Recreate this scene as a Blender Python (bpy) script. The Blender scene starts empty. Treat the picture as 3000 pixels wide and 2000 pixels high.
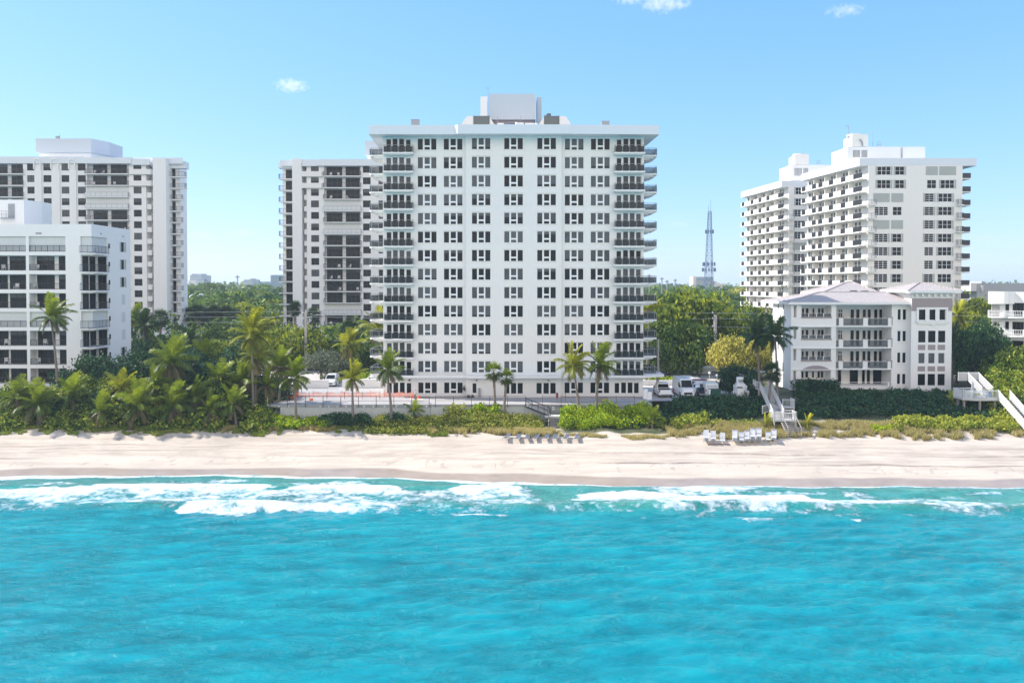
import bpy, math, random
import numpy as np
from math import radians, sin, cos, pi, atan2, sqrt

# ---------------------------------------------------------------- camera, sky, sun, exposure
scene = bpy.context.scene
C = scene.collection
CAMH, FPX = 22.0, 2400.0
cam_d = bpy.data.cameras.new('camera'); cam = bpy.data.objects.new('camera', cam_d); C.objects.link(cam)
cam_d.sensor_width = 36; cam_d.lens = 28.8; cam_d.shift_y = -0.0377
cam_d.clip_start = 0.5; cam_d.clip_end = 20000
cam.location = (0, 0, CAMH); cam.rotation_euler = (radians(90) - 0.0217, 0, 0)
scene.camera = cam
SUN = np.array([-1.1, 0.27, 1.0]); SUN /= np.linalg.norm(SUN)
w = bpy.data.worlds.new('World'); scene.world = w; w.use_nodes = True
nt = w.node_tree; nt.nodes.clear()
sky = nt.nodes.new('ShaderNodeTexSky'); sky.sky_type = 'NISHITA'; sky.sun_disc = False
sky.sun_elevation = math.asin(SUN[2]); sky.sun_rotation = atan2(SUN[0], SUN[1])
sky.air_density = 1.0; sky.dust_density = 0.25; sky.ozone_density = 1.6; sky.altitude = 20
N_ = nt.nodes.new; L_ = nt.links.new
sc_ = N_('ShaderNodeSeparateColor'); cc_ = N_('ShaderNodeCombineColor'); L_(sky.outputs[0], sc_.inputs[0])
for i_, (pw_, k_) in enumerate(((0.80, 0.72), (0.55, 1.41), (0.30, 2.95))):
    p_ = N_('ShaderNodeMath'); p_.operation = 'POWER'; p_.inputs[1].default_value = pw_; L_(sc_.outputs[i_], p_.inputs[0])
    q_ = N_('ShaderNodeMath'); q_.operation = 'MULTIPLY'; q_.inputs[1].default_value = k_; L_(p_.outputs[0], q_.inputs[0]); L_(q_.outputs[0], cc_.inputs[i_])
# unseen warm-white sky glow added behind the camera to fill the shaded facades
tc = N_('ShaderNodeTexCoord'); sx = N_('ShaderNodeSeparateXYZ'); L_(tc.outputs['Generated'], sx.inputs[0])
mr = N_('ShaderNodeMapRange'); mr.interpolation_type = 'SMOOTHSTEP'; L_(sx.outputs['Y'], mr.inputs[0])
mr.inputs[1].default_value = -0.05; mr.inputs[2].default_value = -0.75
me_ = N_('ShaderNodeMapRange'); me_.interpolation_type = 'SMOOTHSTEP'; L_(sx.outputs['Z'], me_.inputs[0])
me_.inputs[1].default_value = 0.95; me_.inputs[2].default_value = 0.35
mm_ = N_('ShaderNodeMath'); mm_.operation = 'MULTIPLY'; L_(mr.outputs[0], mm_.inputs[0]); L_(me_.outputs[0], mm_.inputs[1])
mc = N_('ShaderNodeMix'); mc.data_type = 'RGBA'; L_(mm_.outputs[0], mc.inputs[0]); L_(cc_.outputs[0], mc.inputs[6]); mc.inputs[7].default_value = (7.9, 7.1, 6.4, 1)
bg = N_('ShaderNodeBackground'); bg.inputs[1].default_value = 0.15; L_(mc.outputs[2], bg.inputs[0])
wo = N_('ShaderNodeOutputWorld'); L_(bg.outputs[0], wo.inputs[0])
sl = bpy.data.lights.new('sun', 'SUN'); sl.energy = 4.2; sl.angle = radians(0.5); sl.color = (1.0, 0.95, 0.87)
so = bpy.data.objects.new('sun', sl); C.objects.link(so)
so.rotation_euler = (math.acos(SUN[2]), 0, atan2(SUN[1], SUN[0]) + pi / 2)
scene.view_settings.view_transform = 'Standard'; scene.view_settings.look = 'None'
scene.view_settings.exposure = 0.72; scene.view_settings.gamma = 1.0
scene.cycles.max_bounces = 6; scene.cycles.transparent_max_bounces = 12
scene.cycles.volume_bounces = 2
scene.cycles.use_denoising = True; scene.cycles.denoising_prefilter = 'ACCURATE'
scene.cycles.sample_clamp_indirect = 3.0; scene.cycles.sample_clamp_direct = 3.0
random.seed(5)
rng = np.random.default_rng(11)

# ---------------------------------------------------------------- measuring helpers (metres from picture angles at a known distance)
def X(px, d): return (px - 1500) / FPX * d
def Z(py, d): return CAMH + (835 - py) / FPX * d

# ---------------------------------------------------------------- materials
def newmat(name):
    m = bpy.data.materials.new(name); m.use_nodes = True
    n = m.node_tree; n.nodes.clear()
    out = n.nodes.new('ShaderNodeOutputMaterial'); b = n.nodes.new('ShaderNodeBsdfPrincipled')
    n.links.new(b.outputs[0], out.inputs[0])
    return m, n, b, out
def mat(name, col, rough=0.7, metal=0.0, spec=0.4, noise=0.0, scale=1.0, streak=0.0, bump=0.0):
    m, n, b, out = newmat(name)
    b.inputs['Base Color'].default_value = (*col, 1); b.inputs['Roughness'].default_value = rough
    b.inputs['Metallic'].default_value = metal; b.inputs['Specular IOR Level'].default_value = spec
    if noise or streak:
        g = n.nodes.new('ShaderNodeNewGeometry')
        mp = n.nodes.new('ShaderNodeMapping'); mp.inputs['Scale'].default_value = (scale, scale, scale)
        n.links.new(g.outputs['Position'], mp.inputs[0])
        t = n.nodes.new('ShaderNodeTexNoise'); t.inputs['Detail'].default_value = 6; t.inputs['Roughness'].default_value = 0.65
        n.links.new(mp.outputs[0], t.inputs[0])
        mp2 = n.nodes.new('ShaderNodeMapping'); mp2.inputs['Scale'].default_value = (1.6, 1.6, 0.10)
        n.links.new(g.outputs['Position'], mp2.inputs[0])
        t2 = n.nodes.new('ShaderNodeTexNoise'); t2.inputs['Detail'].default_value = 5; n.links.new(mp2.outputs[0], t2.inputs[0])
        ma = n.nodes.new('ShaderNodeMath'); ma.operation = 'MULTIPLY_ADD'
        n.links.new(t.outputs[0], ma.inputs[0]); ma.inputs[1].default_value = noise * 2; ma.inputs[2].default_value = 1 - noise - streak
        mb = n.nodes.new('ShaderNodeMath'); mb.operation = 'MULTIPLY_ADD'
        n.links.new(t2.outputs[0], mb.inputs[0]); mb.inputs[1].default_value = streak * 2; n.links.new(ma.outputs[0], mb.inputs[2])
        mx = n.nodes.new('ShaderNodeVectorMath'); mx.operation = 'SCALE'; mx.inputs[0].default_value = col
        n.links.new(mb.outputs[0], mx.inputs['Scale']); n.links.new(mx.outputs[0], b.inputs['Base Color'])
        if bump:
            bp = n.nodes.new('ShaderNodeBump'); bp.inputs['Strength'].default_value = bump; bp.inputs['Distance'].default_value = 0.05
            n.links.new(t.outputs[0], bp.inputs['Height']); n.links.new(bp.outputs[0], b.inputs['Normal'])
    return m
def ramp(n, fac, stops):
    r = n.nodes.new('ShaderNodeValToRGB'); e = r.color_ramp.elements
    while len(e) < len(stops): e.new(0.5)
    for i, (p, c) in enumerate(stops): e[i].position = p; e[i].color = (*c, 1)
    n.links.new(fac, r.inputs[0]); return r
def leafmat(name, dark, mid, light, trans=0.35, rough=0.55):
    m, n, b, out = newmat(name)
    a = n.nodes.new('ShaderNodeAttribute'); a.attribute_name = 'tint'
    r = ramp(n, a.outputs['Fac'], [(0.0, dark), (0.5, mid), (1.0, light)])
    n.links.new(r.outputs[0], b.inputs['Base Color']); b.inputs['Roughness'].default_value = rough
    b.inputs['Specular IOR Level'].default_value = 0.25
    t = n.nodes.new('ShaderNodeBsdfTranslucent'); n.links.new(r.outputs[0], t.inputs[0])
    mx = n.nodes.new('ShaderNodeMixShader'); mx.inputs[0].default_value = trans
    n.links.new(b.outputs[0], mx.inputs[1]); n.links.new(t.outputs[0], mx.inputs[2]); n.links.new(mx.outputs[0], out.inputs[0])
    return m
def glassmat(name, col, rough=0.08, alpha=1.0, spec=0.5):
    m, n, b, out = newmat(name)
    g = n.nodes.new('ShaderNodeNewGeometry'); oi = n.nodes.new('ShaderNodeObjectInfo')
    t = n.nodes.new('ShaderNodeTexNoise'); t.inputs['Scale'].default_value = 0.9; t.inputs['Detail'].default_value = 3
    n.links.new(g.outputs['Position'], t.inputs[0])
    s = n.nodes.new('ShaderNodeMath'); s.operation = 'ADD'; n.links.new(t.outputs[0], s.inputs[0]); n.links.new(oi.outputs['Random'], s.inputs[1])
    r = ramp(n, s.outputs[0], [(0.3, tuple(c * 0.6 for c in col)), (1.0, tuple(c * 1.45 for c in col))])
    n.links.new(r.outputs[0], b.inputs['Base Color']); b.inputs['Roughness'].default_value = rough
    b.inputs['Specular IOR Level'].default_value = spec; b.inputs['Alpha'].default_value = alpha
    return m

M = {}
M['stucco'] = mat('white_stucco', (0.79, 0.775, 0.755), 0.85, noise=0.04, scale=0.8, streak=0.07, bump=0.15)
M['stucco_b'] = mat('cool_white_stucco', (0.80, 0.80, 0.795), 0.85, noise=0.03, scale=0.5, streak=0.04)
M['stucco_c'] = mat('bright_white_stucco', (0.84, 0.83, 0.81), 0.85, noise=0.02, scale=0.7, streak=0.035)
M['stucco_d'] = mat('cream_white_stucco', (0.82, 0.795, 0.75), 0.85, noise=0.04, scale=0.6, streak=0.06)
M['stucco_f'] = mat('villa_stucco', (0.80, 0.79, 0.78), 0.85, noise=0.03, scale=1.2, streak=0.03)
M['fascia'] = mat('roof_fascia_paint', (0.70, 0.74, 0.78), 0.8, noise=0.02, scale=0.4, streak=0.04)
M['roofing'] = mat('flat_roof_membrane', (0.55, 0.55, 0.54), 0.9, noise=0.1, scale=0.5)
M['plant_grey'] = mat('penthouse_cladding', (0.56, 0.59, 0.63), 0.7, noise=0.03, scale=0.5, streak=0.04)
M['white'] = mat('white_paint', (0.82, 0.82, 0.82), 0.5)
M['whitevinyl'] = mat('white_vinyl', (0.62, 0.61, 0.61), 0.5, noise=0.03, scale=3)
M['glass'] = glassmat('dark_window_glass', (0.010, 0.011, 0.013), 0.06, spec=.16)
M['blind'] = glassmat('window_glass_with_shade', (0.070, 0.074, 0.080), 0.15, spec=.16)
M['bronzeglass'] = glassmat('bronze_window_glass', (0.013, 0.013, 0.014), 0.08, spec=.14)
M['darkframe'] = mat('bronze_frame', (0.035, 0.032, 0.034), 0.5)
M['greyframe'] = mat('grey_frame', (0.35, 0.37, 0.39), 0.5)
M['tintglass'] = glassmat('tinted_balustrade_glass', (0.022, 0.026, 0.029), 0.08, alpha=0.75, spec=.25)
M['clearglass'] = glassmat('clear_balustrade_glass', (0.08, 0.09, 0.10), 0.06, alpha=0.5, spec=.2)
M['railmetal'] = mat('dark_railing_paint', (0.045, 0.043, 0.048), 0.5)
M['railgrey'] = mat('grey_railing', (0.30, 0.32, 0.34), 0.5)
M['railbrown'] = mat('rusty_railing', (0.16, 0.07, 0.055), 0.7, noise=0.2, scale=3)
M['shutter'] = mat('ribbed_storm_shutter', (0.64, 0.66, 0.66), 0.6, noise=0.03, scale=2, streak=0.08)
M['shutterd'] = mat('green_grey_storm_shutter', (0.42, 0.44, 0.42), 0.6, noise=0.03, scale=2, streak=0.08)
M['galv'] = mat('galvanised_duct', (0.55, 0.58, 0.62), 0.32, metal=0.75, noise=0.08, scale=2)
M['darkgrey'] = mat('dark_grey_machine', (0.14, 0.15, 0.14), 0.6, noise=0.15, scale=3)
M['midgrey'] = mat('mid_grey_metal', (0.33, 0.34, 0.36), 0.6, noise=0.08, scale=2)
M['concrete'] = mat('stained_concrete', (0.52, 0.54, 0.55), 0.9, noise=0.10, scale=0.9, streak=0.16, bump=0.3)
M['concrete_l'] = mat('pale_concrete', (0.66, 0.64, 0.60), 0.9, noise=0.12, scale=0.6, bump=0.2)
M['terrace'] = mat('terrace_slab', (0.42, 0.40, 0.39), 0.9, noise=0.16, scale=0.7)
M['pinkwall'] = mat('mauve_stucco_band', (0.33, 0.28, 0.29), 0.9, noise=0.06, scale=5, bump=0.4)
M['asphalt'] = mat('parking_asphalt', (0.16, 0.15, 0.15), 0.95, noise=0.15, scale=1)
M['paleroad'] = mat('pale_drive', (0.58, 0.53, 0.49), 0.9, noise=0.08, scale=0.8)
M['black'] = mat('black_rubber', (0.02, 0.02, 0.02), 0.8)
M['chrome'] = mat('bright_metal', (0.6, 0.6, 0.6), 0.25, metal=0.9)
M['red'] = mat('red_lens', (0.35, 0.015, 0.02), 0.3)
M['headlamp'] = mat('headlamp_lens', (0.55, 0.58, 0.60), 0.1)
M['orange'] = mat('orange_mesh', (0.80, 0.16, 0.05), 0.7, noise=0.15, scale=2)
M['orangemesh'] = glassmat('orange_netting', (0.80, 0.30, 0.20), 0.7, alpha=0.55, spec=.1)
M['green_box'] = mat('green_box_paint', (0.01, 0.075, 0.055), 0.5, noise=0.1, scale=2)
M['wood'] = mat('weathered_wood', (0.30, 0.27, 0.25), 0.9, noise=0.2, scale=3)
M['deckwood'] = mat('pale_deck_boards', (0.55, 0.52, 0.49), 0.9, noise=0.15, scale=3)
M['bark'] = mat('palm_bark', (0.20, 0.165, 0.145), 0.95, noise=0.25, scale=5, bump=0.5)
M['barkd'] = mat('tree_bark', (0.16, 0.13, 0.11), 0.95, noise=0.25, scale=4, bump=0.5)
M['pole'] = mat('concrete_pole', (0.50, 0.47, 0.44), 0.9, noise=0.08, scale=2)
M['wire'] = mat('power_cable', (0.42, 0.42, 0.44), 0.6)
M['bluegrey'] = mat('grey_blue_metal', (0.09, 0.16, 0.28), 0.6)
M['lounger'] = mat('blue_grey_sling', (0.10, 0.115, 0.15), 0.8)
M['strap'] = mat('white_straps', (0.62, 0.63, 0.67), 0.6)
M['blueband'] = mat('blue_band', (0.06, 0.10, 0.30), 0.6)
M['skin'] = mat('skin', (0.42, 0.26, 0.19), 0.6)
M['cloth_w'] = mat('white_shirt', (0.72, 0.70, 0.68), 0.8)
M['cloth_d'] = mat('dark_cloth', (0.04, 0.04, 0.055), 0.9)
M['cloth_g'] = mat('grey_trousers', (0.17, 0.19, 0.22), 0.9)
M['hair'] = mat('dark_hair', (0.03, 0.02, 0.015), 0.8)
M['hoodred'] = mat('dull_red_cloth', (0.25, 0.05, 0.06), 0.8)
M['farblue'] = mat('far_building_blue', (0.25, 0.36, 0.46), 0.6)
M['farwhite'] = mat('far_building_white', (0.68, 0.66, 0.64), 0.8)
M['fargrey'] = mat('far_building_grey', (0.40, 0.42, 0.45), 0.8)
# roof tiles: pale clay with courses
def tilemat():
    m, n, b, out = newmat('pale_barrel_tiles')
    g = n.nodes.new('ShaderNodeNewGeometry')
    sx = n.nodes.new('ShaderNodeSeparateXYZ'); n.links.new(g.outputs['Position'], sx.inputs[0])
    wv = n.nodes.new('ShaderNodeMath'); wv.operation = 'MULTIPLY'; wv.inputs[1].default_value = 2 * pi / 0.34
    n.links.new(sx.outputs['X'], wv.inputs[0])
    sn = n.nodes.new('ShaderNodeMath'); sn.operation = 'SINE'; n.links.new(wv.outputs[0], sn.inputs[0])
    wz = n.nodes.new('ShaderNodeMath'); wz.operation = 'MULTIPLY'; wz.inputs[1].default_value = 1 / 0.20
    n.links.new(sx.outputs['Z'], wz.inputs[0])
    fr = n.nodes.new('ShaderNodeMath'); fr.operation = 'FRACT'; n.links.new(wz.outputs[0], fr.inputs[0])
    ad = n.nodes.new('ShaderNodeMath'); ad.operation = 'ADD'; n.links.new(sn.outputs[0], ad.inputs[0]); n.links.new(fr.outputs[0], ad.inputs[1])
    bp = n.nodes.new('ShaderNodeBump'); bp.inputs['Strength'].default_value = 0.9; bp.inputs['Distance'].default_value = 0.06
    n.links.new(ad.outputs[0], bp.inputs['Height']); n.links.new(bp.outputs[0], b.inputs['Normal'])
    t = n.nodes.new('ShaderNodeTexNoise'); t.inputs['Scale'].default_value = 3; t.inputs['Detail'].default_value = 5
    n.links.new(g.outputs['Position'], t.inputs[0])
    r = ramp(n, t.outputs[0], [(0.3, (0.40, 0.35, 0.34)), (0.7, (0.56, 0.50, 0.48))])
    n.links.new(r.outputs[0], b.inputs['Base Color']); b.inputs['Roughness'].default_value = 0.85
    return m
M['tiles'] = tilemat()
# leaves
M['lf_grape'] = leafmat('sea_grape_leaves', (0.02, 0.05, 0.012), (0.11, 0.21, 0.012), (0.50, 0.50, 0.07), 0.42)
M['lf_dark'] = leafmat('dark_shrub_leaves', (0.012, 0.034, 0.018), (0.028, 0.078, 0.034), (0.07, 0.16, 0.045), 0.28)
M['lf_lime'] = leafmat('lime_hedge_leaves', (0.04, 0.12, 0.006), (0.20, 0.34, 0.008), (0.52, 0.58, 0.012), 0.35)
M['lf_olive'] = leafmat('olive_scrub_leaves', (0.035, 0.07, 0.012), (0.26, 0.31, 0.028), (0.50, 0.46, 0.11), 0.4)
M['lf_tree'] = leafmat('tree_leaves', (0.025, 0.05, 0.012), (0.10, 0.17, 0.014), (0.42, 0.44, 0.03), 0.42)
M['lf_forest'] = leafmat('forest_leaves', (0.02, 0.055, 0.02), (0.075, 0.15, 0.028), (0.24, 0.31, 0.045), 0.36)
M['lf_grey'] = leafmat('grey_green_leaves', (0.07, 0.09, 0.06), (0.14, 0.17, 0.11), (0.24, 0.26, 0.18), 0.3)
M['lf_yellow'] = leafmat('golden_leaves', (0.10, 0.11, 0.02), (0.40, 0.38, 0.06), (0.78, 0.68, 0.17), 0.42)
M['lf_palm'] = leafmat('palm_fronds', (0.22, 0.165, 0.09), (0.045, 0.095, 0.016), (0.38, 0.44, 0.02), 0.42, 0.4)
M['lf_palmd'] = leafmat('dark_palm_fronds', (0.05, 0.055, 0.03), (0.028, 0.06, 0.022), (0.06, 0.11, 0.03), 0.25, 0.45)
M['lf_palmy'] = leafmat('yellow_palm_fronds', (0.30, 0.21, 0.10), (0.15, 0.19, 0.02), (0.58, 0.55, 0.03), 0.45, 0.4)
M['grassmat'] = leafmat('dry_dune_grass', (0.16, 0.15, 0.05), (0.42, 0.37, 0.13), (0.66, 0.56, 0.28), 0.45, 0.7)
M['grassgreen'] = leafmat('green_ground_creeper', (0.08, 0.13, 0.02), (0.24, 0.31, 0.04), (0.42, 0.44, 0.11), 0.45, 0.6)

# ---------------------------------------------------------------- mesh builder
class MB:
    def __init__(s): s.v = []; s.f = []; s.m = []
    def quad(s, a, b, c, d, mi=0):
        i = len(s.v); s.v += [a, b, c, d]; s.f.append((i, i + 1, i + 2, i + 3)); s.m.append(mi)
    def poly(s, pts, mi=0):
        i = len(s.v); s.v += pts; s.f.append(tuple(range(i, i + len(pts)))); s.m.append(mi)
    def prism(s, pts, z0, z1, mi=0):
        a = sum(pts[i][0] * pts[(i + 1) % len(pts)][1] - pts[(i + 1) % len(pts)][0] * pts[i][1] for i in range(len(pts)))
        if a < 0: pts = pts[::-1]
        i = len(s.v); n = len(pts)
        s.v += [(p[0], p[1], z0) for p in pts] + [(p[0], p[1], z1) for p in pts]
        s.f.append(tuple(range(i + n - 1, i - 1, -1))); s.m.append(mi)
        s.f.append(tuple(range(i + n, i + 2 * n))); s.m.append(mi)
        for k in range(n):
            k2 = (k + 1) % n; s.f.append((i + k, i + k2, i + n + k2, i + n + k)); s.m.append(mi)
    def box(s, x0, x1, y0, y1, z0, z1, mi=0):
        s.prism([(x0, y0), (x1, y0), (x1, y1), (x0, y1)], z0, z1, mi)
    def obox(s, O, a, u0, u1, w0, w1, z0, z1, mi=0):
        ca, sa = cos(a), sin(a)
        s.prism([(O[0] + u * ca - w_ * sa, O[1] + u * sa + w_ * ca) for u, w_ in ((u0, w0), (u1, w0), (u1, w1), (u0, w1))], z0, z1, mi)
    def tube(s, pts, rad, n=8, mi=0, cap=True):
        pts = [np.array(p, float) for p in pts]
        if not hasattr(rad, '__len__'): rad = [rad] * len(pts)
        i0 = len(s.v)
        for k, p in enumerate(pts):
            t = pts[min(k + 1, len(pts) - 1)] - pts[max(k - 1, 0)]; t /= (np.linalg.norm(t) + 1e-9)
            ref = np.array([0, 0, 1.0]) if abs(t[2]) < 0.9 else np.array([1.0, 0, 0])
            a = np.cross(t, ref); a /= np.linalg.norm(a); b = np.cross(t, a)
            for j in range(n):
                q = p + rad[k] * (a * cos(2 * pi * j / n) + b * sin(2 * pi * j / n)); s.v.append(tuple(q))
        for k in range(len(pts) - 1):
            for j in range(n):
                j2 = (j + 1) % n
                s.f.append((i0 + k * n + j, i0 + (k + 1) * n + j, i0 + (k + 1) * n + j2, i0 + k * n + j2)); s.m.append(mi)
        if cap:
            s.f.append(tuple(i0 + j for j in range(n))); s.m.append(mi)
            s.f.append(tuple(i0 + (len(pts) - 1) * n + j for j in range(n - 1, -1, -1))); s.m.append(mi)
    def mesh(s, name, mats, off=(0, 0, 0), smooth=False):
        me = bpy.data.meshes.new(name)
        v = np.array(s.v, float) - np.array(off, float)
        me.from_pydata([tuple(p) for p in v], [], s.f)
        if not isinstance(mats, (list, tuple)): mats = [mats]
        for m in mats: me.materials.append(m)
        if len(mats) > 1: me.polygons.foreach_set('material_index', s.m)
        if smooth: me.polygons.foreach_set('use_smooth', [True] * len(s.f))
        me.update(); return me
    def build(s, name, mats, parent=None, off=None, smooth=False, local=False):
        if off is None: off = (0, 0, 0) if (parent is None or local) else worldloc(parent)
        o = bpy.data.objects.new(name, s.mesh(name, mats, off, smooth)); C.objects.link(o)
        if parent: o.parent = parent
        else: o.location = off
        return o
def worldloc(o):
    l = np.array(o.location)
    while o.parent: o = o.parent; l = l + np.array(o.location)
    return tuple(l)
def tag(o, label=None, cat=None, group=None, kind=None):
    if label: o['label'] = label
    if cat: o['category'] = cat
    if group: o['group'] = group
    if kind: o['kind'] = kind
    return o
def empty(name, loc, label=None, cat=None, group=None, rz=0):
    o = bpy.data.objects.new(name, None); C.objects.link(o); o.location = loc; o.rotation_euler = (0, 0, rz); o.empty_display_size = 0.3
    return tag(o, label, cat, group)
def place(name, me, parent, loc, rz=0):
    o = bpy.data.objects.new(name, me); C.objects.link(o); o.parent = parent
    pl = worldloc(parent) if parent else (0, 0, 0)
    o.location = (loc[0] - pl[0], loc[1] - pl[1], loc[2] - pl[2]); o.rotation_euler = (0, 0, rz); return o
def copy_tree(o, parent=None):
    c = o.copy(); C.objects.link(c); c.parent = parent
    for ch in list(o.children): copy_tree(ch, c)
    return c
def at(O, a, u, w_=0.0): return (O[0] + u * cos(a) - w_ * sin(a), O[1] + u * sin(a) + w_ * cos(a))
def u_on(px, O, a):
    k = (px - 1500) / FPX   # x = k*y on the line O + u*(cos,sin)
    return (k * O[1] - O[0]) / (cos(a) - k * sin(a))

def facade(mb, O, a, u0, u1, z0, z1, ops, depth=0.15, mi=0, back=True):
    """a wall face with real openings: ops = (ua, ub, za, zb[, depth])"""
    us = sorted({u0, u1, *[min(max(o[i], u0), u1) for o in ops for i in (0, 1)]})
    zs = sorted({z0, z1, *[min(max(o[i], z0), z1) for o in ops for i in (2, 3)]})
    P = lambda u, w_, z: (*at(O, a, u, w_), z)
    for i in range(len(us) - 1):
        if us[i + 1] - us[i] < 1e-5: continue
        uc = (us[i] + us[i + 1]) / 2; run = None
        col = [o for o in ops if o[0] < uc < o[1]]
        for j in range(len(zs) - 1):
            zc = (zs[j] + zs[j + 1]) / 2
            solid = not any(o[2] < zc < o[3] for o in col)
            if solid and run is None: run = zs[j]
            if run is not None and (not solid or j == len(zs) - 2):
                e = zs[j + 1] if solid else zs[j]
                mb.quad(P(us[i], 0, run), P(us[i + 1], 0, run), P(us[i + 1], 0, e), P(us[i], 0, e), mi); run = None
    for o in ops:
        a0, b0, c0, d0 = o[:4]; dp = o[4] if len(o) > 4 else depth
        skip = o[5] if len(o) > 5 else ''
        if skip == 'all': continue
        if skip != 'a': mb.quad(P(a0, 0, c0), P(a0, dp, c0), P(a0, dp, d0), P(a0, 0, d0), mi)
        if skip != 'b': mb.quad(P(b0, 0, c0), P(b0, 0, d0), P(b0, dp, d0), P(b0, dp, c0), mi)
        mb.quad(P(a0, 0, c0), P(b0, 0, c0), P(b0, dp, c0), P(a0, dp, c0), mi)
        mb.quad(P(a0, 0, d0), P(a0, dp, d0), P(b0, dp, d0), P(b0, 0, d0), mi)
        if back: mb.quad(P(a0, dp, c0), P(b0, dp, c0), P(b0, dp, d0), P(a0, dp, d0), mi)

# ---------------------------------------------------------------- windows (x across, y inward, z up, origin lower left)
_wc = {}
def win(key, w_, h, panes, frame='white', glass='glass', shade=0.0, t=0.07):
    """panes: list of (x0,x1,z0,z1) as fractions; shade: part of the height behind a pulled shade"""
    k = (key, round(w_, 2), round(h, 2), frame, glass, round(shade, 2))
    if k in _wc: return _wc[k]
    mb = MB()
    ops = [(x0 * w_, x1 * w_, z0 * h, z1 * h) for x0, x1, z0, z1 in panes]
    facade(mb, (0, 0), 0, 0, w_, 0, h, ops, 0.05, 0, back=False)
    mb.box(0, w_, 0.055, 0.075, 0, h, 0)
    mb.box(0, w_, 0.002, 0.052, -0.012, -0.002, 0)
    for x0, x1, z0, z1 in ops:
        zs = h * (1 - shade)
        if shade > 0 and z1 > zs:
            zm = max(z0, zs)
            mb.quad((x0, .048, zm), (x1, .048, zm), (x1, .048, z1), (x0, .048, z1), 2)
            if zm > z0: mb.quad((x0, .05, z0), (x1, .05, z0), (x1, .05, zm), (x0, .05, zm), 1)
        else: mb.quad((x0, .05, z0), (x1, .05, z0), (x1, .05, z1), (x0, .05, z1), 1)
    _wc[k] = mb.mesh('window', [M[frame], M[glass], M['blind']]); return _wc[k]
TRI = [(.0, .27, .0, 1.), (.365, .645, .40, 1.), (.365, .645, .0, .25), (.725, 1., .0, 1.)]
def grid(nx, nz, b=0.05, g=0.035):
    r = []
    for i in range(nx):
        for j in range(nz):
            w0 = (1 - 2 * b - (nx - 1) * g) / nx; h0 = (1 - 2 * b - (nz - 1) * g) / nz
            r.append((b + i * (w0 + g), b + i * (w0 + g) + w0, b + j * (h0 + g), b + j * (h0 + g) + h0))
    return r
def shade_pick(r):
    q = r.random()
    return 0 if q < 0.5 else (1.0 if q < 0.74 else r.choice([0.25, 0.4, 0.88, 0.8]))
# ---------------------------------------------------------------- terrain heights
XS = [-140, -58, -31, -19, -4, 6.7, 16, 55, 140]; YS = [93.6, 93.8, 94.3, 93.4, 91.5, 89.6, 89.2, 88.6, 88.6]
def yshore(x): return np.interp(x, XS, YS) + 0.25 * np.sin(x * 0.33) + 0.15 * np.sin(x * 0.9 + 1)
def H(x, y):
    x = np.asarray(x, float); y = np.asarray(y, float); t = y - yshore(x)
    base = np.interp(t, [-200, -20, -8, -3, 0, 2.6, 5, 9, 12.5, 16, 19, 22, 26], [-8, -2.5, -1.1, -.4, 0, .6, 1.2, 2.1, 2.9, 3.9, 4.5, 5.2, 5.5])
    mid = np.interp(t, [-200, -20, -8, -3, 0, 2.6, 5, 9, 12.5, 16, 18, 30], [-8, -2.5, -1.1, -.4, 0, .6, 1.2, 2.1, 2.9, 3.3, 3.5, 3.6])
    wm = np.clip((x + 38) / 2, 0, 1) * np.clip((23 - x) / 2, 0, 1) * np.clip((131 - y) / 1.0, 0, 1)
    z = base * (1 - wm) + np.minimum(base, mid) * wm
    wr = np.clip((x - 36) / 4, 0, 1)
    z = z + wr * np.interp(y, [104, 118, 124, 160], [0.0, 0.75, 0.9, 0.0])
    z = z + np.interp(y, [128, 200, 400], [0, 1.2, 1.5])
    dune = np.clip((t - 11.5) / 2, 0, 1) * np.clip((112 - y) / 2, 0, 1) * np.clip((22.5 - t), 0, 1)
    z = z + dune * 0.06 * (np.sin(x * 0.8 + 1.3 * np.sin(y * 0.7)) + np.sin(x * 1.7 + y * 0.9))
    z = z + 0.025 * np.clip(t / 4, 0, 1) * (np.sin(x * 0.21 + y * 1.3) + np.sin(y * 2.1 - x * 0.09)) * np.clip((112 - y) / 2, 0, 1)
    return z
def h1(x, y): return float(H(x, y))
def axis(parts):
    r = [parts[0][0]]
    for a, b, s in parts:
        n = max(1, int(round((b - a) / s))); r += list(np.linspace(a, b, n + 1)[1:])
    return np.array(r)
def gridmesh(name, xs, ys, zf, mats, attrs=None, smooth=True):
    Xg, Yg = np.meshgrid(xs, ys); Zg = zf(Xg, Yg); nx, ny = len(xs), len(ys)
    me = bpy.data.meshes.new(name); me.vertices.add(nx * ny)
    me.vertices.foreach_set('co', np.stack([Xg, Yg, Zg], -1).reshape(-1).astype(np.float32))
    i = np.arange(nx * ny).reshape(ny, nx)
    q = np.stack([i[:-1, :-1], i[:-1, 1:], i[1:, 1:], i[1:, :-1]], -1).reshape(-1, 4)
    me.loops.add(q.size); me.loops.foreach_set('vertex_index', q.reshape(-1).astype(np.int32))
    me.polygons.add(len(q)); me.polygons.foreach_set('loop_start', (np.arange(len(q)) * 4).astype(np.int32))
    if smooth: me.polygons.foreach_set('use_smooth', np.ones(len(q), bool))
    me.update(calc_edges=True)
    for k, f in (attrs or {}).items():
        at_ = me.attributes.new(k, 'FLOAT', 'POINT'); at_.data.foreach_set('value', f(Xg, Yg).reshape(-1).astype(np.float32))
    for m in mats: me.materials.append(m)
    o = bpy.data.objects.new(name, me); C.objects.link(o); return o

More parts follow.
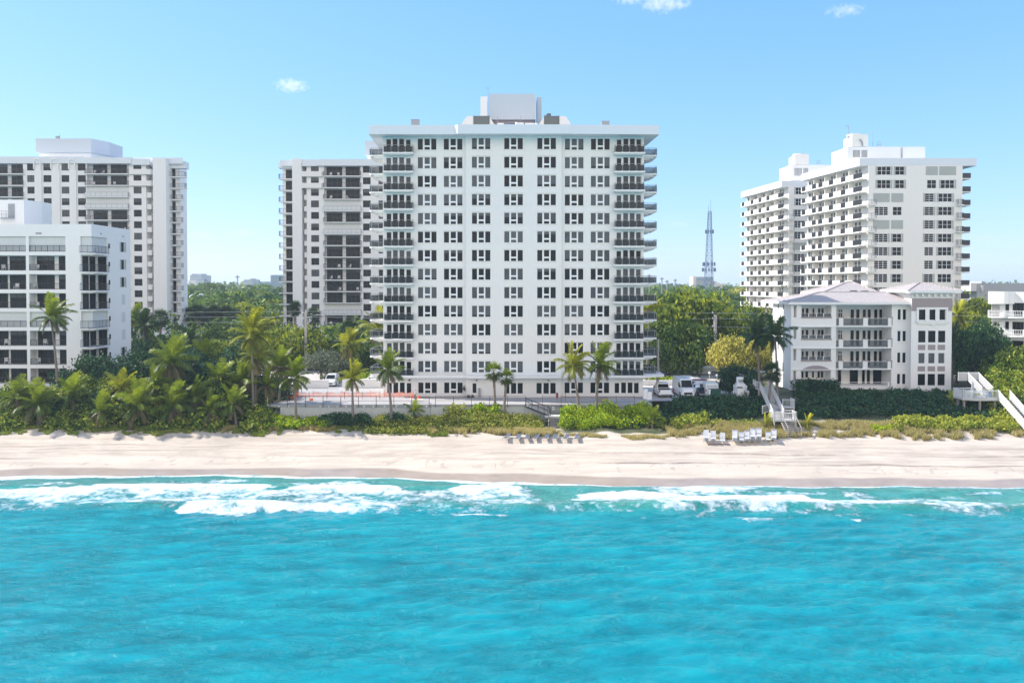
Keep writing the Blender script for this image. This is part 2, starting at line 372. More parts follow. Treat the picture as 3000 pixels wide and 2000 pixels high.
# value noise helper (numpy) for breaking up edges
def vnoise(x, y, seed=0):
    xi = np.floor(x).astype(np.int64); yi = np.floor(y).astype(np.int64); xf = x - xi; yf = y - yi
    def hsh(a, b):
        n = (a * 374761393 + b * 668265263 + seed * 982451653) & 0x7fffffff
        n = ((n ^ (n >> 13)) * 1274126177) & 0x7fffffff
        return ((n ^ (n >> 16)) & 0xffff) / 65535.0
    u = xf * xf * (3 - 2 * xf); v = yf * yf * (3 - 2 * yf)
    return (hsh(xi, yi) * (1 - u) + hsh(xi + 1, yi) * u) * (1 - v) + (hsh(xi, yi + 1) * (1 - u) + hsh(xi + 1, yi + 1) * u) * v
def fbm(x, y, seed=0, o=4):
    s = 0; a = 0.5; t = 0
    for k in range(o): s = s + a * vnoise(x * 2 ** k, y * 2 ** k, seed + k); t += a; a *= 0.55
    return s / t

# ---------------------------------------------------------------- beach (dry sand, wet strip, vehicle tracks)
def wet(x, y):
    t = y - yshore(x)
    lim = 1.85 + 0.4 * np.abs(np.sin(x * 0.11 + 0.8)) + 0.5 * (fbm(x * 0.12, x * 0 + 3.3, 3) - .5) * 2
    return np.clip((lim - t) / 0.45 + 0.5, 0, 1)
def beachmat():
    m, n, b, out = newmat('beach_sand')
    g = n.nodes.new('ShaderNodeNewGeometry'); wa = n.nodes.new('ShaderNodeAttribute'); wa.attribute_name = 'wet'
    ta = n.nodes.new('ShaderNodeAttribute'); ta.attribute_name = 'track'
    def noise(scale, det, sx=1, sy=1):
        mp = n.nodes.new('ShaderNodeMapping'); mp.inputs['Scale'].default_value = (sx, sy, 1); n.links.new(g.outputs['Position'], mp.inputs[0])
        t = n.nodes.new('ShaderNodeTexNoise'); t.inputs['Scale'].default_value = scale; t.inputs['Detail'].default_value = det; t.inputs['Roughness'].default_value = 0.65
        n.links.new(mp.outputs[0], t.inputs[0]); return t.outputs[0]
    n1 = noise(1.0, 6, 0.07, 0.9); n2 = noise(1.0, 6, 0.45, 0.8); n3 = noise(7, 3)
    dry = ramp(n, n1, [(0.32, (0.46, 0.385, 0.315)), (0.5, (0.56, 0.475, 0.39)), (0.66, (0.60, 0.515, 0.43))])
    # rough, tyre-marked zone
    tk = n.nodes.new('ShaderNodeMath'); tk.operation = 'MULTIPLY'; n.links.new(ta.outputs['Fac'], tk.inputs[0])
    rr = ramp(n, n2, [(0.46, (1, 1, 1)), (0.66, (.25, .25, .25))]); n.links.new(rr.outputs[0], tk.inputs[1])
    mx = n.nodes.new('ShaderNodeMix'); mx.data_type = 'RGBA'; n.links.new(tk.outputs[0], mx.inputs[0])
    n.links.new(dry.outputs[0], mx.inputs[6]); mx.inputs[7].default_value = (0.22, 0.165, 0.14, 1)
    wr = ramp(n, n2, [(0.3, (0.32, 0.25, 0.205)), (0.7, (0.40, 0.325, 0.27))])
    mw = n.nodes.new('ShaderNodeMix'); mw.data_type = 'RGBA'; n.links.new(wa.outputs['Fac'], mw.inputs[0])
    n.links.new(mx.outputs[2], mw.inputs[6]); n.links.new(wr.outputs[0], mw.inputs[7])
    so_ = n.nodes.new('ShaderNodeAttribute'); so_.attribute_name = 'soil'
    ms = n.nodes.new('ShaderNodeMix'); ms.data_type = 'RGBA'; n.links.new(so_.outputs['Fac'], ms.inputs[0]); n.links.new(mw.outputs[2], ms.inputs[6])
    sr = ramp(n, n2, [(0.35, (0.045, 0.055, 0.022)), (0.6, (0.09, 0.095, 0.04)), (0.75, (0.17, 0.15, 0.09))]); n.links.new(sr.outputs[0], ms.inputs[7])
    n.links.new(ms.outputs[2], b.inputs['Base Color'])
    rg = n.nodes.new('ShaderNodeMapRange'); n.links.new(wa.outputs['Fac'], rg.inputs[0]); rg.inputs[3].default_value = 0.95; rg.inputs[4].default_value = 0.28
    n.links.new(rg.outputs[0], b.inputs['Roughness'])
    ad = n.nodes.new('ShaderNodeMath'); ad.operation = 'MULTIPLY_ADD'; n.links.new(n3, ad.inputs[0]); ad.inputs[1].default_value = 0.6; n.links.new(n2, ad.inputs[2])
    ad2 = n.nodes.new('ShaderNodeMath'); ad2.operation = 'SUBTRACT'; n.links.new(ad.outputs[0], ad2.inputs[0]); n.links.new(ta.outputs['Fac'], ad2.inputs[1])
    iv = n.nodes.new('ShaderNodeMapRange'); n.links.new(wa.outputs['Fac'], iv.inputs[0]); iv.inputs[3].default_value = 0.75; iv.inputs[4].default_value = 0.05
    bp = n.nodes.new('ShaderNodeBump'); bp.inputs['Distance'].default_value = 0.12
    n.links.new(iv.outputs[0], bp.inputs['Strength']); n.links.new(ad2.outputs[0], bp.inputs['Height']); n.links.new(bp.outputs[0], b.inputs['Normal'])
    return m
def track(x, y):
    t = y - yshore(x) - 0.4 * np.sin(x * 0.03 + 1)
    s = np.zeros_like(x)
    wob = 0.25 * np.sin(x * 0.05 + 2) + 0.35 * (fbm(x * 0.05, y * 0 + 1.5, 9) - .5)
    for c, wd, a in ((5.1, .22, 1.), (6.0, .16, .5), (6.9, .22, .7), (7.8, .26, .75), (8.7, .2, .6), (9.9, .22, .45), (11.2, .2, .4)):
        br = np.clip(fbm(x * 0.06, y * 0 + c * 7, int(c * 10)) * 3 - 0.9, 0, 1)
        s = np.maximum(s, a * br * np.exp(-((t - c - wob * (1 + .2 * c % 1)) / wd) ** 2))
    rough = np.clip((t - 5.0) / .5, 0, 1) * np.clip((12 - t) / 2, 0, 1)
    s = np.maximum(s, 0.30 * rough * np.clip(fbm(x * .35, y * 1.1, 5) * 3 - 1.1, 0, 1))
    d = (fbm(x * 1.3, y * 1.0, 21, 3) > 0.68) & (t > 2.8) & (t < 5)     # footprints on the smooth slope
    return np.maximum(s, d * 0.28)
def soil(x, y):
    t = y - yshore(x); lim = np.interp(x, [-60, -30, -22, 8, 12, 20, 34, 37, 45, 60], [13.4, 13.2, 14.4, 14.6, 15.4, 14.6, 16.6, 17.5, 16.4, 16.2]) + 1.6 * (fbm(x * .5, y * .5, 61) - .5)
    gap = np.exp(-((x - 5.6) / .9) ** 2) + np.exp(-((x - 35.2) / 1.2) ** 2) * (y < 103)
    return np.clip((t - lim) / .5 + .5, 0, 1) * (1 - np.clip(gap, 0, 1) * (y < 106.5))
bxs = axis([(-140, -72, 2), (-72, 72, 0.22), (72, 140, 2)])
beach = gridmesh('beach', bxs, axis([(70, 86, 1), (86, 108, 0.13), (108, 114, .5)]), lambda x, y: H(x, y), [beachmat()],
                 {'wet': wet, 'track': track, 'soil': soil})
tag(beach, 'pale sand beach with a darker wet strip along the water', 'beach', kind='structure')

# ---------------------------------------------------------------- ground behind the beach
def groundmat():
    m, n, b, out = newmat('dune_and_lot_ground')
    g = n.nodes.new('ShaderNodeNewGeometry'); t = n.nodes.new('ShaderNodeTexNoise'); t.inputs['Scale'].default_value = 0.35; t.inputs['Detail'].default_value = 8
    n.links.new(g.outputs['Position'], t.inputs[0])
    r = ramp(n, t.outputs[0], [(0.35, (0.05, 0.06, 0.025)), (0.55, (0.10, 0.10, 0.05)), (0.72, (0.20, 0.17, 0.11))])
    n.links.new(r.outputs[0], b.inputs['Base Color']); b.inputs['Roughness'].default_value = 1
    return m
ground = gridmesh('ground', axis([(-9000, -1000, 2000), (-1000, -150, 170), (-150, 150, 1.0), (150, 1000, 170), (1000, 9000, 2000)]),
                  axis([(107.0, 135, 0.5), (135, 240, 3), (240, 1200, 120), (1200, 12000, 1800)]), lambda x, y: H(x, y) - 0.05, [groundmat()])
tag(ground, 'dark soil and leaf litter under the coastal planting', 'ground', kind='structure')

# ---------------------------------------------------------------- sea
def sea_wave(nw, lmin, lmax, spread, seed, main=pi / 2):
    r = np.random.default_rng(seed); L = np.exp(r.uniform(np.log(lmin), np.log(lmax), nw)); th = main + r.normal(0, spread, nw)
    return [(2 * pi / l * cos(a), 2 * pi / l * sin(a), l, p) for l, a, p in zip(L, th, r.uniform(0, 2 * pi, nw))]
WV = sea_wave(90, 0.55, 4.2, 0.36, 4, radians(99))
def breaker(x, y):
    """two breaking swells running along the shore"""
    z = 0
    yc = 80.2 + 0.6 * np.sin(x * 0.05 + .5) - 0.012 * x
    env = np.clip((x + 62) / 20, 0, 1) * (0.35 + 0.65 * np.exp(-((x + 28) / 9) ** 2) + 0.5 * np.exp(-((x - 20) / 12) ** 2))
    d = y - yc; z = z + 0.8 * env * np.where(d < 0, np.exp(-(d / 0.7) ** 2), np.exp(-(d / 2.2) ** 2))
    yc2 = 88.6 - 0.03 * x * (x > 0) + 0.35 * np.sin(x * .12)
    d = y - yc2 - 0.5; z = z + 0.22 * np.where(d < 0, np.exp(-(d / 1.6) ** 2), np.exp(-(d / .3) ** 2))
    return z
def crest(x, y): return np.clip((sea_z(x, y) - breaker(x, y) * np.clip((yshore(x) - y) / 2, 0, 1) - 0.02) / 0.07, -1, 1)
def sea_z(x, y):
    t = yshore(x) - y
    att = np.clip(t / 9, 0.12, 1) * np.clip((1500 - np.abs(x)) / 1400, 0, 1) * np.clip((y + 200) / 200, 0, 1)
    z = np.zeros_like(x)
    grp = 0.6 + 0.8 * fbm(x * 0.06, y * 0.09, 31, 3)
    for kx, ky, l, p in WV:
        z += 0.0046 * l ** 0.6 * np.sin(kx * x + ky * y + p)
    z = z * grp * att
    return z + breaker(x, y) * np.clip(t / 2, 0, 1) + 0.02
def px_of(x, y): return 1500 + x / y * FPX, 835 + CAMH / y * FPX
def soft(v, a, b): return np.clip((v - a) / (b - a + 1e-9), 0, 1)
def foam(x, y):
    yy = np.maximum(y, 20.0); px, py = px_of(x, yy); f = np.zeros_like(x)
    wig = 22 * (fbm(x * .22, y * .4, 41) - .5) + 10 * (fbm(x * .9, y * 1.2, 43) - .5); px = px + 90 * (fbm(x * .15, y * .9, 47) - .5)
    def band(xs, top, bot, amp, fade=6, crest=0.0):
        T = np.interp(px, xs, top); B = np.interp(px, xs, bot); A = np.interp(px, xs, amp)
        v = soft(py + wig * .22, T - 1, T + 3.0) * (1 - soft(py + wig * 1.2, B - fade, B + fade))
        if crest: v = v * (1 - crest * soft(py, T + 4, T + 34))
        return v * A
    xe = lambda a: [a]
    # inshore white water, left half
    f = np.maximum(f, band([-900, 0, 270, 300, 560, 750, 760, 800], [1440, 1436, 1429, 1420, 1419, 1419, 1425, 1436], [1468, 1466, 1490, 1492, 1486, 1478, 1470, 1450], [1.1, 1.1, 1.1, 1.1, 1.1, 1.1, .8, .2], 9, .42))
    f = np.maximum(f, band([740, 800, 890, 1175, 1185, 1330, 1450, 1500, 1560], [1445, 1440, 1424, 1424, 1440, 1440, 1442, 1446, 1450], [1500, 1503, 1505, 1508, 1508, 1508, 1490, 1480, 1470], [.7, .8, 1.05, 1, .75, .68, .7, .5, 0], 9, .38))
    f = np.maximum(f, band([1320, 1335, 1480, 1545, 1600], [1428, 1427, 1427, 1432, 1440], [1470, 1480, 1480, 1472, 1460], [0, .95, .9, .6, 0], 6, .3))
    f = np.maximum(f, band([515, 530, 700, 760, 990, 1060], [1486, 1486, 1486, 1488, 1492, 1502], [1506, 1508, 1508, 1502, 1500, 1505], [0, 1, .8, 1, .9, 0], 3))
    # right half
    f = np.maximum(f, band([1670, 1700, 1850, 2000, 2330, 2440, 2600, 2700, 2850, 3100, 3900], [1456, 1450, 1438, 1452, 1453, 1470, 1468, 1462, 1475, 1480, 1480], [1470, 1480, 1490, 1504, 1510, 1500, 1496, 1490, 1520, 1535, 1535], [0, 1.1, 1.1, 1.1, 1.1, .95, .95, .85, .7, .6, .55], 11, .42))
    f = np.maximum(f, band([1900, 1930, 2150, 2200, 2280], [1425, 1427, 1429, 1432, 1440], [1442, 1450, 1450, 1450, 1445], [0, .85, .8, .6, 0], 4, .2))
    f = np.maximum(f, band([1895, 1910, 2350, 2380], [1515, 1515, 1519, 1522], [1519, 1520, 1524, 1526], [0, .9, .6, 0], 1.5))
    f = np.maximum(f, band([1330, 1350, 1530, 1560], [1504, 1505, 1509, 1512], [1508, 1510, 1512, 1514], [0, .9, .7, 0], 1.5))
    f = np.maximum(f, band([2490, 2510, 2570, 2600], [1522, 1522, 1523, 1526], [1526, 1527, 1527, 1528], [0, .8, .6, 0], 1.5))
    # swash foam along the sand
    t = yshore(x) - y
    wd = np.interp(px, [-900, 0, 150, 300, 420, 640, 700, 1000, 1100, 1290, 1330, 1660, 1700, 1900, 2300, 3900], [1.6, 1.9, 1.6, 1.0, .5, .5, .95, .8, .5, .5, 1.1, 1.0, .35, .3, .3, .2])
    f = np.maximum(f, (1 - soft(np.abs(t - wd * .35), wd * .45, wd * .75)) * .97)
    thin = np.clip(fbm(x * .22, y * .5, 77) * 2.6 - 1.0, 0, 1) * soft(t, 1, 3) * (1 - soft(t, 8, 15)) * .75
    return np.maximum(f, thin)
def seamat():
    m, n, b, out = newmat('sea_water')
    g = n.nodes.new('ShaderNodeNewGeometry'); fa = n.nodes.new('ShaderNodeAttribute'); fa.attribute_name = 'foam'
    sh = n.nodes.new('ShaderNodeAttribute'); sh.attribute_name = 'shallow'
    def noise(scale, det, sx=1, sy=1, rot=0, rough=.6, dist=0.0):
        mp = n.nodes.new('ShaderNodeMapping'); mp.inputs['Scale'].default_value = (sx, sy, 1); mp.inputs['Rotation'].default_value = (0, 0, rot)
        n.links.new(g.outputs['Position'], mp.inputs[0])
        t = n.nodes.new('ShaderNodeTexNoise'); t.inputs['Scale'].default_value = scale; t.inputs['Detail'].default_value = det
        t.inputs['Roughness'].default_value = rough; t.inputs['Distortion'].default_value = dist
        n.links.new(mp.outputs[0], t.inputs[0]); return t.outputs[0]
    big = noise(0.07, 5, 0.7, 1.3); md = noise(0.5, 7, .55, .9, .15, .68)
    mm = n.nodes.new('ShaderNodeMath'); mm.operation = 'MULTIPLY_ADD'; n.links.new(md, mm.inputs[0]); mm.inputs[1].default_value = .62
    bb = n.nodes.new('ShaderNodeMath'); bb.operation = 'MULTIPLY'; bb.inputs[1].default_value = .40; n.links.new(big, bb.inputs[0]); n.links.new(bb.outputs[0], mm.inputs[2])
    ca = n.nodes.new('ShaderNodeAttribute'); ca.attribute_name = 'crest'
    m3 = n.nodes.new('ShaderNodeMath'); m3.operation = 'MULTIPLY_ADD'; n.links.new(ca.outputs['Fac'], m3.inputs[0]); m3.inputs[1].default_value = 0.055; n.links.new(mm.outputs[0], m3.inputs[2])  # base colour lightened on wave tops to stand for light through crests
    deep = ramp(n, m3.outputs[0], [(0.36, (0.0, 0.175, 0.22)), (0.50, (0.0, 0.245, 0.30)), (0.68, (0.001, 0.33, 0.375))])
    shal = ramp(n, md, [(0.35, (0.015, 0.20, 0.17)), (0.6, (0.06, 0.33, 0.28)), (0.75, (0.16, 0.34, 0.27))])
    mx = n.nodes.new('ShaderNodeMix'); mx.data_type = 'RGBA'; n.links.new(sh.outputs['Fac'], mx.inputs[0])
    n.links.new(deep.outputs[0], mx.inputs[6]); n.links.new(shal.outputs[0], mx.inputs[7])
    # foam break-up
    fn = noise(1.0, 9, .8, .75, .1, .78, .5); fn2 = noise(.28, 4, .7, .9, .05, .6, 1.0)
    av = n.nodes.new('ShaderNodeMath'); av.operation = 'MULTIPLY_ADD'; n.links.new(fn2, av.inputs[0]); av.inputs[1].default_value = 1.1
    f2_ = n.nodes.new('ShaderNodeMath'); f2_.operation = 'MULTIPLY'; f2_.inputs[1].default_value = 2.1; n.links.new(fn, f2_.inputs[0]); n.links.new(f2_.outputs[0], av.inputs[2])
    ad = n.nodes.new('ShaderNodeMath'); ad.operation = 'ADD'; n.links.new(av.outputs[0], ad.inputs[0])
    fs = n.nodes.new('ShaderNodeMath'); fs.operation = 'MULTIPLY_ADD'; n.links.new(fa.outputs['Fac'], fs.inputs[0]); fs.inputs[1].default_value = 0.78; fs.inputs[2].default_value = -0.38
    n.links.new(fs.outputs[0], ad.inputs[1])
    sb_ = n.nodes.new('ShaderNodeMath'); sb_.operation = 'SUBTRACT'; sb_.inputs[1].default_value = 1.1; n.links.new(ad.outputs[0], sb_.inputs[0])
    fm0 = ramp(n, sb_.outputs[0], [(0.34, (0, 0, 0)), (0.45, (.22, .22, .22)), (0.57, (.7, .7, .7)), (0.76, (1, 1, 1))])
    zz = n.nodes.new('ShaderNodeMapRange'); zz.inputs[1].default_value = .02; zz.inputs[2].default_value = .25; n.links.new(fa.outputs['Fac'], zz.inputs[0])
    fm = n.nodes.new('ShaderNodeMath'); fm.operation = 'MULTIPLY'; n.links.new(fm0.outputs[0], fm.inputs[0]); n.links.new(zz.outputs[0], fm.inputs[1])
    mf = n.nodes.new('ShaderNodeMix'); mf.data_type = 'RGBA'; n.links.new(fm.outputs[0], mf.inputs[0])
    fc_ = ramp(n, sb_.outputs[0], [(0.45, (0.25, 0.50, 0.56)), (0.62, (0.46, 0.58, 0.63)), (0.95, (0.74, 0.77, 0.78))]); n.links.new(mx.outputs[2], mf.inputs[6]); n.links.new(fc_.outputs[0], mf.inputs[7])
    n.links.new(mf.outputs[2], b.inputs['Base Color'])
    rg = n.nodes.new('ShaderNodeMapRange'); n.links.new(fm.outputs[0], rg.inputs[0]); rg.inputs[3].default_value = 0.12; rg.inputs[4].default_value = 0.75
    n.links.new(rg.outputs[0], b.inputs['Roughness']); b.inputs['IOR'].default_value = 1.33
    r1 = noise(1.9, 7, .7, 1.0, .12, .7, .4); r2 = noise(.7, 5, .6, 1.0, .2)
    wp = noise(0.16, 3, 1, 1, 0)      # patches of wind: where the ripples are finer and taller
    wr = n.nodes.new('ShaderNodeMapRange'); n.links.new(wp, wr.inputs[0]); wr.inputs[1].default_value = .35; wr.inputs[2].default_value = .65
    wr.inputs[3].default_value = 0.4; wr.inputs[4].default_value = 1.0
    hh = n.nodes.new('ShaderNodeMath'); hh.operation = 'MULTIPLY_ADD'; n.links.new(r2, hh.inputs[0]); hh.inputs[1].default_value = 1.2; n.links.new(r1, hh.inputs[2])
    h2 = n.nodes.new('ShaderNodeMath'); h2.operation = 'MULTIPLY_ADD'; n.links.new(fm.outputs[0], h2.inputs[0]); h2.inputs[1].default_value = 0.5; n.links.new(hh.outputs[0], h2.inputs[2])
    bp = n.nodes.new('ShaderNodeBump'); bp.inputs['Distance'].default_value = 0.3
    n.links.new(wr.outputs[0], bp.inputs['Strength']); n.links.new(h2.outputs[0], bp.inputs['Height']); n.links.new(bp.outputs[0], b.inputs['Normal'])
    return m
def shallow(x, y):
    t = yshore(x) - y; f = 1 - soft(t, 7, 13)
    crest = np.clip(breaker(x, y) * 2.2, 0, 1) * soft(t, 4, 6)
    return np.clip(f * (0.75 + .5 * (fbm(x * .2, y * .4, 55) - .5)) + 0.5 * crest, 0, 1)
sea = gridmesh('sea', axis([(-9000, -1000, 2000), (-1000, -85, 65), (-85, 85, 0.25), (85, 1000, 65), (1000, 9000, 2000)]),
               axis([(-9000, -1000, 2000), (-1000, 0, 100), (0, 30, 1.5), (30, 66, .17), (66, 95.5, .14)]), sea_z, [seamat()], {'foam': foam, 'shallow': shallow, 'crest': crest})
tag(sea, 'clear turquoise sea with white breakers rolling to the beach', 'sea', kind='structure')
# ================================================================ MAIN TOWER (in the middle)
R_ = random.Random(3)
def rail_mesh(name, w_, h, dep_side, n, glass='tintglass', post='railgrey', top='railgrey'):
    """balustrade running in x with two returns going back in y; origin front left bottom"""
    mb = MB()
    mb.box(0, w_, 0.0, 0.05, h - 0.05, h, 1)
    for s in (0, w_ - 0.05): mb.box(s, s + 0.05, 0.052, dep_side, h - 0.05, h, 1)
    for i in range(n + 1):
        x = i * (w_ - 0.05) / n; mb.box(x, x + 0.05, 0.002, 0.052, 0.0, h - 0.052, 1)
    mb.box(0.052, w_ - 0.052, 0.02, 0.035, 0.06, h - 0.20, 0)
    for s in (0.015, w_ - 0.03): mb.box(s, s + 0.015, 0.055, dep_side, 0.06, h - 0.20, 0)
    return mb.mesh(name, [M[glass], M[top]])
def main_tower():
    d = 120.0; b = empty('apartment_tower', (0, 130, 5.6), 'tall white apartment tower in the middle with wide overhanging roof and thirteen rows of windows', 'building')
    cols = [(1225, 1279), (1301, 1355), (1383, 1436.5), (1477.5, 1531.5), (1574, 1628), (1654.5, 1708.5), (1730.5, 1785)]
    dp = [120, 120, 119.5, 119.5, 119.5, 120, 120]
    xl, xr = X(1122.5, d), X(1885, d); xm0, xm1 = X(1365, 119.5), X(1645, 119.5)
    ztop = 43.62; zg = 5.6
    rows = [43.31 - 2.705 * k for k in range(13)]
    wh = 1.59
    gtop, gbot = Z(1121, d), Z(1152.5, d)
    mb = MB()
    def segops(sel, y):
        o = []
        for ci in sel:
            a0, a1 = X(cols[ci][0], dp[ci]), X(cols[ci][1], dp[ci])
            for z in rows: o.append((a0, a1, z - wh, z))
        return o
    doorx = [(1133.5, 1146.5), (1151.5, 1165.5), (1170.5, 1184.5), (1191, 1204)]
    doorxr = [(1806, 1818.5), (1824.5, 1839.5), (1843.5, 1858.5), (1862, 1877)]
    L = segops([0, 1], 0); Rr = segops([5, 6], 0); Cc = segops([2, 3, 4], 0)
    bl = (X(1132, d), X(1205.5, d)); br = (X(1804.5, d), X(1878.5, d))
    for z in rows:
        L.append((*bl, z - 2.08, z)); Rr.append((*br, z - 2.08, z))
    gz0, gz1 = 6.15, gtop
    for a0, a1 in ((1132, 1205.5), (1225, 1279), (1301, 1355)): L.append((X(a0, d), X(a1, d), 6.15, gz1))
    for a0, a1 in ((1654.5, 1708.5), (1730.5, 1785), (1800, 1872)): Rr.append((X(a0, d), X(a1, d), 6.15, gz1))
    for a0, a1 in ((1382.5, 1397), (1477.5, 1531.5), (1572, 1628)): Cc.append((X(a0, 119.5), X(a1, 119.5), 6.15, gz1))
    facade(mb, (0, d), 0, xl, xm0, zg, ztop, L, 0.16); facade(mb, (0, d), 0, xm1, xr, zg, ztop, Rr, 0.16)
    facade(mb, (0, 119.5), 0, xm0, xm1, zg, ztop, Cc, 0.16)
    mb.quad((xm0, 119.5, zg), (xm0, 119.5, ztop), (xm0, d, ztop), (xm0, d, zg)); mb.quad((xm1, 119.5, zg), (xm1, d, zg), (xm1, d, ztop), (xm1, 119.5, ztop))
    # side walls and back
    for x, s in ((xl, 1), (xr, -1)):
        q = [(x, 131.0, zg), (x, d, zg), (x, d, ztop), (x, 131.0, ztop)]
        mb.poly(q if s > 0 else q[::-1])
    mb.quad((xr, 131.0, zg), (xl, 131.0, zg), (xl, 131.0, ztop), (xr, 131.0, ztop))
    mb.build('wall', M['stucco'], b)
    # roof slab with deep overhang, parapet fascia in three faces
    rf = MB(); x0, x1 = X(1082, 118), X(1931, 118); xa, xb = X(1342, 117.6), X(1674, 117.6)
    zt, zb = 44.92, 43.60
    rf.prism([(x0, 118), (xa - .5, 118.1), (xa, 117.6), (xb, 117.6), (xb + .02, 117.75), (x1, 118.15), (x1 - .5, 131.8), (x0 - .5, 131.8)], zb, zt)
    rf.build('roof', M['fascia'], b)
    rc = MB(); rc.box(x0 + .6, x1 - .9, 118.6, 131.4, 44.93, 44.96); rc.build('roof_membrane', M['roofing'], b)
    # windows
    sh = {}
    for ci, (a0, a1) in enumerate(cols):
        w_ = X(a1, dp[ci]) - X(a0, dp[ci])
        for z in rows:
            s = shade_pick(R_); place('window', win('tri', w_, wh, TRI, 'white', 'glass', s), b, (X(a0, dp[ci]), dp[ci] + 0.07, z - wh))
        if ci in (0, 1, 5, 6): place('window', win('tri', w_, gz1 - 6.15, TRI, 'white', 'glass', 0), b, (X(a0, d), d + .07, 6.15))
    for (a0, a1) in ((1477.5, 1531.5), (1572, 1628)):
        place('window', win('tri3', X(a1, 119.5) - X(a0, 119.5), gz1 - 6.15, [(.0, .27, 0, 1), (.365, .645, 0, 1), (.725, 1, 0, 1)], 'white', 'glass', 0), b, (X(a0, 119.5), 119.57, 6.15))
    place('door', win('dr', X(1397, 119.5) - X(1382.5, 119.5), gz1 - 6.15, [(.12, .88, .04, .96)], 'white', 'glass', 0), b, (X(1382.5, 119.5), 119.57, 6.15))
    dl = [(.02, .2, 0, .96), (.265, .455, 0, 1), (.525, .715, 0, 1), (.80, .975, 0, .94)]; dr = [(1 - q[1], 1 - q[0], q[2], q[3]) for q in dl]
    wl = bl[1] - bl[0]
    for z in rows:
        place('sliding_door', win('ql', wl, 2.08, dl, 'white', 'glass', shade_pick(R_)), b, (bl[0], d + .07, z - 2.08))
        place('sliding_door', win('qr', wl, 2.08, dr, 'white', 'glass', shade_pick(R_)), b, (br[0], d + .07, z - 2.08))
    place('sliding_door', win('qg', wl, gz1 - 6.15, dl, 'white', 'glass', 0), b, (bl[0], d + .07, 6.15))
    place('sliding_door', win('qh', wl, gz1 - 6.15, dr, 'white', 'glass', 0), b, (X(1800, d), d + .07, 6.15))
    # window hoods (thin shadow line above each window)
    hd = MB(); hd.box(-.08, X(cols[0][1], d) - X(cols[0][0], d) + .08, -.10, -.003, .13, .20); hd = hd.mesh('window_hood', M['stucco'])
    for ci, (a0, a1) in enumerate(cols):
        for z in rows[1:]: place('window_hood', hd, b, (X(a0, dp[ci]), dp[ci], z))
    sl_ = MB(); sl_.box(-.06, X(cols[0][1], d) - X(cols[0][0], d) + .06, -.07, -.003, -.09, -.015); sl_ = sl_.mesh('window_sill', M['stucco'])
    for ci, (a0, a1) in enumerate(cols):
        for z in rows: place('window_sill', sl_, b, (X(a0, dp[ci]), dp[ci], z - wh))
    # front balconies
    def slab(x0, x1, y0, y1): m = MB(); m.box(x0, x1, y0, y1, -.24, 0); m.box(x0 + .35, x1 - .35, y0 + .3, y1, -.36, -.242); return m
    fl = slab(0, X(1212, 119) - X(1123.5, 119), 0, 1.05).mesh('balcony', M['stucco'])
    fr = slab(0, X(1889, 119) - X(1798, 119), 0, 1.05).mesh('balcony', M['stucco'])
    rl = rail_mesh('railing', X(1210.5, 119) - X(1125, 119), 1.06, 1.0, 4)
    for k, z in enumerate(rows):
        zf = z - 2.10
        o = place('balcony', fl, b, (X(1123.5, 119) - .05, 118.94, zf)); place('railing', rl, o, (X(1125, 119), 118.97, zf))
        o = place('balcony', fr, b, (X(1798, 119), 118.94, zf)); place('railing', rl, o, (X(1801, 119), 118.97, zf))
    # side balconies with curved, stepped soffits
    def side(s):
        m = MB(); outer = 2.3
        for off, z0, z1 in ((0, -.22, 0), (.45, -.45, -.222), (1.0, -.62, -.452)):
            o = outer - off
            m.prism([(0, 0.02 + off * .6), (s * (o - .3), 0.02 + off * .6), (s * o, .35 + off * .6), (s * o, 5.2 - off * .6), (s * (o - .3), 5.5 - off * .6), (0, 5.5 - off * .6)], z0, z1)
        me = m.mesh('balcony', M['stucco'])
        r = MB(); o = outer - .06
        P = [(0, .08), (s * (o - .3), .08), (s * o, .38), (s * o, 5.15), (s * (o - .3), 5.45), (0, 5.45)]
        for (a, c) in zip(P[:-1], P[1:]):
            r.tube([(a[0], a[1], 1.06), (c[0], c[1], 1.06)], .03, 6, 1)
            r.quad((a[0], a[1], .06), (c[0], c[1], .06), (c[0], c[1], .9), (a[0], a[1], .9), 0)
        for q in P[1:-1] + [(s * .9, .08), (s * o, 2.0), (s * o, 3.6)]: r.tube([(q[0], q[1], 0), (q[0], q[1], 1.06)], .03, 6, 1)
        return me, r.mesh('railing', [M['tintglass'], M['railgrey']])
    for s, x in ((-1, xl), (1, xr)):
        me, re = side(s)
        for k, z in enumerate(rows):
            for y0 in (121.6,):
                o = place('balcony', me, b, (x, y0, z - 2.10)); place('railing', re, o, (x, y0, z - 2.10))
    # ground-floor ledge
    g = MB(); g.prism([(X(1137, 118.9), 118.9), (X(1366, 118.4), 118.9), (X(1366, 118.4), 118.4), (X(1645, 118.4), 118.4), (X(1645, 118.4), 118.9), (X(1884, 118.9) + .5, 118.9), (22.4, 120.5), (22.4, 125), (xr, 125), (xr - .2, 119.45), (xl + .2, 119.45)], 8.50, 8.86)
    g.build('ledge', M['stucco'], b)
    c_ = MB(); c_.box(21.6, 21.95, 122, 122.35, 5.4, 8.49); c_.box(21.85, 22.1, 122.8, 123.05, 8.87, 13.9); c_.build('support_post', M['pinkwall'], b)
    l_ = MB()
    for px in (1196, 1394, 1605): l_.box(X(px, 119.4), X(px, 119.4) + .22, 119.32, 119.495 if 1366 < px < 1645 else 119.99, 8.0, 8.16)
    l_.build('wall_lamp', M['darkframe'], b)
    # rooftop
    p = MB(); yb = 123.6
    p.box(X(1433, yb), X(1569, yb), yb, yb + 5, Z(353, yb), Z(278, yb)); p.build('penthouse', M['plant_grey'], b)
